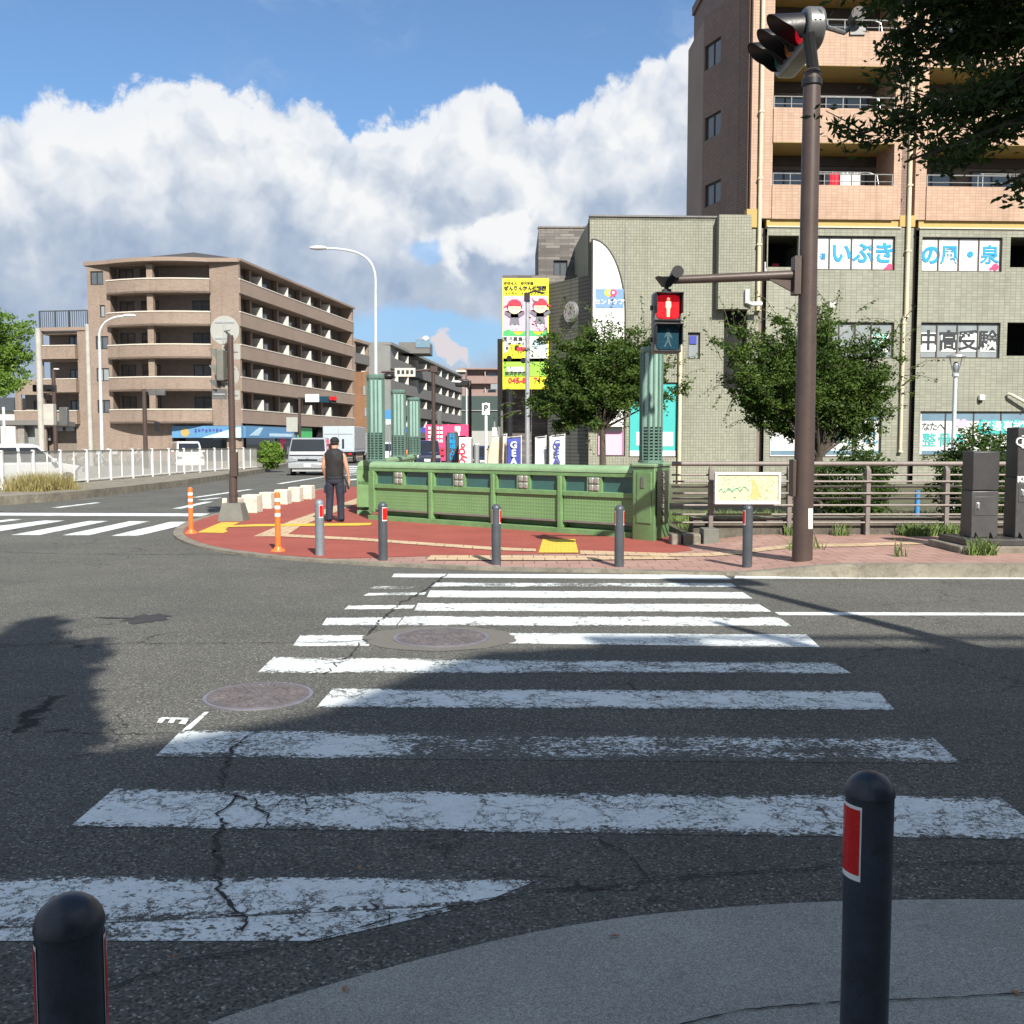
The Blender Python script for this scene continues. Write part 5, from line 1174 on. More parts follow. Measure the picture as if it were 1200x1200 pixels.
# ================================================================== GREEN PARAPET
def parapet(label, p0, p1, marks, pillar=True):
    F_ = Fr(p0[0], p0[1], p1[0]-p0[0], p1[1]-p0[1]); L = math.dist(p0, p1)
    r_ = thing('bridge_parapet', label, 'parapet', (p0[0], p0[1], .03)); zb = .03
    q = MB(F_.M); q.box(0, L, -.02, .30, zb-.02, zb+.10); q.box(.16, L-.01, .235, .25, zb+.10, .72); q.build('plinth', M['wetgreen'], r_, bevel=.01)  # includes a backing sheet added so the gap under the panels reads dark
    q = MB(F_.M); q.box(0, L, .02, .28, 1.05, 1.12); q.box(0, L, .02, .28, .70, .79); q.box(0,.16,.0,.30,zb+.17,1.05); 
    for m in marks: q.box(L*m-.04, L*m+.04, -.01, .30, zb+.10, 1.05)
    q.build('frame', M['wetgreen'], r_, bevel=.008)
    q = MB(F_.M); n = 10; pts = [(.14+.13*math.cos(math.pi*i/n-math.pi*0), 1.15+.10*math.sin(math.pi*i/n)) for i in range(n+1)]+[(.01,1.125),(.27,1.125)]
    q.loft([[Vector((x, y_, z_)) for y_, z_ in pts] for x in (0.02, L-.02)]); q.build('top_rail', M['greenlight'], r_, smooth=True)
    ed = [.16/L]+list(marks)+[1.0]
    for i in range(len(ed)-1):
        a, b = L*ed[i]+(.05 if i else 0), L*ed[i+1]-(.05 if i < len(ed)-2 else 0)
        q = MB(F_.M); q.box(a+.005, b-.005, .06, .12, .27, .70); q.build('perforated_panel', M['perf'], r_)
        q = MB(F_.M); q.box(a+.002, b-.002, .04, .14, .235, .27); q.build('panel_rail', M['railm'], r_)
        q = MB(F_.M); q.box(a, b, .09, .105, .79, 1.05); q.build('glazing', M['parglass'], r_)
        c = a+(b-a)*.455
        for m0, m1 in ((c-.15,c+.15),(a,a+.03),(b-.03,b)): q = MB(F_.M); q.box(m0,m1,.03,.25,.79,1.05); q.build('mullion', M['wetgreen'], r_)
        q = MB(F_.M)
        for dx in (-.055, .055):
            for dz in (-.062, .062): q.box(c+dx-.05, c+dx+.05, .005, .06, .92+dz-.056, .92+dz+.056)
        q.build('glass_lens_block', M['lens'], r_, bevel=.022, seg=3)
    return r_, F_, L
def gcol(label, x, y, zb, zt, rzz=0, w=.36, face=None):
    r_ = thing('lamp_column', label, 'column', (x, y, zb), rzz, 'teal metal lamp columns on the green parapets')
    T = Matrix.Translation((x, y, 0)) @ Matrix.Rotation(rzz, 4, 'Z'); h = w/2; c = .09
    oc = [(-h+c,-h),(h-c,-h),(h,-h+c),(h,h-c),(h-c,h),(-h+c,h),(-h,h-c),(-h,-h+c)]
    q = MB(T); q.prism([(a*1.12,b*1.12) for a,b in oc], zb, zb+.05); q.build('foot', M['teal'], r_)
    q = MB(T); q.prism([(a*.86,b*.86) for a,b in oc], zb+.62, zt-.10); q.build('glass_body', M['tealglass'], r_)
    q = MB(T); q.prism([(a*1.02,b*1.02) for a,b in oc], zt-.10, zt); q.build('cap', M['teal'], r_, bevel=.01)
    q = MB(T)
    for a, b in oc: q.cyl((a*.95,b*.95,zb+.05),(a*.95,b*.95,zt-.1), .016, n=6)
    for a, b in ((0,-h*.9),(h*.9,0),(0,h*.9),(-h*.9,0)): q.box(a-.016,a+.016,b-.016,b+.016,zb+.05,zt-.1)
    q.build('mullion', M['teal'], r_)
    q = MB(T)
    for i in range(10): z = zb+.07+i*.055; q.prism([(a*.97,b*.97) for a,b in oc], z, z+.025)
    q.prism([(a*.8,b*.8) for a,b in oc], zb+.05, zb+.62, 1); q.build('louvre', [M['teal'], M['tealdark']], r_)
    return r_
pL = g(432,609,.03); pR = g(741,631,.03)
PL0 = (pL.x, pL.y); PR0 = (pR.x, pR.y)
FG = Fr(*PL0, PR0[0]-PL0[0], PR0[1]-PL0[1]); LG = math.dist(PL0, PR0)
marks = [FG.px(u, 590)[0]/LG for u in (504,577,655.5)]
par, _, _ = parapet('long green metal bridge parapet facing the crossing, with glass lens blocks and perforated panels', PL0, PR0, marks)
# end pillar with name plaque
a_ = gz(741,632); b_ = gz(766.5,634.5); c_ = gz(784,628)
pill = thing('parapet_pillar', 'green end pillar with a black name plaque carrying the tallest teal column', 'pillar', (b_.x, b_.y, .03))
A2, B2, C2 = Vector((a_.x,a_.y-.0)), Vector((b_.x,b_.y)), Vector((c_.x,c_.y))
q = MB(); q.prism([(A2.x+.002,A2.y-.01),(B2.x,B2.y),(C2.x,C2.y),(C2.x-.05,C2.y+.45),(A2.x+.05,A2.y+.55)], .02, 1.24); q.build('body', M['wetgreen'], pill, bevel=.012)
q = MB(); q.prism([(A2.x-.02,A2.y-.03),(B2.x,B2.y-.03),(C2.x+.03,C2.y-.01),(C2.x-.02,C2.y+.5),(A2.x+.02,A2.y+.6)], 1.24, 1.29); q.build('cap', M['greenlight'], pill, bevel=.01)
FP1 = Fr(A2.x, A2.y, B2.x-A2.x, B2.y-A2.y); L1 = (B2-A2).length; FP2 = Fr(B2.x, B2.y, C2.x-B2.x, C2.y-B2.y); L2_ = (C2-B2).length
q = MB(FP1.M); q.box(.10, L1-.06, -.018, .0, .32, 1.16); q.build('door', M['wetgreen'], pill, bevel=.006)
q = MB(FP1.M); q.box(L1*.42, L1*.42+.07, -.03, -.018, .9, 1.08); q.build('vent', M['conc_g'], pill)
q = MB(FP2.M); q.box(.10, L2_-.16, -.02, .0, .28, 1.17); q.build('plaque', M['plaque'], pill)
text('すみよし八号橋', .125, TX(FP2.M, L2_/2-.01, -.024, .73), M['plaquetxt'], pill, vert=True, bold=.003, lh=.9) if False else None
pt = 'かわむこう八号橋'
for i, ch in enumerate(pt): text(ch, .105, TX(FP2.M, L2_/2-.03, -.024, 1.10-i*.106), M['plaquetxt'], pill, bold=.002)
gcol('teal lamp column on the right end pillar, tallest and nearest of the four', P(763,500,17.2).x, 17.2, 1.29, P(763,407,17.2).z, R(8))
gcol('teal lamp column at the left end of the long parapet, leftmost of the four', P(440.5,500,21.6).x, 21.6, 1.24, P(441,439,21.6).z, R(-5))
y2, y3 = 28.5, 33.5
pB0 = (P(440.5,500,21.9).x-.15, 21.95); pB1 = (P(489,500,34.2).x, 34.2)
FQ = Fr(pB0[0]+.3, pB0[1], pB1[0]-pB0[0], pB1[1]-pB0[1])
par2, _, _ = parapet('second green parapet running away behind the long one along the road', pB0, pB1, [.2,.4,.6,.8])
gcol('teal lamp column second from left, standing on the receding parapet', P(467,500,y2).x, y2, 1.24, P(467,457,y2).z, R(-5), .40)
gcol('teal lamp column third from left, the thinnest looking and farthest', P(485,500,y3).x, y3, 1.24, P(485,466,y3).z, R(-5), .40)
# ================================================================== BOLLARDS
def bollard(label, x, y, zb, h=.80, r=.057, m='gun', refl=((0,0),), group=None):
    r_ = thing('bollard', label, 'bollard', (x, y, zb), 0, group)
    q = MB(Matrix.Translation((x,y,zb))); n = 28; rings = []
    cr = r*1.045 if m == 'nearpost' else r; prof = [(r,-.02),(r,h-cr*.98),(cr,h-cr*.95)]+[(cr*math.cos(t), h-cr*.95+cr*.95*math.sin(t)) for t in [math.pi/2*i/8 for i in range(1,8)]]+[(.002,h)]
    for rr, z in prof: rings.append([(math.cos(2*math.pi*i/n)*rr, math.sin(2*math.pi*i/n)*rr, z) for i in range(n)])
    q.loft(rings); q.build('post', M[m], r_, smooth=True)
    for (az_, hw) in refl:
        q = MB(Matrix.Translation((x,y,zb)) @ Matrix.Rotation(az_, 4, 'Z')); k_ = 8; w_ = MB(q.T)
        for i in range(k_):
            t0 = -hw+2*hw*i/k_; t1 = -hw+2*hw*(i+1)/k_
            for mbq, rr, za, zb_, ee in ((w_, r+.0015, h-.26, h-.075, .06), (q, r+.003, h-.245, h-.083, 0)):
                s0_, s1_ = (t0*(1+ee*2), t1*(1+ee*2)); mbq.add([(math.sin(s0_)*rr,-math.cos(s0_)*rr,za),(math.sin(s1_)*rr,-math.cos(s1_)*rr,za),(math.sin(s1_)*rr,-math.cos(s1_)*rr,zb_),(math.sin(s0_)*rr,-math.cos(s0_)*rr,zb_)],[(0,1,2,3)])
        w_.build('reflector_border', M['white'], r_); q.build('reflector', M['reflect'], r_)
    return r_
GB = 'dark grey bollards along the far kerb'
for (u, v, lab, rf) in ((449,656.5,'dark grey bollard with red reflector in front of the left end of the parapet',((R(38),.55),)),
                       (581.5,661.5,'dark grey bollard just left of the yellow tactile block',((R(75),.5),(R(-82),.5))),
                       (725.5,664,'dark grey bollard in front of the green end pillar',((R(80),.5),(R(-85),.5))),
                       (875.5,664.5,'dark grey bollard below the yellow map board',((R(-75),.5),))):
    p = gz(u, v); bollard(lab, p.x, p.y, zs(p.x), .80, .062 if u < 800 else .062, 'gun', rf, GB)
p = gz(375,651); bollard('galvanised pale grey bollard with a red spot beside the standing man', p.x, p.y, .035, .80, .064, 'galvd', ((R(35),.4),))
bollard('near black bollard at the lower right with a tall red reflector', .880, 2.36, .018, .80, .0575, 'nearpost', ((R(-72),.55),))
bollard('near black bollard at the lower left, cut by the bottom edge', -.787, 1.69, .022, .80, .0575, 'nearpost', ((R(-70),.42),(R(118),.42)))
# ================================================================== ORANGE POSTS
def dpost(label, u, v, htop):
    p = gz(u, v); h = P(u, htop, p.y).z-.03
    r_ = thing('delineator_post', label, 'post', (p.x,p.y,.03), 0, 'orange flexible posts on the island nose')
    T = Matrix.Translation((p.x,p.y,.035)); q = MB(T); q.cyl((0,0,0),(0,0,.03),.11,.09,20); q.cyl((0,0,.03),(0,0,.07),.07,.05,20)
    for t in range(3): a = t*2.1; q.cyl((.08*math.cos(a),.08*math.sin(a),.03),(.08*math.cos(a),.08*math.sin(a),.045),.012,n=6)
    q.build('base', M['orange'], r_, smooth=True)
    q = MB(T); q.cyl((0,0,.06),(0,0,h-.02),.042,.04,20); q.cyl((0,0,h-.02),(0,0,h),.04,.025,20); q.build('post', M['orange'], r_, smooth=True)
    for z in (h-.09,h-.20,h-.31):
        q = MB(T); q.cyl((0,0,z-.05),(0,0,z),.044,n=20); q.build('reflective_band', M['white'], r_, smooth=True)
dpost('orange delineator post at the tip of the island beside the left crossing', 224, 625, 571.5)
dpost('orange delineator post nearer the viewer, left of the galvanised bollard', 326, 646, 577)
# ================================================================== CONCRETE BLOCKS
labs = ['farthest','second farthest','middle','second nearest','nearest fully visible']
for i, (u0, u1, v0, v1) in enumerate(((351,369,569,586.5),(337,355,571,589.5),(320.5,341,574,592.5),(303,322,577,597.5),(282,306,580,602.5),(259,284,584,606))):
    p = gz((u0+u1)/2-1, v1-1); s_ = (u1-u0)*p.y/FPX*.80; h = P(0, v0, p.y).z-.03
    lab = ['pale stained concrete block farthest from the signal pole, next to the standing man','pale stained concrete block second from the far end of the row','pale stained concrete block third from the far end of the row','pale stained concrete block fourth from the far end of the row','pale stained concrete block right of the signal pole base, largest looking','pale stained concrete block hidden behind the signal pole base'][i]
    r_ = MB(Matrix.Translation((p.x,p.y+s_/2,.03)) @ Matrix.Rotation(R(-8),4,'Z')); rings = []
    for z, sc in ((0,1.02),(h*.5,1.0),(h,.97)): rings.append([(-s_/2*sc,-s_/2*sc,z),(s_/2*sc,-s_/2*sc,z),(s_/2*sc,s_/2*sc,z),(-s_/2*sc,s_/2*sc,z)])
    r_.loft(rings); o_ = r_.build('concrete_block', M['conc_w'], bevel=.025, seg=3); tag(o_, lab, 'block', 'row of pale concrete blocks at the island edge')
# ================================================================== SIGNALS AND POLES
# right brown pole
pb = gz(940,656.5); PX_, PY_ = pb.x, pb.y; zg = zs(PX_); ztp = P(948,86,PY_).z
sp = thing('signal_pole', 'thick brown traffic signal pole with a side arm at the right of the crossing', 'pole', (PX_,PY_,zg))
q = MB(); q.cyl((PX_,PY_,zg-.02),(PX_,PY_,2.9),.128,.118,28); q.cyl((PX_,PY_,2.9),(PX_,PY_,ztp),.115,.105,28); q.cyl((PX_,PY_,ztp),(PX_,PY_,ztp+.04),.112,.09,28); q.build('pole', M['brown'], sp, smooth=True)
q = MB(); q.box(PX_-.165,PX_-.12,PY_-.09,PY_+.1,.95,1.42); q.build('side_box', M['brown'], sp, bevel=.008)
q = MB()
for i in range(6):
    t0 = R(-20+i*6); t1 = R(-14+i*6); r_ = .131; q.poly([(PX_+math.sin(t0+.6)*r_,PY_-math.cos(t0+.6)*r_,.55),(PX_+math.sin(t1+.6)*r_,PY_-math.cos(t1+.6)*r_,.54),(PX_+math.sin(t1+.55)*r_,PY_-math.cos(t1+.55)*r_,.8),(PX_+math.sin(t0+.55)*r_,PY_-math.cos(t0+.55)*r_,.81)])
q.build('paper_notice', M['paper'], sp)
za = P(933,322,PY_).z; Xe = P(779,327,PY_+.15).x; zae = P(779,329,PY_+.15).z
q = MB(); q.tube([(PX_-.1,PY_,za),(Xe-.02,PY_+.12,zae)], [.062,.05], 14); q.build('arm', M['brown'], sp, smooth=True)
q = MB(); q.box(PX_-.19,PX_-.11,PY_-.09,PY_+.09,za-.25,za+.22); q.add([(PX_-.18,PY_-.01,za-.22),(PX_-.5,PY_-.01,za-.05),(PX_-.18,PY_-.01,za-.03),(PX_-.18,PY_+.03,za-.22),(PX_-.5,PY_+.03,za-.05),(PX_-.18,PY_+.03,za-.03)],[(0,2,1),(3,4,5),(0,1,4,3),(1,2,5,4),(2,0,3,5)]); q.build('arm_bracket', M['brown'], sp)
q = MB(); q.cyl((Xe+.12,PY_-.12,zae+.07),(Xe+.12,PY_+.22,zae+.07),.075,.05,20); q.build('speaker', M['black'], sp, smooth=True)
# pedestrian signal head hung on the arm
def pedhead(label, cx, cy, zt, T, w=.37, h=.77, lit=True, name='pedestrian_signal'):
    r_ = thing(name, label, 'traffic light', tuple(T @ Vector((0,0,0))))
    q = MB(T); q.box(-w/2, w/2, 0, .16, -h, 0); q.build('housing', M['housing'], r_, bevel=.045, seg=4)
    for k_, z in enumerate((-.195, -.195-.385)):
        q = MB(T); rc = .055; hp_ = .150
        q.xprism([(sx_*(hp_-rc)+rc*math.cos(t), z+sz_*(hp_-rc)+rc*math.sin(t)) for sx_, sz_, t0 in ((1,1,0),(-1,1,90),(-1,-1,180),(1,-1,270)) for t in [R(t0+a_) for a_ in (0,30,60,90)]], -.012, .02)
        q.build('lens', M['red'] if (k_ == 0 and lit) else M['tealoff'], r_, bevel=.006)
        q = MB(T); rr = .165; a = .155   # hood: top and sides
        def hood(y0, y1, d): return None
        q.box(-.172,-.158,-.10,.01,z-.08,z+.165); q.box(.158,.172,-.10,.01,z-.08,z+.165); q.box(-.172,.172,-.13,.01,z+.158,z+.172); q.box(-.172,.172,-.03,.01,z-.172,z-.158); q.build('hood', M['black'], r_, bevel=.005)
        q = MB(T); y = -.016; s_ = 1.0
        def fig(pts): q.xprism([(x*s_, z+zz*s_) for x, zz in pts], y-.004, y)
        q.disc((0,y-.004,z+.098),.020,14)
        if k_ == 0: fig([(-.018,-.125),(-.002,-.125),(0,-.02),(.002,-.125),(.018,-.125),(.022,-.02),(.036,-.0),(.034,.06),(.02,.075),(-.02,.075),(-.034,.06),(-.036,0),(-.022,-.02)])
        else: fig([(-.055,-.11),(-.038,-.12),(.0,-.05),(.03,-.12),(.048,-.115),(.02,-.02),(.018,.02),(.05,-.015),(.058,0),(.02,.07),(-.02,.07),(-.052,.01),(-.042,0),(-.016,.03),(-.016,-.03)])
        q.build('figure', M['redman'] if (k_ == 0 and lit) else M['tealman'], r_)
    q = MB(T); q.box(-.05,.05,.03,.13,0,.035); q.cyl((0,.08,.03),(0,.08,.09),.03,n=10); q.loft([[(-.14,.0,.19),(.10,.0,.17),(.10,.14,.17),(-.14,.14,.19)],[(-.05,.03,.07),(.05,.03,.07),(.05,.12,.07),(-.05,.12,.07)]]); q.build('hanger', M['black'], r_)
    q = MB(T)
    for z in (-.2,-.6):
        for x in (-w/2-.012, w/2+.012): q.cyl((x,.06,z-.03),(x,.06,z+.03),.018,n=8)
    q.build('hinge', M['black'], r_)
    return r_
hd_ = P(783, 341.5, PY_+.02)
pedhead('pedestrian signal showing the lit red standing figure, hung under the brown arm', 0, 0, 0, Matrix.Translation((hd_.x, PY_+.02, hd_.z)) @ Matrix.Rotation(R(6),4,'Z'))
# vehicle signal on top: row of three lenses along Y, facing left
def vehsignal(label, T, lens_d=.30, pitch=.37, depth=.13, visor=.36, house='housing', lit=0, name='traffic_signal'):
    """local: row along +x (lens 0 first), faces -y"""
    r_ = thing(name, label, 'traffic light', tuple(T @ Vector((0,0,0))))
    w = pitch*3+.12; hh = lens_d*.68
    q = MB(T); pts = []
    for cx, sg_ in ((w/2-hh,1),(-w/2+hh,-1)):
        for i in range(9): t = -math.pi/2+math.pi*i/8; pts.append((cx+sg_*hh*math.cos(t), sg_*hh*math.sin(t)))
    q.xprism(pts, 0, depth); q.build('housing', M[house], r_, bevel=.02)
    cols = ['red' if lit == 0 else 'amberoff', 'amberoff', 'greenoff']
    for i in range(3):
        cx = (i-1)*pitch; q = MB(T); q.cyl((cx,.01,0),(cx,-.025,0),lens_d/2,lens_d/2*.9,24); q.build('lens', M[cols[i]], r_, smooth=True)
        q = MB(T); n = 18; R0 = lens_d/2+.012; v_ = []; f_ = []
        for k_ in range(n+1):
            t = R(-35)+R(250)*k_/n; L = visor*(.30+.70*max(0,math.sin(t))**.7) if math.sin(t) > 0 else visor*.30*(1+math.sin(t))
            for rr in (R0, R0+.008): v_ += [(cx+math.cos(t)*rr, 0, math.sin(t)*rr), (cx+math.cos(t)*rr, -max(.02,L), math.sin(t)*rr-L*.12)]
        for k_ in range(n):
            a = k_*4; b = a+4; f_ += [(a,a+1,b+1,b),(a+2,b+2,b+3,a+3),(a+1,a+3,b+3,b+1)]
        q.add(v_, f_); q.build('visor', M['black' if house != 'silver' else 'housing'], r_, smooth=True)
    return r_
y_n, y_f = PY_-1.12, PY_+.15
Tm = Matrix.Translation((PX_+.06, (y_n+y_f)/2+.03, P(958,62,PY_-.5).z+.03)) @ Matrix.Rotation(R(-90-4), 4, 'Z') @ Matrix.Rotation(R(8),4,'X')
# rotate so that -y local points to -X world and the near lens is red
Tm = Matrix.Translation((PX_-.14, 12.98, 6.74)) @ Matrix(((0,1,0,0),(-1,0,0,0),(0,0,1,0),(0,0,0,1))) @ Matrix.Rotation(R(2),4,'Z')
# local +x -> world -Y (towards viewer) so flip lens order by lit index at +x end
def vs_right():
    r_ = thing('traffic_signal', 'vehicle signal with lit red lamp on top of the thick brown pole', 'traffic light', tuple(Tm @ Vector((0,0,0))))
    pitch = .43; lens_d = .34; hh = .245; w = pitch*3+.14; q = MB(Tm); pts = []
    for cx, sg_ in ((w/2-hh,1),(-w/2+hh,-1)):
        for i in range(9): t = -math.pi/2+math.pi*i/8; pts.append((cx+sg_*hh*math.cos(t), sg_*hh*math.sin(t)))
    q.xprism(pts, 0, .23); q.build('housing', M['housing'], r_, bevel=.04, seg=3)
    for i, c_ in ((1,'red'),(0,'amberoff'),(-1,'greenoff')):
        cx = i*pitch; q = MB(Tm); q.cyl((cx,.01,0),(cx,-.03,0),lens_d/2,lens_d/2*.85,24); q.build('lens', M[c_], r_, smooth=True)
        q = MB(Tm); n = 20; R0 = lens_d/2+.015; v_ = []; f_ = []
        for k_ in range(n+1):
            t = R(-50)+R(280)*k_/n; s_ = math.sin(t); L = .43*(.45+.55*max(0,s_)**.6) if s_ > 0 else .43*.45*(1+s_*.9)
            for rr in (R0, R0+.008): v_ += [(cx+math.cos(t)*rr, 0, math.sin(t)*rr), (cx+math.cos(t)*rr, -max(.03,L), math.sin(t)*rr-L*.06)]
        for k_ in range(n): a = k_*4; b = a+4; f_ += [(a,a+1,b+1,b),(a+2,b+2,b+3,a+3),(a+1,a+3,b+3,b+1)]
        q.add(v_, f_); q.build('visor', [M['housing'] if i == 9 else M['black']], r_, smooth=True)
    q = MB(); c = Tm @ Vector((0,.1,0)); q.tube([(PX_,PY_,ztp-.05),(PX_,PY_-.02,ztp+.06),(c.x-.06,PY_-.14,c.z-.12)], .075, 10); q.cyl((PX_,PY_,ztp-.15),(PX_,PY_,ztp-.08),.125,n=20); q.build('bracket', M['black'], r_, smooth=True)
    q = MB(Tm)
    for dx in (-.03,.03): q = MB(Tm); q.cyl((w/2-.005,.115+dx,.02),(w/2+.014,.115+dx,.02),.014,n=8); q.build('latch', M['alu'], r_)
vs_right()
sk = thing('signal_speaker', 'small round grey loudspeaker beside the top of the thick brown pole', 'speaker', (P(1000,22,PY_-.5).x,PY_-.5,P(1000,22,PY_-.5).z))
c = P(1003,20,PY_-.5); q = MB(); q.cyl((c.x,c.y-.1,c.z),(c.x,c.y+.12,c.z),.085,.06,18); q.build('horn', M['spk'], sk, smooth=True)
q = MB(); q.tube([(c.x,c.y+.05,c.z-.06),(c.x-.12,c.y+.05,c.z-.16),(c.x-.34,c.y,c.z-.12)], .03, 8); q.box(c.x-.06,c.x+.12,c.y,c.y+.06,c.z-.2,c.z-.11); q.build('bracket', M['housing'], sk)
# left signal pole
pl = gz(270,611); LX, LY = pl.x, pl.y+.25
lp = thing('signal_pole', 'brown signal pole on a tapered concrete base at the tip of the island', 'pole', (LX,LY,.03))
q = MB(Matrix.Translation((LX,LY,0))); q.loft([[(-.27,-.27,.03),(.27,-.27,.03),(.27,.27,.03),(-.27,.27,.03)],[(-.19,-.19,.40),(.19,-.19,.40),(.19,.19,.40),(-.19,.19,.40)]]); q.build('concrete_base', M['conc_g'], lp, bevel=.01)
q = MB(); zt = P(268,393,LY).z; q.cyl((LX,LY,.38),(LX,LY,1.0),.085,n=18); q.cyl((LX,LY,1.0),(LX,LY,zt),.072,.062,18); q.cyl((LX,LY,.55),(LX,LY,.58),.095,n=18); q.box(LX-.02,LX+.11,LY-.10,LY+.02,.95,1.45); q.build('pole', M['brown'], lp, smooth=True)
def Lp(u, v, dy=0): return P(u, v, LY+dy)
q = MB(); q.box(LX-.05,LX+.03,LY-.08,LY-.06,Lp(265,392).z-.05,Lp(265,360).z) if False else None
def backsign(label, u, v, kind, ru, rv, m='sign_back', dy=.12):
    c = Lp(u, v, dy); r_ = thing('road_sign', label, 'sign', (c.x, c.y, c.z)); s_ = LY/FPX; q = MB()
    if kind == 'round': q.cyl((c.x,c.y-.008,c.z),(c.x,c.y+.008,c.z),ru*s_,n=36)
    else: q.box(c.x-ru*s_,c.x+ru*s_,c.y-.008,c.y+.008,c.z-rv*s_,c.z+rv*s_)
    q.build('plate', M[m], r_, smooth=(kind == 'round'))
    q = MB()
    if kind == 'round':
        for dz in (-.55,.55): q.box(c.x-ru*s_*.68,c.x+ru*s_*.68,c.y-.02,c.y-.009,c.z+dz*ru*s_-.015,c.z+dz*ru*s_+.015)
        q.box(c.x-.03,c.x-.015,c.y-.025,c.y-.009,c.z-ru*s_*.8,c.z+ru*s_*.6); q.box(c.x+.015,c.x+.03,c.y-.025,c.y-.009,c.z-ru*s_*.8,c.z+ru*s_*.6)
    else: q.box(c.x-ru*s_*.8,c.x+ru*s_*.8,c.y-.02,c.y-.009,c.z-.015,c.z+.015)
    q.cyl((c.x,c.y-.01,c.z-.01),(LX,LY,c.z-.01),.018,n=6); q.build('bracket', M['alu'], r_)
backsign('round traffic sign seen from behind, topmost on the island signal pole', 263.5, 387, 'round', 16.8, 0)
backsign('square traffic sign seen from behind, between the two round ones', 271, 412, 'rect', 10.5, 9)
backsign('round traffic sign seen from behind, lower of the two on the island signal pole', 266, 440, 'round', 14.5, 0)
backsign('small rectangular sign seen from behind, lowest right on the island signal pole', 274, 463, 'rect', 7, 5.5)
backsign('small bluish grey rectangular sign left of the island signal pole', 257, 462, 'rect', 8.5, 6, 'housing', -.05)
# vertical signal seen from the side with visors to the left
hs_ = Lp(261, 428); sv = thing('traffic_signal', 'olive grey signal head seen from the side on the island signal pole', 'traffic light', (hs_.x,hs_.y,hs_.z))
s_ = LY/FPX; x0, x1 = Lp(256,430).x, Lp(264.5,430).x; z0, z1 = Lp(258,447).z, Lp(258,410).z
q = MB(); q.box(x0,x1,LY-.18,LY+.18,z0,z1); q.build('housing', M['conc_g'], sv, bevel=.03, seg=3)
for (va, vb) in ((409.5,422),(428.5,441),(446,455)):
    a, b = Lp(250,va), Lp(250,vb); q = MB(); xl_ = Lp(247.5,va).x
    zt_, zb_ = a.z, b.z
    q.add([(xl_,LY-.16,zt_),(x0,LY-.16,zt_),(x0,LY-.16,zb_),(xl_+.05,LY-.16,zt_-.08),(xl_,LY+.16,zt_),(x0,LY+.16,zt_),(x0,LY+.16,zb_),(xl_+.05,LY+.16,zt_-.08)],[(0,3,2,1),(4,5,6,7),(0,1,5,4),(1,2,6,5),(3,7,6,2),(0,4,7,3)]); q.build('visor', M['conc_g'] if va < 440 else M['housing'], sv)
q = MB(); q.tube([(x1-.02,LY,z1+.02),(x1+.03,LY,z1+.12),(LX,LY,z1+.15)], .03, 8); q.tube([(x1-.02,LY,z0+.05),(LX,LY,z0+.05)], .025, 8); q.build('bracket', M['brown'], sv)
# street lamps
def lamp(label, u, vb, Y, pts, r=.085, m='lamp_w', name='street_lamp'):
    b = P(u, vb, Y); r_ = thing(name, label, 'street lamp', (b.x, Y, 0)); q = MB()
    ps = [P(a, v, Y) for a, v in pts]; top_ = ps[0]
    q.cyl((b.x,Y,0),(top_.x,Y,top_.z), r, r*.62, 12); q.build('pole', M[m], r_, smooth=True)
    q = MB(); q.tube(smooth_line([Vector(p) for p in ps], 4), r*.55, 8); q.build('arm', M[m], r_, smooth=True)
    e = ps[-1]; d = (ps[-1]-ps[-2]).normalized(); q = MB(); c = e+d*.3
    q.ell((c.x,c.y,c.z), (.42,.16,.10), 14, 8); q.build('lamp_head', M['white'], r_, smooth=True)
lamp('tall curved street lamp rising behind the teal lamp columns', 441, 545, 45, [(440,345),(439.5,322),(433,306),(418,296),(398,292),(381,291)], .10)
lamp('curved street lamp in front of the left apartment block', 120.5, 560, 62, [(116.5,400),(117,388),(123,378),(134,372),(146,370.5)], .12)
def simplepole(label, u, vb, vt, Y, r, m, name='utility_pole', cat='pole', extra=None, zb=0):
    b = P(u, vb, Y); t = P(u, vt, Y); r_ = thing(name, label, cat, (b.x, Y, zb)); q = MB(); q.cyl((b.x,Y,zb-.02),(b.x,Y,t.z), r, r*.85, 12); q.build('pole', M[m], r_, smooth=True)
    if extra: extra(r_, b, t)
    return r_
def s65(r_, b, t):
    q = MB(); c = P(52,455,b.y); q.box(c.x-.5,c.x+.5,c.y-.1,c.y+.15,c.z-.16,c.z+.16); q.cyl((c.x,c.y,c.z),(b.x,b.y,c.z),.05,n=8); q.build('signal_box', M['black'], r_, bevel=.03)
    q = MB(); c = P(75,488,b.y); q.box(c.x-.18,c.x+.18,c.y-.1,c.y+.15,c.z-.42,c.z+.42); q.cyl((c.x,c.y,c.z+.2),(b.x,b.y,c.z+.2),.04,n=8); q.build('pedestrian_head', M['housing'], r_, bevel=.04)
    q = MB(); q.cyl((t.x,t.y,t.z),(t.x,t.y,t.z+.05),.12,n=10); q.build('cap', M['white'], r_)
simplepole('dark brown signal pole left of the white utility pole', 66, 545, 433, 45, .10, 'brown', 'signal_pole', 'pole', s65)
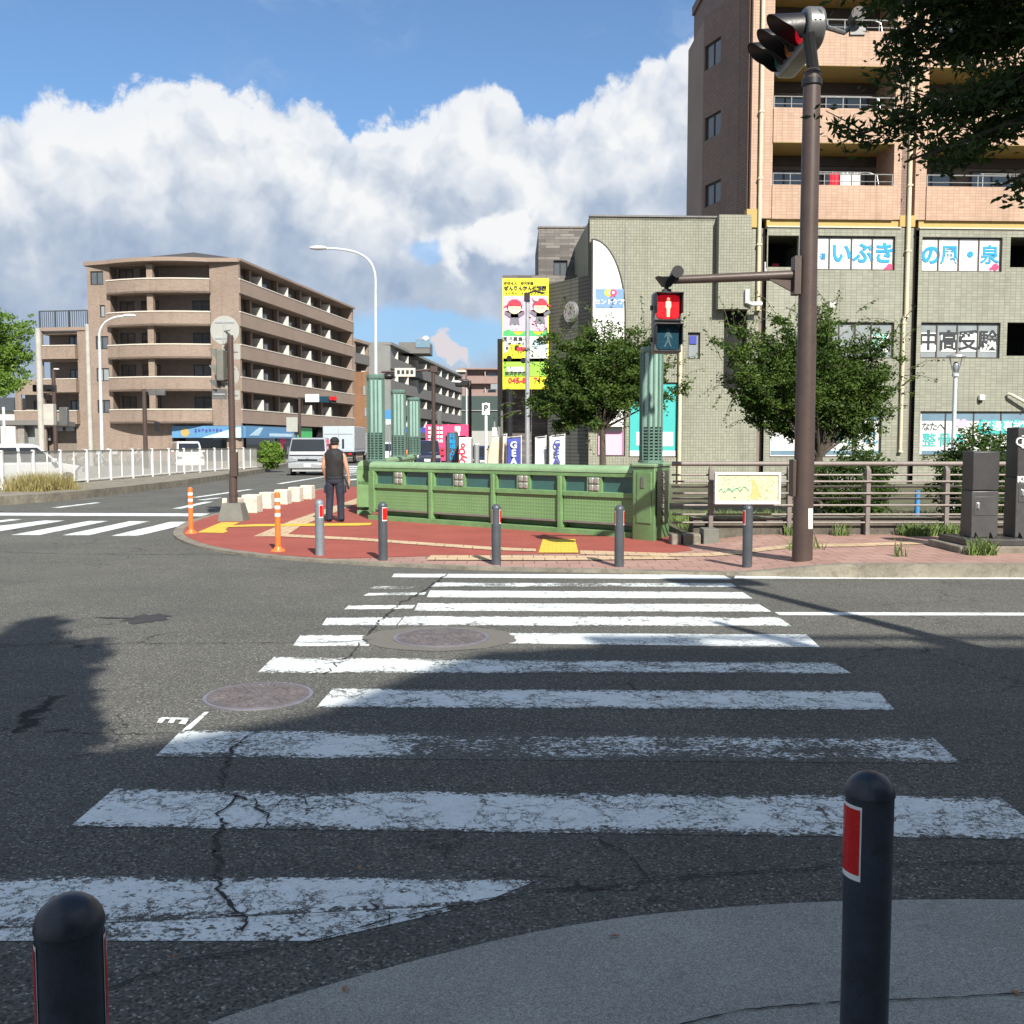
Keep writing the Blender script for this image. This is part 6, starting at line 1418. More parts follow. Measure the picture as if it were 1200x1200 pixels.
def s171(r_, b, t):
    q = MB(); c = P(186,460,b.y); q.box(c.x-.55,c.x+.35,c.y-.1,c.y+.12,c.z-.15,c.z+.15); q.cyl((c.x,c.y,c.z+.12),(b.x,b.y,c.z+.05),.04,n=8); q.build('signal_box', M['housing'], r_, bevel=.03)
    q = MB(); c = P(184,500,b.y); q.box(c.x-.13,c.x+.13,c.y-.1,c.y+.12,c.z-.25,c.z+.25); q.cyl((c.x,c.y,c.z+.3),(b.x,b.y,c.z+.34),.03,n=8); q.cyl((c.x,c.y,c.z+.2),(c.x,c.y,c.z+.32),.03,n=8); q.build('pedestrian_head', M['black'], r_, bevel=.03)
simplepole('dark brown signal pole in front of the curved balconies', 171.5, 560, 456, 55, .13, 'brown', 'signal_pole', 'pole', s171)
simplepole('cream utility pole rising in front of the left edge of the apartment block', 107.5, 560, 380, 60, .15, 'polew')
def s50(r_, b, t):
    q = MB(); c = P(59,486,b.y); q.box(c.x-.22,c.x+.22,c.y-.2,c.y+.1,c.z-.45,c.z+.45); q.build('equipment_box', M['polew'], r_, bevel=.02)
simplepole('thick white concrete utility pole beside the green tree at the left edge', 50.5, 568, 385, 42, .14, 'polew', extra=s50)
simplepole('thin blue grey pole at the far left edge', 7, 560, 477, 55, .09, 'lamp_w')
def s353(r_, b, t):
    q = MB(); c = P(371,466.5,b.y); q.box(c.x-1.0,c.x+1.1,c.y-.05,c.y,c.z-.42,c.z+.42) if False else q.box(P(358,466,b.y).x,P(374,466,b.y).x,c.y-.08,c.y-.04,c.z-.28,c.z+.28); q.build('white_plate', M['white'], r_)
    q = MB(); c = P(384,468,b.y); q.box(P(375,466,b.y).x,P(394,466,b.y).x,c.y-.1,c.y+.12,c.z-.22,c.z+.22); q.cyl((b.x,b.y,c.z+.1),(c.x,c.y,c.z+.1),.05,n=8); q.build('signal_head', M['tealoff'], r_, bevel=.05)
    q = MB(); 
    for uu in (389,393): c2_ = P(uu,467,b.y); q.cyl((c2_.x,c2_.y-.1,c2_.z),(c2_.x,c2_.y-.3,c2_.z),.15,n=12)
    q.build('visor', M['reflect'], r_)
    q = MB(); c = P(348,503,b.y); q.box(c.x-.18,c.x+.2,c.y-.1,c.y+.1,c.z-.4,c.z+.4); q.build('pedestrian_head', M['black'], r_, bevel=.04)
simplepole('far brown signal pole with a white plate, above the silver truck', 352, 545, 465, 72, .11, 'brown', 'signal_pole', 'pole', s353)
ws = thing('road_sign', 'white square road notice above the left edge of the silver truck', 'sign', (P(342,498,70).x,70,0))
q = MB(); q.box(P(336,498,70).x,P(349,498,70).x,69.9,70,P(342,506,70).z,P(342,489,70).z); q.build('plate', M['sign_back'], ws); q = MB(); q.cyl((P(343,500,70).x,70.05,0),(P(343,500,70).x,70.05,P(342,489,70).z),.04,n=8); q.build('post', M['alu'], ws)
def s508(r_, b, t):
    q = MB(); e = P(447,436,b.y); q.tube([(t.x,t.y,t.z+.0),(P(480,436,b.y).x,b.y,P(480,435,b.y).z),e], .055, 8); q.box(t.x-.16,t.x+.16,t.y-.12,t.y+.12,t.z-.12,t.z+.16); q.build('arm', M['brown'], r_)
    q = MB(); c = P(455,441,b.y); q.ell((c.x,c.y,c.z),(.28,.2,.16),12,8); q.build('signal_head', M['black'], r_, smooth=True)
    q = MB(); q.box(P(463,436,b.y).x,P(487,436,b.y).x,b.y-.12,b.y-.09,P(475,441.5,b.y).z,P(475,431.5,b.y).z); q.build('street_name_plate', M['coping'], r_)
    q = MB()
    for i in range(4): a = P(467+i*5.2,436,b.y); q.box(a.x-.05,a.x+.08,b.y-.135,b.y-.125,a.z-.10,a.z+.08)
    q.build('plate_letters', M['dtext'], r_)
    q = MB(); c = P(515,490,b.y); q.box(c.x-.10,c.x+.10,c.y-.1,c.y+.1,c.z-.35,c.z+.35); q.cyl((c.x,c.y,c.z+.2),(b.x,b.y,c.z+.2),.03,n=6); q.build('pedestrian_head', M['housing'], r_, bevel=.06)
simplepole('brown signal pole with an arm reaching left over the road, behind the teal columns', 508.5, 556, 433, 46, .105, 'brown', 'signal_pole', 'pole', s508)
def s551(r_, b, t):
    q = MB(); c = P(542,449,b.y); q.box(c.x-.35,c.x+.3,c.y-.1,c.y+.1,c.z-.18,c.z+.18); q.build('signal_head', M['black'], r_, bevel=.06)
    q = MB(); c = P(536,447.5,b.y); q.ell((c.x,c.y,c.z),(.3,.15,.08),10,6); q.build('lamp', M['white'], r_, smooth=True)
simplepole('dark brown signal pole beside the white vending machine', 551, 552, 446, 48, .09, 'brown', 'signal_pole', 'pole', s551)
def s617(r_, b, t):
    q = MB(); q.tube([(t.x,t.y,t.z-.2),(t.x,t.y,t.z+.04),(t.x+.2,t.y,t.z+.12),(t.x+.45,t.y,t.z+.05)], .03, 8); q.box(t.x-.09,t.x+.07,t.y-.1,t.y+.1,t.z-.16,t.z+.06); q.build('bracket', M['black'], r_)
    q = MB(); q.ell((t.x+.22,t.y-.05,t.z-.12),(.09,.09,.09),12,8); q.build('camera_dome', M['white'], r_, smooth=True)
simplepole('grey metal camera pole in front of the yellow billboard', 618, 556, 346, 27, .07, 'galv', 'camera_pole', 'pole', s617, .1)
simplepole('short dark pole left of the camera pole, against the billboard', 597, 550, 456, 33, .11, 'black', 'utility_pole', 'pole', None, .1)
simplepole('thin pale grey post near the parking sign', 588, 550, 466, 40, .06, 'conc_g', 'post', 'post', None, .1)
simplepole('thin white lamp post against the dark green building', 547, 548, 455, 110, .10, 'lamp_w', 'utility_pole', 'pole')
# P sign
ps = thing('parking_sign', 'white square parking sign with a letter P on a white post', 'sign', (P(569.5,520,36).x,36,0))
x = P(569.5,480,36).x; q = MB(); q.cyl((x,36.03,0),(x,36.03,P(569,472,36).z),.055,n=10); q.build('post', M['white'], ps)
q = MB(); q.box(P(565,480,36).x,P(574,480,36).x,35.95,35.98,P(569,486,36).z,P(569,472.5,36).z); q.build('plate', M['white'], ps)
text('P', .30, TX(Matrix(), x, 35.94, P(569,478.5,36).z), M['dtext'], ps, bold=.01)
br_2 = thing('road_sign', 'round blue road sign with a small white plate below, between two teal columns', 'sign', (P(456,500,50).x,50,0))
x = P(456,500,50).x; q = MB(); q.cyl((x,50.05,0),(x,50.05,P(456,481,50).z),.04,n=8); q.build('post', M['alu'], br_2)
q = MB(); c = P(456,486,50); q.cyl((c.x,49.98,c.z),(c.x,50,c.z),.26,n=24); q.build('blue_disc', M['blue'], br_2)
q = MB(); c = P(456,494.5,50); q.box(c.x-.16,c.x+.16,49.96,49.99,c.z-.12,c.z+.12); q.build('plate', M['white'], br_2)
# small striped post
so = thing('marker_post', 'thin orange and grey marker post between the teal columns', 'post', (P(477.5,530,40).x,40,0))
x = P(477.5,530,40).x; q = MB(); q.cyl((x,40,0),(x,40,P(477,507,40).z),.035,n=8); q.build('post', M['brown'], so); q = MB(); q.box(x-.06,x+.06,39.95,40.05,P(477,534,40).z,P(477,527,40).z); q.build('plate', M['orange'], so)
# vending machine and dark sign
vm = thing('vending_machine', 'white vending machine side with red DyDo lettering behind the parapet', 'vending machine', (P(545,540,30).x,30,0))
x0, x1 = P(538,540,30).x, P(553,540,30).x; zv = P(545,512.5,30).z
q = MB(); q.box(x0,x1,30,30.75,.05,zv); q.build('cabinet', M['white'], vm, bevel=.01)
q = MB(); q.box(x1-.04,x1+.002,29.99,30.7,.05,zv-.03); q.build('edge_trim', M['alu'], vm)
T = Matrix.Translation((x0+.10, 29.99, (P(540,545,30).z+P(540,519,30).z)/2+.0)) @ Matrix.Rotation(R(-90), 4, 'Y')
text('DyDo', .27, T, M['tred'], vm, bold=.008)
dk = thing('shop_sign', 'dark upright sign with blue lettering left of the vending machine', 'sign', (P(530,540,31).x,31,0))
x0, x1 = P(523.5,540,31).x, P(537,540,31).x; q = MB(); q.box(x0,x1,31,31.2,.05,P(530,506.5,31).z); q.build('panel', M['gun'], dk, bevel=.01)
for i, ch in enumerate('駐輪場入口'): text(ch, .2, TX(Matrix(), (x0+x1)/2, 30.99, P(530,512+i*6,31).z), M['ltext'], dk, bold=.003)
mc_ = thing('metal_cylinder', 'pale upright metal cylinder right of the vending machine', 'post', (P(559,540,31).x,31,0))
q = MB(); c = P(558.5,521,31); q.cyl((c.x,31,.05),(c.x,31,c.z),.085,n=16); q.build('body', M['alu'], mc_, smooth=True); q = MB(); q.cyl((c.x,31,c.z),(c.x,31,c.z+.03),.092,n=16); q.build('cap', M['white'], mc_)
wb = thing('cabinet', 'low pale grey cabinet left of the flags', 'cabinet', (P(578,540,31).x,31,0)); q = MB(); q.box(P(570,530,31).x,P(587,530,31).x,31,31.4,.05,P(578,526.5,31).z); q.build('body', M['sign_back'], wb, bevel=.01); q = MB(); q.box(P(569.5,530,31).x,P(587.5,530,31).x,30.97,31.43,P(578,526.5,31).z,P(578,525.5,31).z); q.build('lid', M['conc_g'], wb)
gs = thing('notice_sign', 'small white notice on a thin post left of the flags', 'sign', (P(579.5,510,36).x,36,0)); q = MB(); q.box(P(577,510,36).x,P(582,510,36).x,35.95,36,P(580,511,36).z,P(580,501,36).z); q.build('plate', M['white'], gs); q = MB(); q.cyl((P(579.5,510,36).x,36.02,0),(P(579.5,510,36).x,36.02,P(580,494,36).z),.03,n=6); q.build('post', M['alu'], gs)
# banners
def banner(label, u0, u1, v0, m, txt, tm, Y=29, lean=0, seed=1, zb=.25):
    x0 = P(u0,520,Y).x; x1 = P(u1,520,Y).x; zt = P(u0,v0,Y).z; r_ = thing('nobori_banner', label, 'banner', (x1,Y,0), 0, 'upright cloth banners in front of the building')
    q = MB(); n = 10; k_ = 8; rd = random.Random(seed); V = []
    for j in range(k_+1):
        for i in range(n+1):
            f = i/n; gq = j/k_; x = x0+(x1-x0)*f-lean*(1-f)*(1-gq*.2)*math.sin(gq*3); V.append((x, Y+.05*math.sin(f*5+gq*3+seed), zt-(zt-zb)*gq-.05*math.sin(f*3)*(1-f)))
    F_ = []
    for j in range(k_):
        for i in range(n): a = j*(n+1)+i; F_.append((a, a+n+1, a+n+2, a+1))
    q.add(V, F_); o_ = q.build('cloth', M[m], r_, smooth=True); sd_ = o_.modifiers.new('thick', 'SOLIDIFY'); sd_.thickness = .006
    q = MB(); q.cyl((x1+.02,Y,.1),(x1+.02,Y,zt+.08),.012,n=6); q.cyl((x0,Y,zt+.01),(x1+.04,Y,zt+.05),.008,n=6); q.build('pole', M['white'], r_)
    for i, ch in enumerate(txt): text(ch, .27, TX(Matrix(), (x0+x1)/2, Y-.08, zt-.22-i*.24), M[tm], r_, bold=.01)
banner('cream and white cloth banner, leftmost of the four', 577, 593, 511, 'bancream', '', 'tred', 29.2, .18, 2)
banner('indigo cloth banner with white letters', 594, 610, 513, 'banblue', 'GEAN', 'white', 29, 0, 3)
banner('pale plain cloth banner right of the camera pole', 627, 639, 513, 'banwhite', '', 'banblue', 29, 0, 4)
banner('white cloth banner with dark blue letters, rightmost of the four', 644, 661, 511, 'banwhite', 'GEAN', 'banblue', 28.6, 0, 5)
# ================================================================== RAILING AND MAP
RY = 15.75
rl = thing('railing', 'taupe metal railing of posts and horizontal bars running right from the green pillar', 'railing', (2.8, RY, .15))
xs0 = P(786,560,RY).x+.02; xs1 = 19.0
post_x = [P(u,600,RY).x for u in (832,923.5,1015,1107,1199)]; dxp = post_x[2]-post_x[1]; post_x += [post_x[-1]+dxp*i for i in range(1,9)]
for px_ in post_x:
    q = MB(); q.box(px_-.035, px_+.035, RY-.09, RY+.02, .13, 1.20); q.add([(px_-.035,RY-.09,1.20),(px_+.035,RY-.09,1.20),(px_+.02,RY+.0,1.28),(px_-.02,RY+.0,1.28),(px_-.035,RY+.02,1.20),(px_+.035,RY+.02,1.20)],[(0,1,2,3),(4,3,2,5),(0,3,4),(1,5,2)]); q.build('post', M['railm'], rl, bevel=.006)
q = MB(); q.cyl((xs0,RY,1.30),(xs1,RY,1.30),.038,n=14); q.build('top_rail', M['railm'], rl, smooth=True)
for i, (zz, yy) in enumerate(((1.12,.03),(1.02,-.10),(.93,.03),(.83,-.10),(.74,.03),(.64,-.10),(.49,-.06),(.36,-.06))):
    q = MB(); q.cyl((xs0,RY+yy,zz),(xs1,RY+yy,zz),.016,n=8); q.build('bar', M['railm'], rl, smooth=True)
rw = thing('retaining_wall', 'low weathered concrete wall under the metal railing', 'wall', (6, RY, 0)); q = MB(); q.box(2.92, 40, RY-.02+.05, RY+.4, -.01, .40); q.build('wall', M['conc_dark'], rw, bevel=.02)
q = MB(); q.box(2.92, 40, RY+.03, RY+.42, .40, .43); q.build('coping', M['conc_d'], rw)
for (u0, u1, lab) in ((786,799,'rough kerb stone against the green pillar'),(800,824,'rough kerb stone right of the one at the green pillar')):
    a = gz(u0+1, 638.5); b = gz(u1, 638.5); q = MB(); q.box(a.x, b.x, a.y, a.y+.3, zs(a.x)-.02, zs(a.x)+.17); o_ = q.build('kerb_stone', M['conc_d'], bevel=.03, seg=3); tag(o_, lab, 'stone')
a = gz(832, 637); q = MB(); q.box(a.x-.10,a.x+.14,a.y,a.y+.35,.03,.29); o_ = q.build('post_footing', M['conc_g'], bevel=.01); tag(o_, 'dark concrete footing under the first railing post', 'footing')
mpb = thing('map_board', 'white framed board with a pale yellow map mounted on the railing', 'sign', (P(876,572,RY-.3).x, RY-.3, P(876,572,RY-.3).z))
FM = Fr(P(837.5,572,RY-.3).x, RY-.3, 1, -.02); wmp = P(914.5,572,RY-.3).x-P(837.5,572,RY-.3).x; zm0 = P(876,591,RY-.3).z; zm1 = P(876,553.5,RY-.3).z
q = MB(FM.M); q.box(0,wmp,.02,.07,zm0,zm1); q.box(0,wmp,-.02,.02,zm1-.045,zm1); q.box(0,wmp,-.02,.02,zm0,zm0+.045); q.box(0,.04,-.02,.02,zm0+.045,zm1-.045); q.box(wmp-.04,wmp,-.02,.02,zm0+.045,zm1-.045); q.build('frame', M['sign_back2'], mpb, bevel=.006)
q = MB(FM.M); q.box(.04,wmp-.04,.0,.019,zm0+.045,zm1-.045); q.build('map_print', M['mapy'], mpb)
q = MB(FM.M); rd = random.Random(7); q.xprism([(wmp*.54,zm0+.1),(wmp*.62,zm0+.08),(wmp*.7,zm0+.14),(wmp*.66,zm0+.26),(wmp*.6,zm1-.12),(wmp*.55,zm1-.1),(wmp*.57,zm0+.28)], -.004, -.002)
for i in range(40): x = wmp*rd.uniform(.56,.92); z = rd.uniform(zm0+.07,zm1-.08); q.box(x,x+rd.uniform(.008,.03),-.005,-.003,z,z+rd.uniform(.004,.018))
q.build('map_area', M['mapo'], mpb)
q = MB(FM.M)
for i in range(70): x = wmp*(.06+.46*i/70); z = zm0+.20+.025*math.sin(i*.35)+.012*rd.uniform(-1,1)+.05*i/70; q.box(x,x+.012,-.007,-.005,z,z+rd.uniform(.004,.018))
for i in range(60): x = wmp*rd.uniform(.06,.94); z = rd.uniform(zm0+.06,zm1-.07); q.box(x,x+rd.uniform(.006,.05),-.007,-.005,z,z+.004)
q.build('map_marks', M['gtext'], mpb)
# ================================================================== CABINETS
cb = thing('utility_cabinet', 'dark charcoal metal cabinet, the shorter one, standing on a concrete plinth', 'cabinet', (7.0,13.2,.4))
def cabinet(r_, u0, us_, u1, vt, Yf, zb, logo=False):
    x0 = P(us_,600,Yf).x; x1 = P(u1,600,Yf).x; xl_ = P(u0,600,Yf+.0).x; zt = P(us_,vt,Yf).z; d = .33
    q = MB(); q.add([(x0,Yf,zb),(x1,Yf,zb),(x1,Yf+d,zb),(x0-.03,Yf+d,zb),(x0,Yf,zb+.78*(zt-zb)*.78),(x1,Yf,zb+.6),(x1,Yf+d,zb+.6),(x0,Yf+d,zb+.6)],[]) if False else None
    zm = zb+(zt-zb)*.545
    q.box(x0,x1,Yf,Yf+d,zb,zm-.004); q.build('lower_body', M['cablight'], r_, bevel=.012)
    q = MB(); q.box(x0+.004,x1-.0,Yf+.006,Yf+d-.0,zm+.004,zt); q.build('upper_body', M['cab'], r_, bevel=.012)
    q = MB(); q.box(x0+.03,x1-.03,Yf-.006,Yf+.004,zm-.34,zm-.08); q.build('door', M['cablight'], r_, bevel=.004)
    q = MB(); q.box(x0+.07,x0+.095,Yf-.03,Yf-.006,zm-.24,zm-.17); q.box(x0+.06,x0+.105,Yf-.012,Yf-.004,zm-.25,zm-.16); q.build('door_handle', M['alu'], r_, bevel=.004)
    q = MB()
    for f in (.2,.75): xx = x0+(x1-x0)*f; q.add([(xx-.012,Yf-.01,zb),(xx+.012,Yf-.01,zb),(xx+.012,Yf-.10,zb),(xx-.012,Yf-.10,zb),(xx-.012,Yf-.01,zb+.08),(xx+.012,Yf-.01,zb+.08)],[(0,1,5,4),(2,3,4,5),(0,4,3),(1,2,5),(0,3,2,1)])
    q.build('gusset', M['cab'], r_)
    return x0, x1, zt
Yf = 13.35; zb_c = P(1150,630,Yf).z; 
cabinet(cb, 1135, 1138.5, 1170, 529, Yf, zb_c)
cb2 = thing('utility_cabinet', 'dark charcoal metal cabinet, the taller one at the right edge with white emblem letters', 'cabinet', (7.6,13.2,.4))
x0, x1, ztc = cabinet(cb2, 1181, 1190, 1222, 500.5, Yf, zb_c)
a = P(1196,518,Yf-.01); text('Q', .16, TX(Matrix(), a.x, Yf+.0, a.z), M['white'], cb2, bold=.001); a = P(1201,521,Yf-.01); text('L', .16, TX(Matrix(), a.x-.01, Yf-.002, a.z), M['white'], cb2, bold=.001); a = P(1200,515,Yf-.01); text('T', .14, TX(Matrix(), a.x+.01, Yf-.004, a.z), M['white'], cb2, bold=.001)
a = P(1197,562,Yf); text('K51', .105, TX(Matrix(), a.x+.03, Yf+.0, a.z), M['white'], cb2, bold=.006)
xa = P(1120,640,Yf).x; q = MB(); q.box(P(1122,632,Yf).x, 9.8, Yf-.28, Yf+.6, zb_c-.085, zb_c-.001); o_ = q.build('cabinet_base_slab', M['cab'], bevel=.006); tag(o_, 'dark steel base slab under the two charcoal cabinets', 'slab')
q = MB(); q.box(P(1124,645,Yf-.3).x, 9.9, Yf-.32, Yf+.7, .1, zb_c-.087); o_ = q.build('cabinet_plinth', M['conc_d'], bevel=.02); tag(o_, 'rough concrete plinth carrying the two charcoal cabinets', 'plinth')
# park lamp behind the railing
pk_ = P(1116,560,20.5); lx = pk_.x; pl_ = thing('park_lamp', 'slim grey park lamp with a conical lantern behind the railing', 'street lamp', (lx,20.5,.1))
z1 = P(1117,440,20.5).z; z2 = P(1117,418.5,20.5).z
q = MB(); q.cyl((lx,20.5,.1),(lx,20.5,z1),.05,.04,12); q.cyl((lx,20.5,.1),(lx,20.5,.95),.065,.06,12); q.cyl((lx,20.5,z1-.02),(lx,20.5,z1+.04),.07,n=12); q.build('post', M['lamp_w'], pl_, smooth=True)
q = MB()
for i in range(4): t = i*math.pi/2+.4; q.cyl((lx+.05*math.cos(t),20.5+.05*math.sin(t),z1),(lx+.17*math.cos(t),20.5+.17*math.sin(t),z2),.010,n=6)
q.build('cage', M['alu'], pl_)
q = MB(); q.cyl((lx,20.5,z2),(lx,20.5,z2+.03),.20,.19,20); q.cyl((lx,20.5,z2+.03),(lx,20.5,z2+.07),.19,.10,20); q.build('lamp_shade', M['alu'], pl_, smooth=True)
q = MB(); q.ell((lx,20.5,z1+.17),(.065,.065,.12),12,8); q.build('bulb_glass', M['glass_l'], pl_, smooth=True)
bp = P(1075,588,17.5); q = MB(); q.cyl((bp.x,17.5,.1),(bp.x,17.5,P(1075,575,17.5).z),.045,n=12); o_ = q.build('blue_marker_post', M['blue'], smooth=True); tag(o_, 'short blue marker post in the grass behind the railing', 'post')
# ================================================================== WHITE FENCE (left)
fb = [(-18.0,22.0),(-15.6,27.5),(-15.3,29.7),(-15.4,33.5),(-15.35,37.0),(-15.2,41.0),(-15.2,46.0),(-14.9,51.0),(-14.4,55.5)]
fn = thing('mesh_fence', 'long white wire mesh fence along the left pavement', 'fence', (-15.3,35,.25))
def fpt(s_):
    acc = 0
    for i in range(len(fb)-1):
        L = math.dist(fb[i], fb[i+1])
        if s_ <= acc+L: f = (s_-acc)/L; return (fb[i][0]+(fb[i+1][0]-fb[i][0])*f, fb[i][1]+(fb[i+1][1]-fb[i][1])*f)
        acc += L
    return fb[-1]
tot = sum(math.dist(fb[i], fb[i+1]) for i in range(len(fb)-1)); n = int(tot/2.0)
for i in range(n):
    if i == 4: pass
    a = fpt(tot*i/n); b = fpt(tot*(i+1)/n); F_ = Fr(*a, b[0]-a[0], b[1]-a[1]); L = math.dist(a, b)
    q = MB(F_.M); q.box(-.045,.045,-.045,.045,.23,1.42); q.build('post', M['white'], fn)
    q = MB(F_.M); q.box(L/2-.022,L/2+.022,-.02,.02,.30,1.38); q.box(.045,L-.045,-.02,.02,.30,.345); q.box(.045,L-.045,-.02,.02,1.345,1.385,1); q.build('frame', [M['white'], M['conc_g']], fn)
    q = MB(F_.M); q.poly([(.045,0.0,.345),(L-.045,0,.345),(L-.045,0,1.345),(.045,0,1.345)]); q.build('mesh_panel', M['chain'], fn)
# vegetation tufts at fence
def bush(label, c, r, n, size, m, seed, name='shrub', asp=.35, cat='shrub', droop=0, stems=True, hollow=.0):
    rng = np.random.default_rng(seed); r_ = thing(name, label, cat, c); k_ = rng.normal(size=(n,3)); k_ /= np.linalg.norm(k_,axis=1)[:,None]
    rad = rng.uniform(.35,1,(n,1))**.45; lump = 1+.22*np.sin(k_[:,0:1]*7+seed)*np.cos(k_[:,1:2]*5+2*seed)+.14*np.sin(k_[:,2:3]*11+seed)
    cen = np.array(c)+np.array([[0,0,r[2]]])+k_*rad*lump*np.array([r]); cen[:,2] = np.maximum(cen[:,2], c[2]+.02)
    if stems:
        q = MB(); rd = random.Random(seed)
        for i in range(9): e = Vector((c[0]+rd.uniform(-.6,.6)*r[0], c[1]+rd.uniform(-.6,.6)*r[1], c[2]+r[2]*rd.uniform(.9,1.6))); q.tube([(c[0],c[1],c[2]-.05),Vector(c).lerp(e,.5)+Vector((rd.uniform(-.05,.05),0,0)),e],[.03,.018,.006],5)
        q.build('stem', M['bark'], r_)
    leafcloud('foliage', cen, size, m, r_, rng, asp, droop); return r_
bush('dense green shrub under the right end of the street tree, behind the railing', (P(1003,560,18.5).x,18.5,.1), (.75,.6,.72), 5200, .055, M['leaf_s'], 3)
bush('large dark green shrub behind the shorter charcoal cabinet', (P(1146,560,18.2).x,18.2,.1), (.80,.7,.86), 6500, .055, M['leaf_s'], 4)
bush('dark shrub showing between the two charcoal cabinets', (P(1196,560,18.6).x,18.6,.1), (.6,.6,.62), 3200, .055, M['leaf_s'], 5)
bush('yellow green bush at the far end of the white fence', (P(318,548,56).x,56,.24), (.75,.8,.75), 2600, .11, M['leaf_b'], 6)
grass('dry_grass', 'clump of tall dry yellow grass in front of the white fence', 'grass', [(-14.7,-13.5,28.2,30.4,.24,1),(-13.5,-13.1,29.2,30.2,.02,.10)], 1900, .56, M['drygrass'], 3)
grass('weeds', 'green weeds growing along the foot of the low wall and railing', 'weeds', [(6.2,7.2,15.45,15.75,.15,.5),(4.35,4.7,15.5,15.7,.15,.07),(2.9,3.8,15.9,16.2,.1,.15),(8.2,8.7,15.4,15.7,.15,.2),(6.0,6.35,12.75,12.95,.16,.12),(4.95,5.15,12.62,12.72,.16,.012),(5.1,5.4,15.5,15.7,.15,.04),(3.85,4.3,13.45,13.75,.14,.03)], 1500, .24, M['weed'], 5)
grass('verge_grass', 'rough grass on the bank behind the railing', 'grass', [(3,12,16.3,20,.12,1)], 9000, .20, M['weed'], 6)
grass('parapet_weeds', 'thin line of weeds and moss at the foot of the green parapet', 'weeds', [(-.9+i*.35,-.55+i*.35,19.15-i*.285,19.2-i*.285,.04,.08) for i in range(0,9)]+[(-2.4,-1.2,20.2,20.4,.04,.05)], 500, .07, M['drygrass'], 8)
# ================================================================== TREES
def TC(Y, L): return [((P(u,v,Y).x, Y+dy, P(u,v,Y).z), (ru*Y/FPX, dy2, rv*Y/FPX)) for u, v, ru, rv, dy, dy2 in L]
tree('dark leafy street tree behind the green parapet, partly hiding the yellow billboard', (P(706,540,22).x,22,.1), (P(706,502,22).x,22,1.95),
     TC(22, [(702,452,72,44,.1,1.0),(662,422,40,36,0,.7),(712,398,42,30,.2,.7),(762,432,34,32,.2,.6),(632,470,36,24,0,.5),(730,428,50,40,0,.9),(778,448,30,30,.2,.5),(760,400,28,20,.2,.5),(690,385,30,14,0,.4),(648,402,22,20,.1,.4),(672,492,36,16,0,.5)]),
     52000, M['leaf'], .042, .085, 5, 120, 9, 52, 'street trees behind the railing', sprays=7, spread=.16, hollow=.25)
tree('dark leafy street tree right of the pedestrian signal, behind the brown pole', (P(957,545,20).x,20,.1), (P(960,520,20).x,20,1.35),
     TC(20, [(940,440,82,50,.1,1.1),(905,398,48,34,0,.7),(975,388,46,30,.2,.8),(1020,425,38,44,0,.7),(870,440,36,30,0,.6),(1005,478,50,32,.1,.6),(905,478,44,28,.1,.6),(862,402,24,22,0,.5),(856,440,22,26,0,.5),(1045,435,20,24,0,.4),(985,372,26,14,0,.4),(1040,462,20,22,0,.4),(930,372,30,16,.1,.5)]),
     68000, M['leaf'], .040, .10, 8, 150, 9, 52, 'street trees behind the railing', sprays=6, spread=.16, hollow=.25)
tree('bright green tree cut by the left edge of the photo', (P(-60,560,43).x,43,.2), (P(-50,490,43).x,43,3.2),
     TC(43, [(-15,402,52,60,0,1.2),(14,378,28,34,0,.7),(22,432,26,28,0,.6),(30,400,20,20,.1,.4),(5,452,30,18,0,.5),(-5,350,34,20,0,.6)]),
     46000, M['leaf_b'], .078, .18, 12, 70, 9, 40, sprays=3, spread=.30)
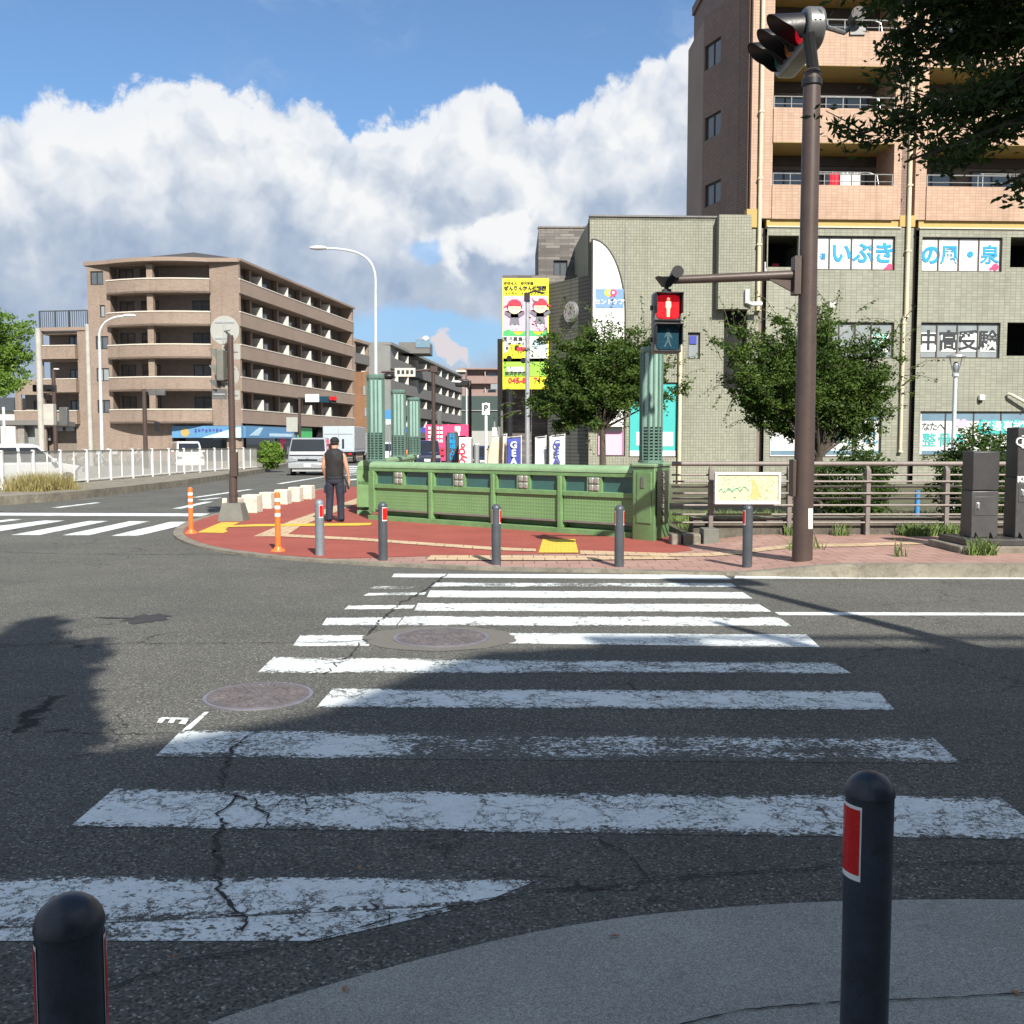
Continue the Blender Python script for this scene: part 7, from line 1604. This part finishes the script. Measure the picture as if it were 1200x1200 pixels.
# near tree whose boughs hang into the top right corner
def near_tree():
    rng = np.random.default_rng(21); rd = random.Random(21)
    r_ = thing('broadleaf_tree', 'dark tree boughs hanging into the top right corner, nearest tree', 'tree', (4.6,1.9,.02))
    q = MB(); q.tube([(4.6,1.9,0),(4.62,1.9,1.5),(4.5,2.0,3.2),(4.3,2.2,4.6),(4.1,2.3,5.6)], [.17,.14,.12,.09,.05], 12); pts = []
    def bough(a, b, n, w, thick=.022, rise=.12, dens=50):
        a = Vector(a); b = Vector(b); m_ = a.lerp(b,.5)+Vector((0,0,rise)); q.tube([a,a.lerp(m_,.5),m_,b],[thick,thick*.8,thick*.55,.004],7)
        for i in range(n):
            t = rd.uniform(.12,1); s0 = (a.lerp(m_,t*2) if t < .5 else m_.lerp(b,t*2-1)); d = Vector((rd.gauss(-.25,.7),rd.gauss(0,.7),rd.gauss(-.05,.35))).normalized()*rd.uniform(.4,1)*w*1.05
            e = s0+d; q.cyl(s0,e,.0035,.0015,4,caps=False)
            tt = rng.uniform(.1,1.05,dens); c = np.array(s0)[None]+np.array(d)[None]*tt[:,None]+rng.normal(size=(dens,3))*np.array([[.035,.04,.022]]); c[:,2] -= .02; pts.append(c)
    Yc = 3.6
    def N(u, v, Y=Yc): return P(u, v, Y)
    for (s_, e, n, w) in ((N(1290,60),N(1035,42,3.5),34,.20),(N(1300,20),N(1060,0,3.4),34,.22),(N(1290,120,3.7),N(1030,88,3.7),22,.15),(N(1300,215,3.5),N(1000,160,3.4),34,.19),(N(1310,190,3.6),N(1060,190,3.5),24,.17),(N(1290,60,3.9),N(1120,70,3.9),30,.24),(N(1330,-20,3.6),N(1030,-6,3.6),30,.24),(N(1330,-60,3.6),N(1010,-50,3.6),30,.24),(N(1310,262,3.4),N(1170,218,3.4),9,.10),(N(1290,150,3.3),N(1120,130,3.3),16,.16),(N(1300,90,3.5),N(1090,60,3.6),20,.2),(N(1320,200,3.2),N(1080,185,3.3),16,.15),(N(1300,40),N(1130,25,3.7),22,.24),(N(1300,90),N(1150,110,3.5),22,.22),(N(1300,150),N(1130,165,3.6),22,.18),(N(1300,150),N(1180,150,3.3),14,.16)):
        s_ = Vector((2.72,3.12,s_.z*.6+1.32))+Vector((rd.uniform(-.12,.12),rd.uniform(-.15,.15),0)); bough(s_, e, int(n*1.5), w, .018)
    for e in ((4.9,1.2,4.8),(4.6,1.0,5.2)): bough((4.5,2.1,3.4), e, 30, .45, .05, .15, 60)
    for z0, z1 in ((2.2,3.0),(2.7,3.35),(3.1,3.7)): q.tube([(4.58,1.95,z0),(3.9,2.4,z0+.35),(3.2,2.85,z1-.12),(2.72,3.12,z1)],[.065,.05,.036,.02],8)
    for i in range(22):
        a_ = Vector((rd.uniform(3.0,4.5), 0, 0)); a_.y = 3.0-(a_.x-2.9)*.62; a_.z = 3.3+(a_.x-3.0)*.25
        e_ = Vector((a_.x+rd.uniform(-.5,.9), a_.y+rd.uniform(-.7,.45), rd.uniform(2.7,3.7)+.5*(a_.x-3)*.6)); e_.x = max(e_.x, 2.75); bough(a_, e_, 22, .38, .016, .12, 44)
    q.build('trunk', M['bark'], r_, smooth=True); leafcloud('crown', np.concatenate(pts), .0185, M['leaf_n'], r_, rng, .36, .35)
near_tree()
# tree behind the viewer on the left that throws the long soft shadow on the road
def shade_tree(label, base, r, zc_, hz_, n, seed, size=.12):
    rng = np.random.default_rng(seed); r_ = thing('broadleaf_tree', label, 'tree', base); q = MB(); q.tube([base,(base[0],base[1],zc_*.5),(base[0]+.1,base[1],zc_+hz_*.6)],[.16,.13,.04],9)
    k_ = rng.normal(size=(n,3)); k_ /= np.linalg.norm(k_,axis=1)[:,None]; rad = rng.uniform(0,1,(n,1))**.4; lump = 1+.25*np.sin(k_[:,2:3]*9+seed)*np.cos(k_[:,0:1]*5)
    cen = np.array([[base[0],base[1],zc_]])+k_*rad*lump*np.array([[r,r,hz_]])
    q.build('trunk', M['bark'], r_, smooth=True); leafcloud('crown', cen, size, M['leaf'], r_, rng)
Ls = 8.6/math.tan(SUN_EL)
bx, by = -4.15+math.sin(SUN_AZ)*Ls, 8.3-math.cos(SUN_AZ)*Ls
shade_tree('slender tree behind the viewer casting the long soft shadow at left', (bx,by,.02), .75, 6.0, 2.7, 9000, 31)
sgp = (5.35, 2.9)
s2 = thing('signal_pole', 'brown signal pole out of view, casting the slanting shadow across the road', 'pole', (sgp[0],sgp[1],.02))
q = MB(); q.cyl((sgp[0],sgp[1],0),(sgp[0],sgp[1],7.4),.12,.09,16); q.build('pole', M['brown'], s2, smooth=True); q = MB(); q.box(sgp[0]-.5,sgp[0]+.5,sgp[1]-.2,sgp[1]+.05,7.2,7.6); q.build('signal_head', M['housing'], s2, bevel=.04)
# ================================================================== VEHICLES
def wheel(par, T, x, y, r, w=.2):
    q = MB(T); q.cyl((x,y-w/2,r),(x,y+w/2,r), r, n=24); o = q.build('wheel', M['tyre'], par, smooth=True)
    q = MB(T); q.cyl((x,y-w/2-.012,r),(x,y+w/2+.012,r), r*.58, n=16); q.build('rim', M['alu'], o, smooth=True)
def car(label, x, y, hd, L=4.4, Wd=1.75, H=1.5, paint='carwhite', van=False, name='parked_car', z=0, rearlights=True, cat='car', group=None):
    """local +x = forward"""
    r_ = thing(name, label, cat, (x,y,z), 0, group); T = Matrix.Translation((x,y,z)) @ Matrix.Rotation(hd,4,'Z'); h = Wd/2
    if van: low = [(-L/2,.25),(-L/2-.03,.6),(-L/2+.03,H*.56),(L/2-.55,H*.56),(L/2-.1,H*.48),(L/2,.55),(L/2-.02,.25)]; top = [(-L/2+.05,H*.55),(-L/2+.16,H-.10),(-L/2+.4,H),(L/2-1.5,H),(L/2-1.15,H-.08),(L/2-.5,H*.55)]
    else: low = [(-L/2,.28),(-L/2-.02,.6),(-L/2+.05,H*.60),(L/2-1.15,H*.60),(L/2-.15,H*.50),(L/2,.55),(L/2-.02,.26)]; top = [(-L/2+.10,H*.59),(-L/2+.42,H-.08),(-L/2+.9,H),(L/2-2.1,H),(L/2-1.8,H-.05),(L/2-1.05,H*.59)]
    def side(pts, w0, wt, zsplit):
        q = MB(T); n = len(pts); zm = max(p[1] for p in pts); z0 = min(p[1] for p in pts)
        def wy(zz): f = max(0,(zz-zsplit))/(zm-zsplit+1e-6); return w0+(wt-w0)*f
        V = [(a, -wy(b), b) for a, b in pts]+[(a, wy(b), b) for a, b in pts]
        q.add(V, [tuple(range(n)), tuple(reversed(range(n,2*n)))]+[(i, n+i, n+(i+1)%n, (i+1)%n) for i in range(n)]); return q
    side(low, h, h*.97, .5).build('body', M[paint], r_, bevel=.06, seg=3); side(top, h*.95, h*.80, H*.55).build('cabin', M[paint], r_, bevel=.05, seg=3)
    gz0, gz1 = H*.61, H-.13
    def pillar_x(zz, front):
        a, b = (top[-1], top[-2]) if front else (top[0], top[1]); f = (zz-a[1])/(b[1]-a[1]); return a[0]+(b[0]-a[0])*f
    def yw(zz): f = (zz-H*.55)/(H-H*.55); return h*.95+(h*.80-h*.95)*f
    for sg_ in (-1,1):
        q = MB(T); xr0, xr1 = pillar_x(gz0,False)+.22, pillar_x(gz1,False)+.22; xf0, xf1 = pillar_x(gz0,True)-.14, pillar_x(gz1,True)-.14; xm = (xr0+xf0)/2
        for a0, a1, b0, b1 in ((xr0,xr1,xm-.05,xm-.05),(xm+.05,xm+.05,xf0,xf1)):
            e0, e1 = sg_*(yw(gz0)+.006), sg_*(yw(gz1)+.006); q.poly([(a0,e0,gz0),(b0,e0,gz0),(b1,e1,gz1),(a1,e1,gz1)])
        q.build('side_window', M['glass_d'], r_)
        wheel(r_, T, -L*.30, sg_*(h-.1), .31); wheel(r_, T, L*.31, sg_*(h-.1), .31)
        q = MB(T); q.box(L/2-1.45,L/2-1.3,sg_*(h+.02),sg_*(h+.2),H*.6,H*.6+.14); q.build('wing_mirror', M[paint], r_, bevel=.03)
        q = MB(T); q.box(-L/2-.035,-L/2+.12,sg_*(h*.72),sg_*(h*1.005),H*.42,H*.60); q.build('tail_light', M['reflect'], r_, bevel=.02)
        q = MB(T); q.box(L/2-.22,L/2+.005,sg_*(h*.62),sg_*(h*.99),H*.36,H*.46); q.build('headlight', M['glass_l'], r_, bevel=.02)
    for front, nm in ((False,'rear_window'),(True,'windscreen')):
        q = MB(T); s_ = 1 if front else -1; a0, a1 = pillar_x(gz0,front)+s_*.012, pillar_x(gz1,front)+s_*.012; e0, e1 = yw(gz0)-.12, yw(gz1)-.1
        q.poly([(a0,-e0,gz0),(a0,e0,gz0),(a1,e1,gz1),(a1,-e1,gz1)]); q.build(nm, M['glass_d'], r_)
    for s_ in (-1,1): q = MB(T); q.box(s_*(L/2+.0),s_*(L/2+.03),-.2,.2,.45,.62); q.build('licence_plate', M['white'], r_)
    q = MB(T); q.box(-L/2-.06,-L/2+.1,-h*.96,h*.96,.24,.40); q.box(L/2-.1,L/2+.05,-h*.96,h*.96,.22,.38); q.build('bumper', M[paint], r_, bevel=.03)
    return r_
# white car at the left edge, seen from behind
car('white hatchback with a red tail lamp behind the fence at the left edge', P(8,560,33).x-.3, 34.4, R(58), 4.2, 1.75, 1.62, 'carwhite', name='parked_car')
car('white minivan parked behind the white fence in front of the blue shop sign', P(213,540,64).x, 65, R(-65), 4.3, 1.72, 1.78, 'carwhite', van=True)
car('dark blue minivan driving up behind the green parapet beside the pink kiosk', P(500,540,66).x, 67, R(-86), 4.6, 1.75, 1.85, 'carblue', van=True, name='minivan', cat='minivan')
for (u, Y, pt, hd, lab) in ((457,75,'carwhite',-88,'white van seen between the first two teal columns'),(566,62,'carblue',-88,'dark car behind the vending machine under the parking sign'),(578,85,'silver',92,'silver car far down the street right of the parking sign'),(310,110,'carwhite',-90,'tiny white car in the garage opening of the left apartment block')):
    if u == 310: continue
    car(lab, P(u,540,Y).x, Y, R(hd), 4.3, 1.7, 1.75 if u == 457 else 1.5, pt, van=(u == 457), name='van' if u == 457 else 'car', cat='van' if u == 457 else 'car')
# silver truck facing the viewer
def truck(label, cx, Y, hd):
    r_ = thing('truck', label, 'truck', (cx,Y,0)); T = Matrix.Translation((cx,Y,0)) @ Matrix.Rotation(hd,4,'Z')   # faces -y
    w = .98
    q = MB(T); q.loft([[(-w,0,.45),(w,0,.45),(w,1.75,.45),(-w,1.75,.45)],[(-w,-.04,.95),(w,-.04,.95),(w,1.75,.95),(-w,1.75,.95)],[(-w*.98,.06,1.22),(w*.98,.06,1.22),(w*.98,1.75,1.22),(-w*.98,1.75,1.22)],[(-w*.88,.42,1.93),(w*.88,.42,1.93),(w*.88,1.7,1.93),(-w*.88,1.7,1.93)]]); q.build('cab', M['silver'], r_, bevel=.07, seg=3)
    q = MB(T); q.poly([(-w*.9,.035,1.25),(w*.9,.035,1.25),(w*.82,.325,1.85),(-w*.82,.325,1.85)]); o = q.build('windscreen', M['glass_d'], r_)
    q = MB(T); q.box(-.3,.3,.34,.38,1.78,1.85); q.cyl((-.7,.05,1.24),(-.05,.12,1.32),.012,n=5); q.cyl((.0,.05,1.24),(.65,.12,1.32),.012,n=5); q.build('wiper', M['black'], r_)
    for sg_ in (-1,1):
        q = MB(T); q.poly([(sg_*(w*.985),.3,1.2),(sg_*(w*.985),1.3,1.2),(sg_*(w*.90),1.3,1.8),(sg_*(w*.90),.55,1.8)]); q.build('side_window', M['glass_d'], r_)
        q = MB(T); q.xprism([(sg_*.52,.74),(sg_*.95,.70),(sg_*.97,.90),(sg_*.80,.93),(sg_*.55,.85)][::sg_], -.075, -.02); q.build('headlight', M['glass_l'], r_, bevel=.01)
        q = MB(T); q.box(sg_*(w+.08),sg_*(w+.26),.05,.14,1.2,1.62); q.box(sg_*(w-.02),sg_*(w+.1),.08,.12,1.55,1.6); q.build('wing_mirror', M['black'], r_, bevel=.02)
        q = MB(T); q.box(sg_*.45,sg_*.85,-.09,-.05,.46,.56); q.build('fog_lamp', M['black'], r_)
        T2 = T @ Matrix.Rotation(R(90),4,'Z'); wheel(r_, T2, .62, sg_*(w-.16), .33, .22); wheel(r_, T2, 3.4, sg_*(w-.18), .33, .3)
    q = MB(T); q.box(-.5,.5,-.06,-.03,.74,.84); q.box(-.9,.9,-.065,-.03,1.02,1.06); q.build('grille', M['black'], r_, bevel=.01)
    q = MB(T); q.box(-w,w,-.12,.1,.36,.64); q.build('bumper', M['silver'], r_, bevel=.04)
    q = MB(T); q.box(-.17,.17,-.14,-.12,.44,.6); q.build('licence_plate', M['white'], r_)
    q = MB(T); q.disc((0,-.07,.9),.07,14,rz=.05); q.build('badge', M['alu'], r_)
    q = MB(T); q.box(-.95,.95,1.85,4.7,.75,1.12); q.box(-.7,.7,.2,4.6,.42,.62); q.box(-.95,.95,1.82,1.9,1.12,1.7); q.box(-.8,.8,-.03,1.6,.2,.37); q.build('cargo_bed', M['canvas'], r_, bevel=.02)
truck('silver flatbed truck driving towards the viewer on the left road', P(360.5,540,50).x, 50, R(3))
bt_ = thing('box_truck', 'pale box truck with a grey side driving away behind the standing man', 'truck', (P(397,540,80).x,80,0))
x0, x1 = P(378.5,520,80).x, P(415,520,80).x; zt = P(400,499.5,80).z
T = Matrix.Translation((x0,80,0)); Wb = x1-x0
q = MB(T); q.box(0,Wb,0,6.2,.95,zt); 
o = q.build('cargo_box', [M['cargow']], bt_, bevel=.03)
q = MB(T); q.box(Wb+.0,Wb+.03,.1,6.1,1.2,zt-.05); q.build('grey_side_panel', M['canvas'], bt_)
q = MB(T); q.box(.06,Wb-.06,-.02,0,1.05,zt-.08); q.box(Wb/2-.02,Wb/2+.02,-.04,-.02,1.05,zt-.1,1); q.box(.1,Wb-.1,-.05,-.02,zt-.65,zt-.58,1); q.build('rear_door', [M['cargow'], M['canvas']], bt_)
q = MB(T); q.box(Wb*.62,Wb*.68,-.08,-.04,1.25,2.0); q.build('door_latch', M['black'], bt_)
q = MB(T); q.box(.0,Wb,-.05,.1,.55,.7); q.build('bumper', M['black'], bt_)
for f in (.12,.82): q = MB(T); q.box(Wb*f,Wb*f+.25,-.08,-.02,.72,.86); q.build('tail_light', M['reflect'], bt_)
q = MB(T); q.box(.2,Wb-.2,.1,8,.6,.95); q.build('chassis', M['black'], bt_)
q = MB(T); q.box(.05,Wb-.05,6.3,8.1,.6,2.6); q.build('cab', M['silver'], bt_, bevel=.06)
T2 = T @ Matrix.Rotation(R(90),4,'Z')
for yy in (1.6,7.2):
    for xx in (.18,Wb-.18): wheel(bt_, T2, yy, -xx, .42, .28)
# bicycles behind the fence
def bike():
    r_ = thing('bicycle', 'grey bicycle parked behind the white fence', 'bicycle', (0,0,0), 0, 'bicycles parked behind the white fence'); T = Matrix()
    for x in (-.52,.52):
        q = MB(T); n = 24; q.tube([(x+.31*math.cos(2*math.pi*i/n),0,.33+.31*math.sin(2*math.pi*i/n)) for i in range(n+1)], .02, 6)
        for i in range(8): t = i*math.pi/4; q.cyl((x,0,.33),(x+.3*math.cos(t),0,.33+.3*math.sin(t)),.003,n=4)
        q.build('wheel', M['tyre'], r_)
    q = MB(T)
    for a, b in (((-.52,.33),(-.12,.30)),((-.52,.33),(-.2,.78)),((-.12,.30),(-.24,.88)),((-.2,.75),(.34,.72)),((-.12,.30),(.36,.62)),((.30,.98),(.52,.33))): q.cyl((a[0],0,a[1]),(b[0],0,b[1]),.018,n=6)
    q.build('frame', M['alu'], r_)
    q = MB(T); q.ell((-.26,0,.92),(.14,.08,.04),10,6); q.build('saddle', M['black'], r_); q = MB(T); q.tube([(.15,-.28,1.02),(.3,-.2,1.04),(.3,.2,1.04),(.15,.28,1.02)],.014,6); q.build('handlebar', M['alu'], r_)
    q = MB(T); q.loft([[(.36,-.14,.72),(.62,-.14,.72),(.62,.14,.72),(.36,.14,.72)],[(.34,-.19,.98),(.70,-.19,.98),(.70,.19,.98),(.34,.19,.98)]]); q.build('basket', M['white'], r_)
    return r_
bk = bike(); sp_b = [(94,63,40,'grey bicycle behind the fence, leftmost of the five'),(106,62,25,'grey bicycle just left of the curved lamp post, second of the five'),(125,62,55,'bicycle just right of the curved lamp post, third of the five'),(148,64,30,'bicycle left of the dark signal pole, fourth of the five'),(162,63,60,'bicycle right beside the dark signal pole, rightmost of the five')]
for i, (u, Y, a, lab) in enumerate(sp_b):
    x = P(u,540,Y).x
    if i == 0: bk.location = (x,Y,.245); bk.rotation_euler = (0,0,R(a)); bk['label'] = lab
    else: dup(bk, (x,Y,.245), R(a), lab)
bk.location = (P(94,540,63).x,63,.245)
# ================================================================== PERSON (from behind)
def person():
    a = gz(385,611.5); b = gz(399,612.5); cx, cy = (a.x+b.x)/2, (a.y+b.y)/2+.1
    H = P(390,513,cy).z-.035; s = H/1.74
    r_ = thing('person', 'man seen from behind in black cap, black sleeveless vest and navy trousers', 'person', (cx,cy,.035))
    T = Matrix.Translation((cx,cy,.035)) @ Matrix.Scale(s,4)
    def P3(x, y, z): return T @ Vector((x, y, z))
    J = {'pel':(0,0,.94,.13),'w':(0,.0,1.08,.125),'ch':(0,.0,1.28,.145),'nk0':(0,-.02,1.45,.075),'nk':(0,-.01,1.50,.055),'hd':(0,.02,1.58,.078),'hd2':(0,.03,1.66,.082),'ht':(0,.03,1.72,.04),
         'ls':(-.185,-.01,1.41,.062),'le':(-.235,-.03,1.14,.042),'lw':(-.215,.10,.93,.028),'lh':(-.20,.13,.87,.032),
         'rs':(.185,-.01,1.41,.062),'re':(.255,-.04,1.13,.044),'rw':(.285,.02,.90,.030),'rh':(.29,.03,.83,.034),
         'lt':(-.10,0,.86,.085),'lk':(-.115,.02,.48,.058),'la':(-.12,-.02,.09,.04),'lf':(-.135,.13,.035,.032),
         'rt':(.10,0,.86,.085),'rk':(.12,.02,.48,.058),'ra':(.125,-.02,.09,.04),'rf':(.15,.13,.035,.032)}
    names = list(J); E_ = [('pel','w'),('w','ch'),('ch','nk0'),('nk0','nk'),('nk','hd'),('hd','hd2'),('hd2','ht'),('ch','ls'),('ls','le'),('le','lw'),('lw','lh'),('ch','rs'),('rs','re'),('re','rw'),('rw','rh'),('pel','lt'),('lt','lk'),('lk','la'),('la','lf'),('pel','rt'),('rt','rk'),('rk','ra'),('ra','rf')]
    # fingers as short chains from the palm
    for sd_ in ('l','r'):
        hx, hy, hz, _ = J[sd_+'h']; sg_ = -1 if sd_ == 'l' else 1
        for k_, (dy, L) in enumerate(((-.028,.065),(-.010,.078),(.010,.074),(.028,.058))):
            n1 = f'{sd_}f{k_}a'; n2 = f'{sd_}f{k_}b'; n3 = f'{sd_}f{k_}c'
            J[n1] = (hx+sg_*.004,hy+dy,hz-.045,.011); J[n2] = (hx-sg_*.004,hy+dy,hz-.045-L*.55,.0095); J[n3] = (hx-sg_*.02,hy+dy,hz-.045-L,.008); E_ += [(sd_+'h',n1),(n1,n2),(n2,n3)]
        J[sd_+'t1'] = (hx-sg_*.012,hy+.035,hz-.005,.013); J[sd_+'t2'] = (hx-sg_*.02,hy+.055,hz-.05,.010); E_ += [(sd_+'h',sd_+'t1'),(sd_+'t1',sd_+'t2')]
    names = list(J); me = bpy.data.meshes.new('body'); Mi = W[r_].inverted()
    me.from_pydata([Mi @ P3(*J[n][:3]) for n in names], [(names.index(x), names.index(y)) for x, y in E_], []); me.materials.append(M['skin'])
    o = bpy.data.objects.new('body', me); COL.objects.link(o); o.parent = r_; W[o] = W[r_]
    md = o.modifiers.new('skin', 'SKIN')
    for i, n in enumerate(names): v = me.skin_vertices[0].data[i]; v.radius = (J[n][3]*s, J[n][3]*s); v.use_root = (n == 'pel')
    sb = o.modifiers.new('sub', 'SUBSURF'); sb.levels = 1; sb.render_levels = 2
    def ring(c, rx, ry, n=20, tw=0): return [P3(c[0]+rx*math.cos(2*math.pi*i/n+tw), c[1]+ry*math.sin(2*math.pi*i/n+tw), c[2]) for i in range(n)]
    def rings(name, L, m, par=r_, wr=0, seed=1):
        rd = random.Random(seed); q = MB(); RR = []
        for c, rx, ry in L:
            R_ = ring(c, rx, ry); 
            if wr: R_ = [p+Vector((rd.gauss(0,wr),rd.gauss(0,wr),rd.gauss(0,wr))) for p in R_]
            RR.append(R_)
        q.loft(RR); o_ = q.build(name, M[m], par, smooth=True); sb = o_.modifiers.new('sub', 'SUBSURF'); sb.levels = 1; sb.render_levels = 2; return o_
    rings('vest', [((0,0,.90),.175,.125),((0,0,.92),.185,.13),((0,0,1.02),.185,.15),((0,0,1.12),.185,.158),((0,0,1.22),.202,.17),((0,-.005,1.32),.215,.172),((0,-.01,1.40),.215,.155),((0,-.01,1.455),.185,.13),((0,-.01,1.495),.12,.105),((0,-.01,1.525),.080,.080)], 'vest', wr=.004)
    rings('trousers', [((0,0,1.0),.16,.118),((0,0,.93),.178,.135),((0,0,.86),.19,.145),((0,0,.80),.185,.14),((0,0,.765),.15,.10)], 'trouser', wr=.003, seed=4)
    for sg_ in (-1,1):
        x = .098*sg_; rings('trouser_leg', [((x,0,.86),.095,.12),((x*1.02,0,.74),.10,.112),((x*1.1,.01,.60),.088,.096),((x*1.15,.02,.47),.080,.086),((x*1.2,.0,.32),.074,.080),((x*1.24,-.01,.16),.070,.078),((x*1.26,-.015,.06),.073,.083),((x*1.26,-.015,.045),.066,.076)], 'trouser', wr=.005, seed=7+sg_)
        q = MB(T); q.box(sg_*.185, sg_*.225, -.06, .08, .60, .76); q.build('cargo_pocket', M['trouser'], r_, bevel=.02)
        q = MB(T); q.ell((x*1.30,.045,.045),(.052,.135,.045),14,8); q.build('shoe', M['cap'], r_, smooth=True)
    q = MB(T); q.ell((0,.03,1.675),(.094,.112,.085),20,12); q.box(-.07,.07,.10,.20,1.655,1.668); q.build('cap', M['cap'], r_, smooth=True)
    q = MB(T); q.ell((0,.015,1.625),(.088,.098,.05),18,10); q.build('hair', M['cap'], r_, smooth=True)
    for sg_ in (-1,1): q = MB(T); q.ell((sg_*.088,.03,1.60),(.012,.022,.032),8,6); q.build('ear', M['skin'], r_, smooth=True)
    q = MB(T); q.tube([(.20,-.05,.95),(.26,-.06,.80),(.30,-.06,.68)], [.015,.018,.022], 8); q.build('strap', M['cap'], r_)
    q = MB(T); q.box(-.19,.19,-.14,.14,.905,.935) if False else q.tube([(.186*math.cos(2*math.pi*i/24),.138*math.sin(2*math.pi*i/24),.905) for i in range(25)], .014, 6); q.build('belt', M['cap'], r_)
person()
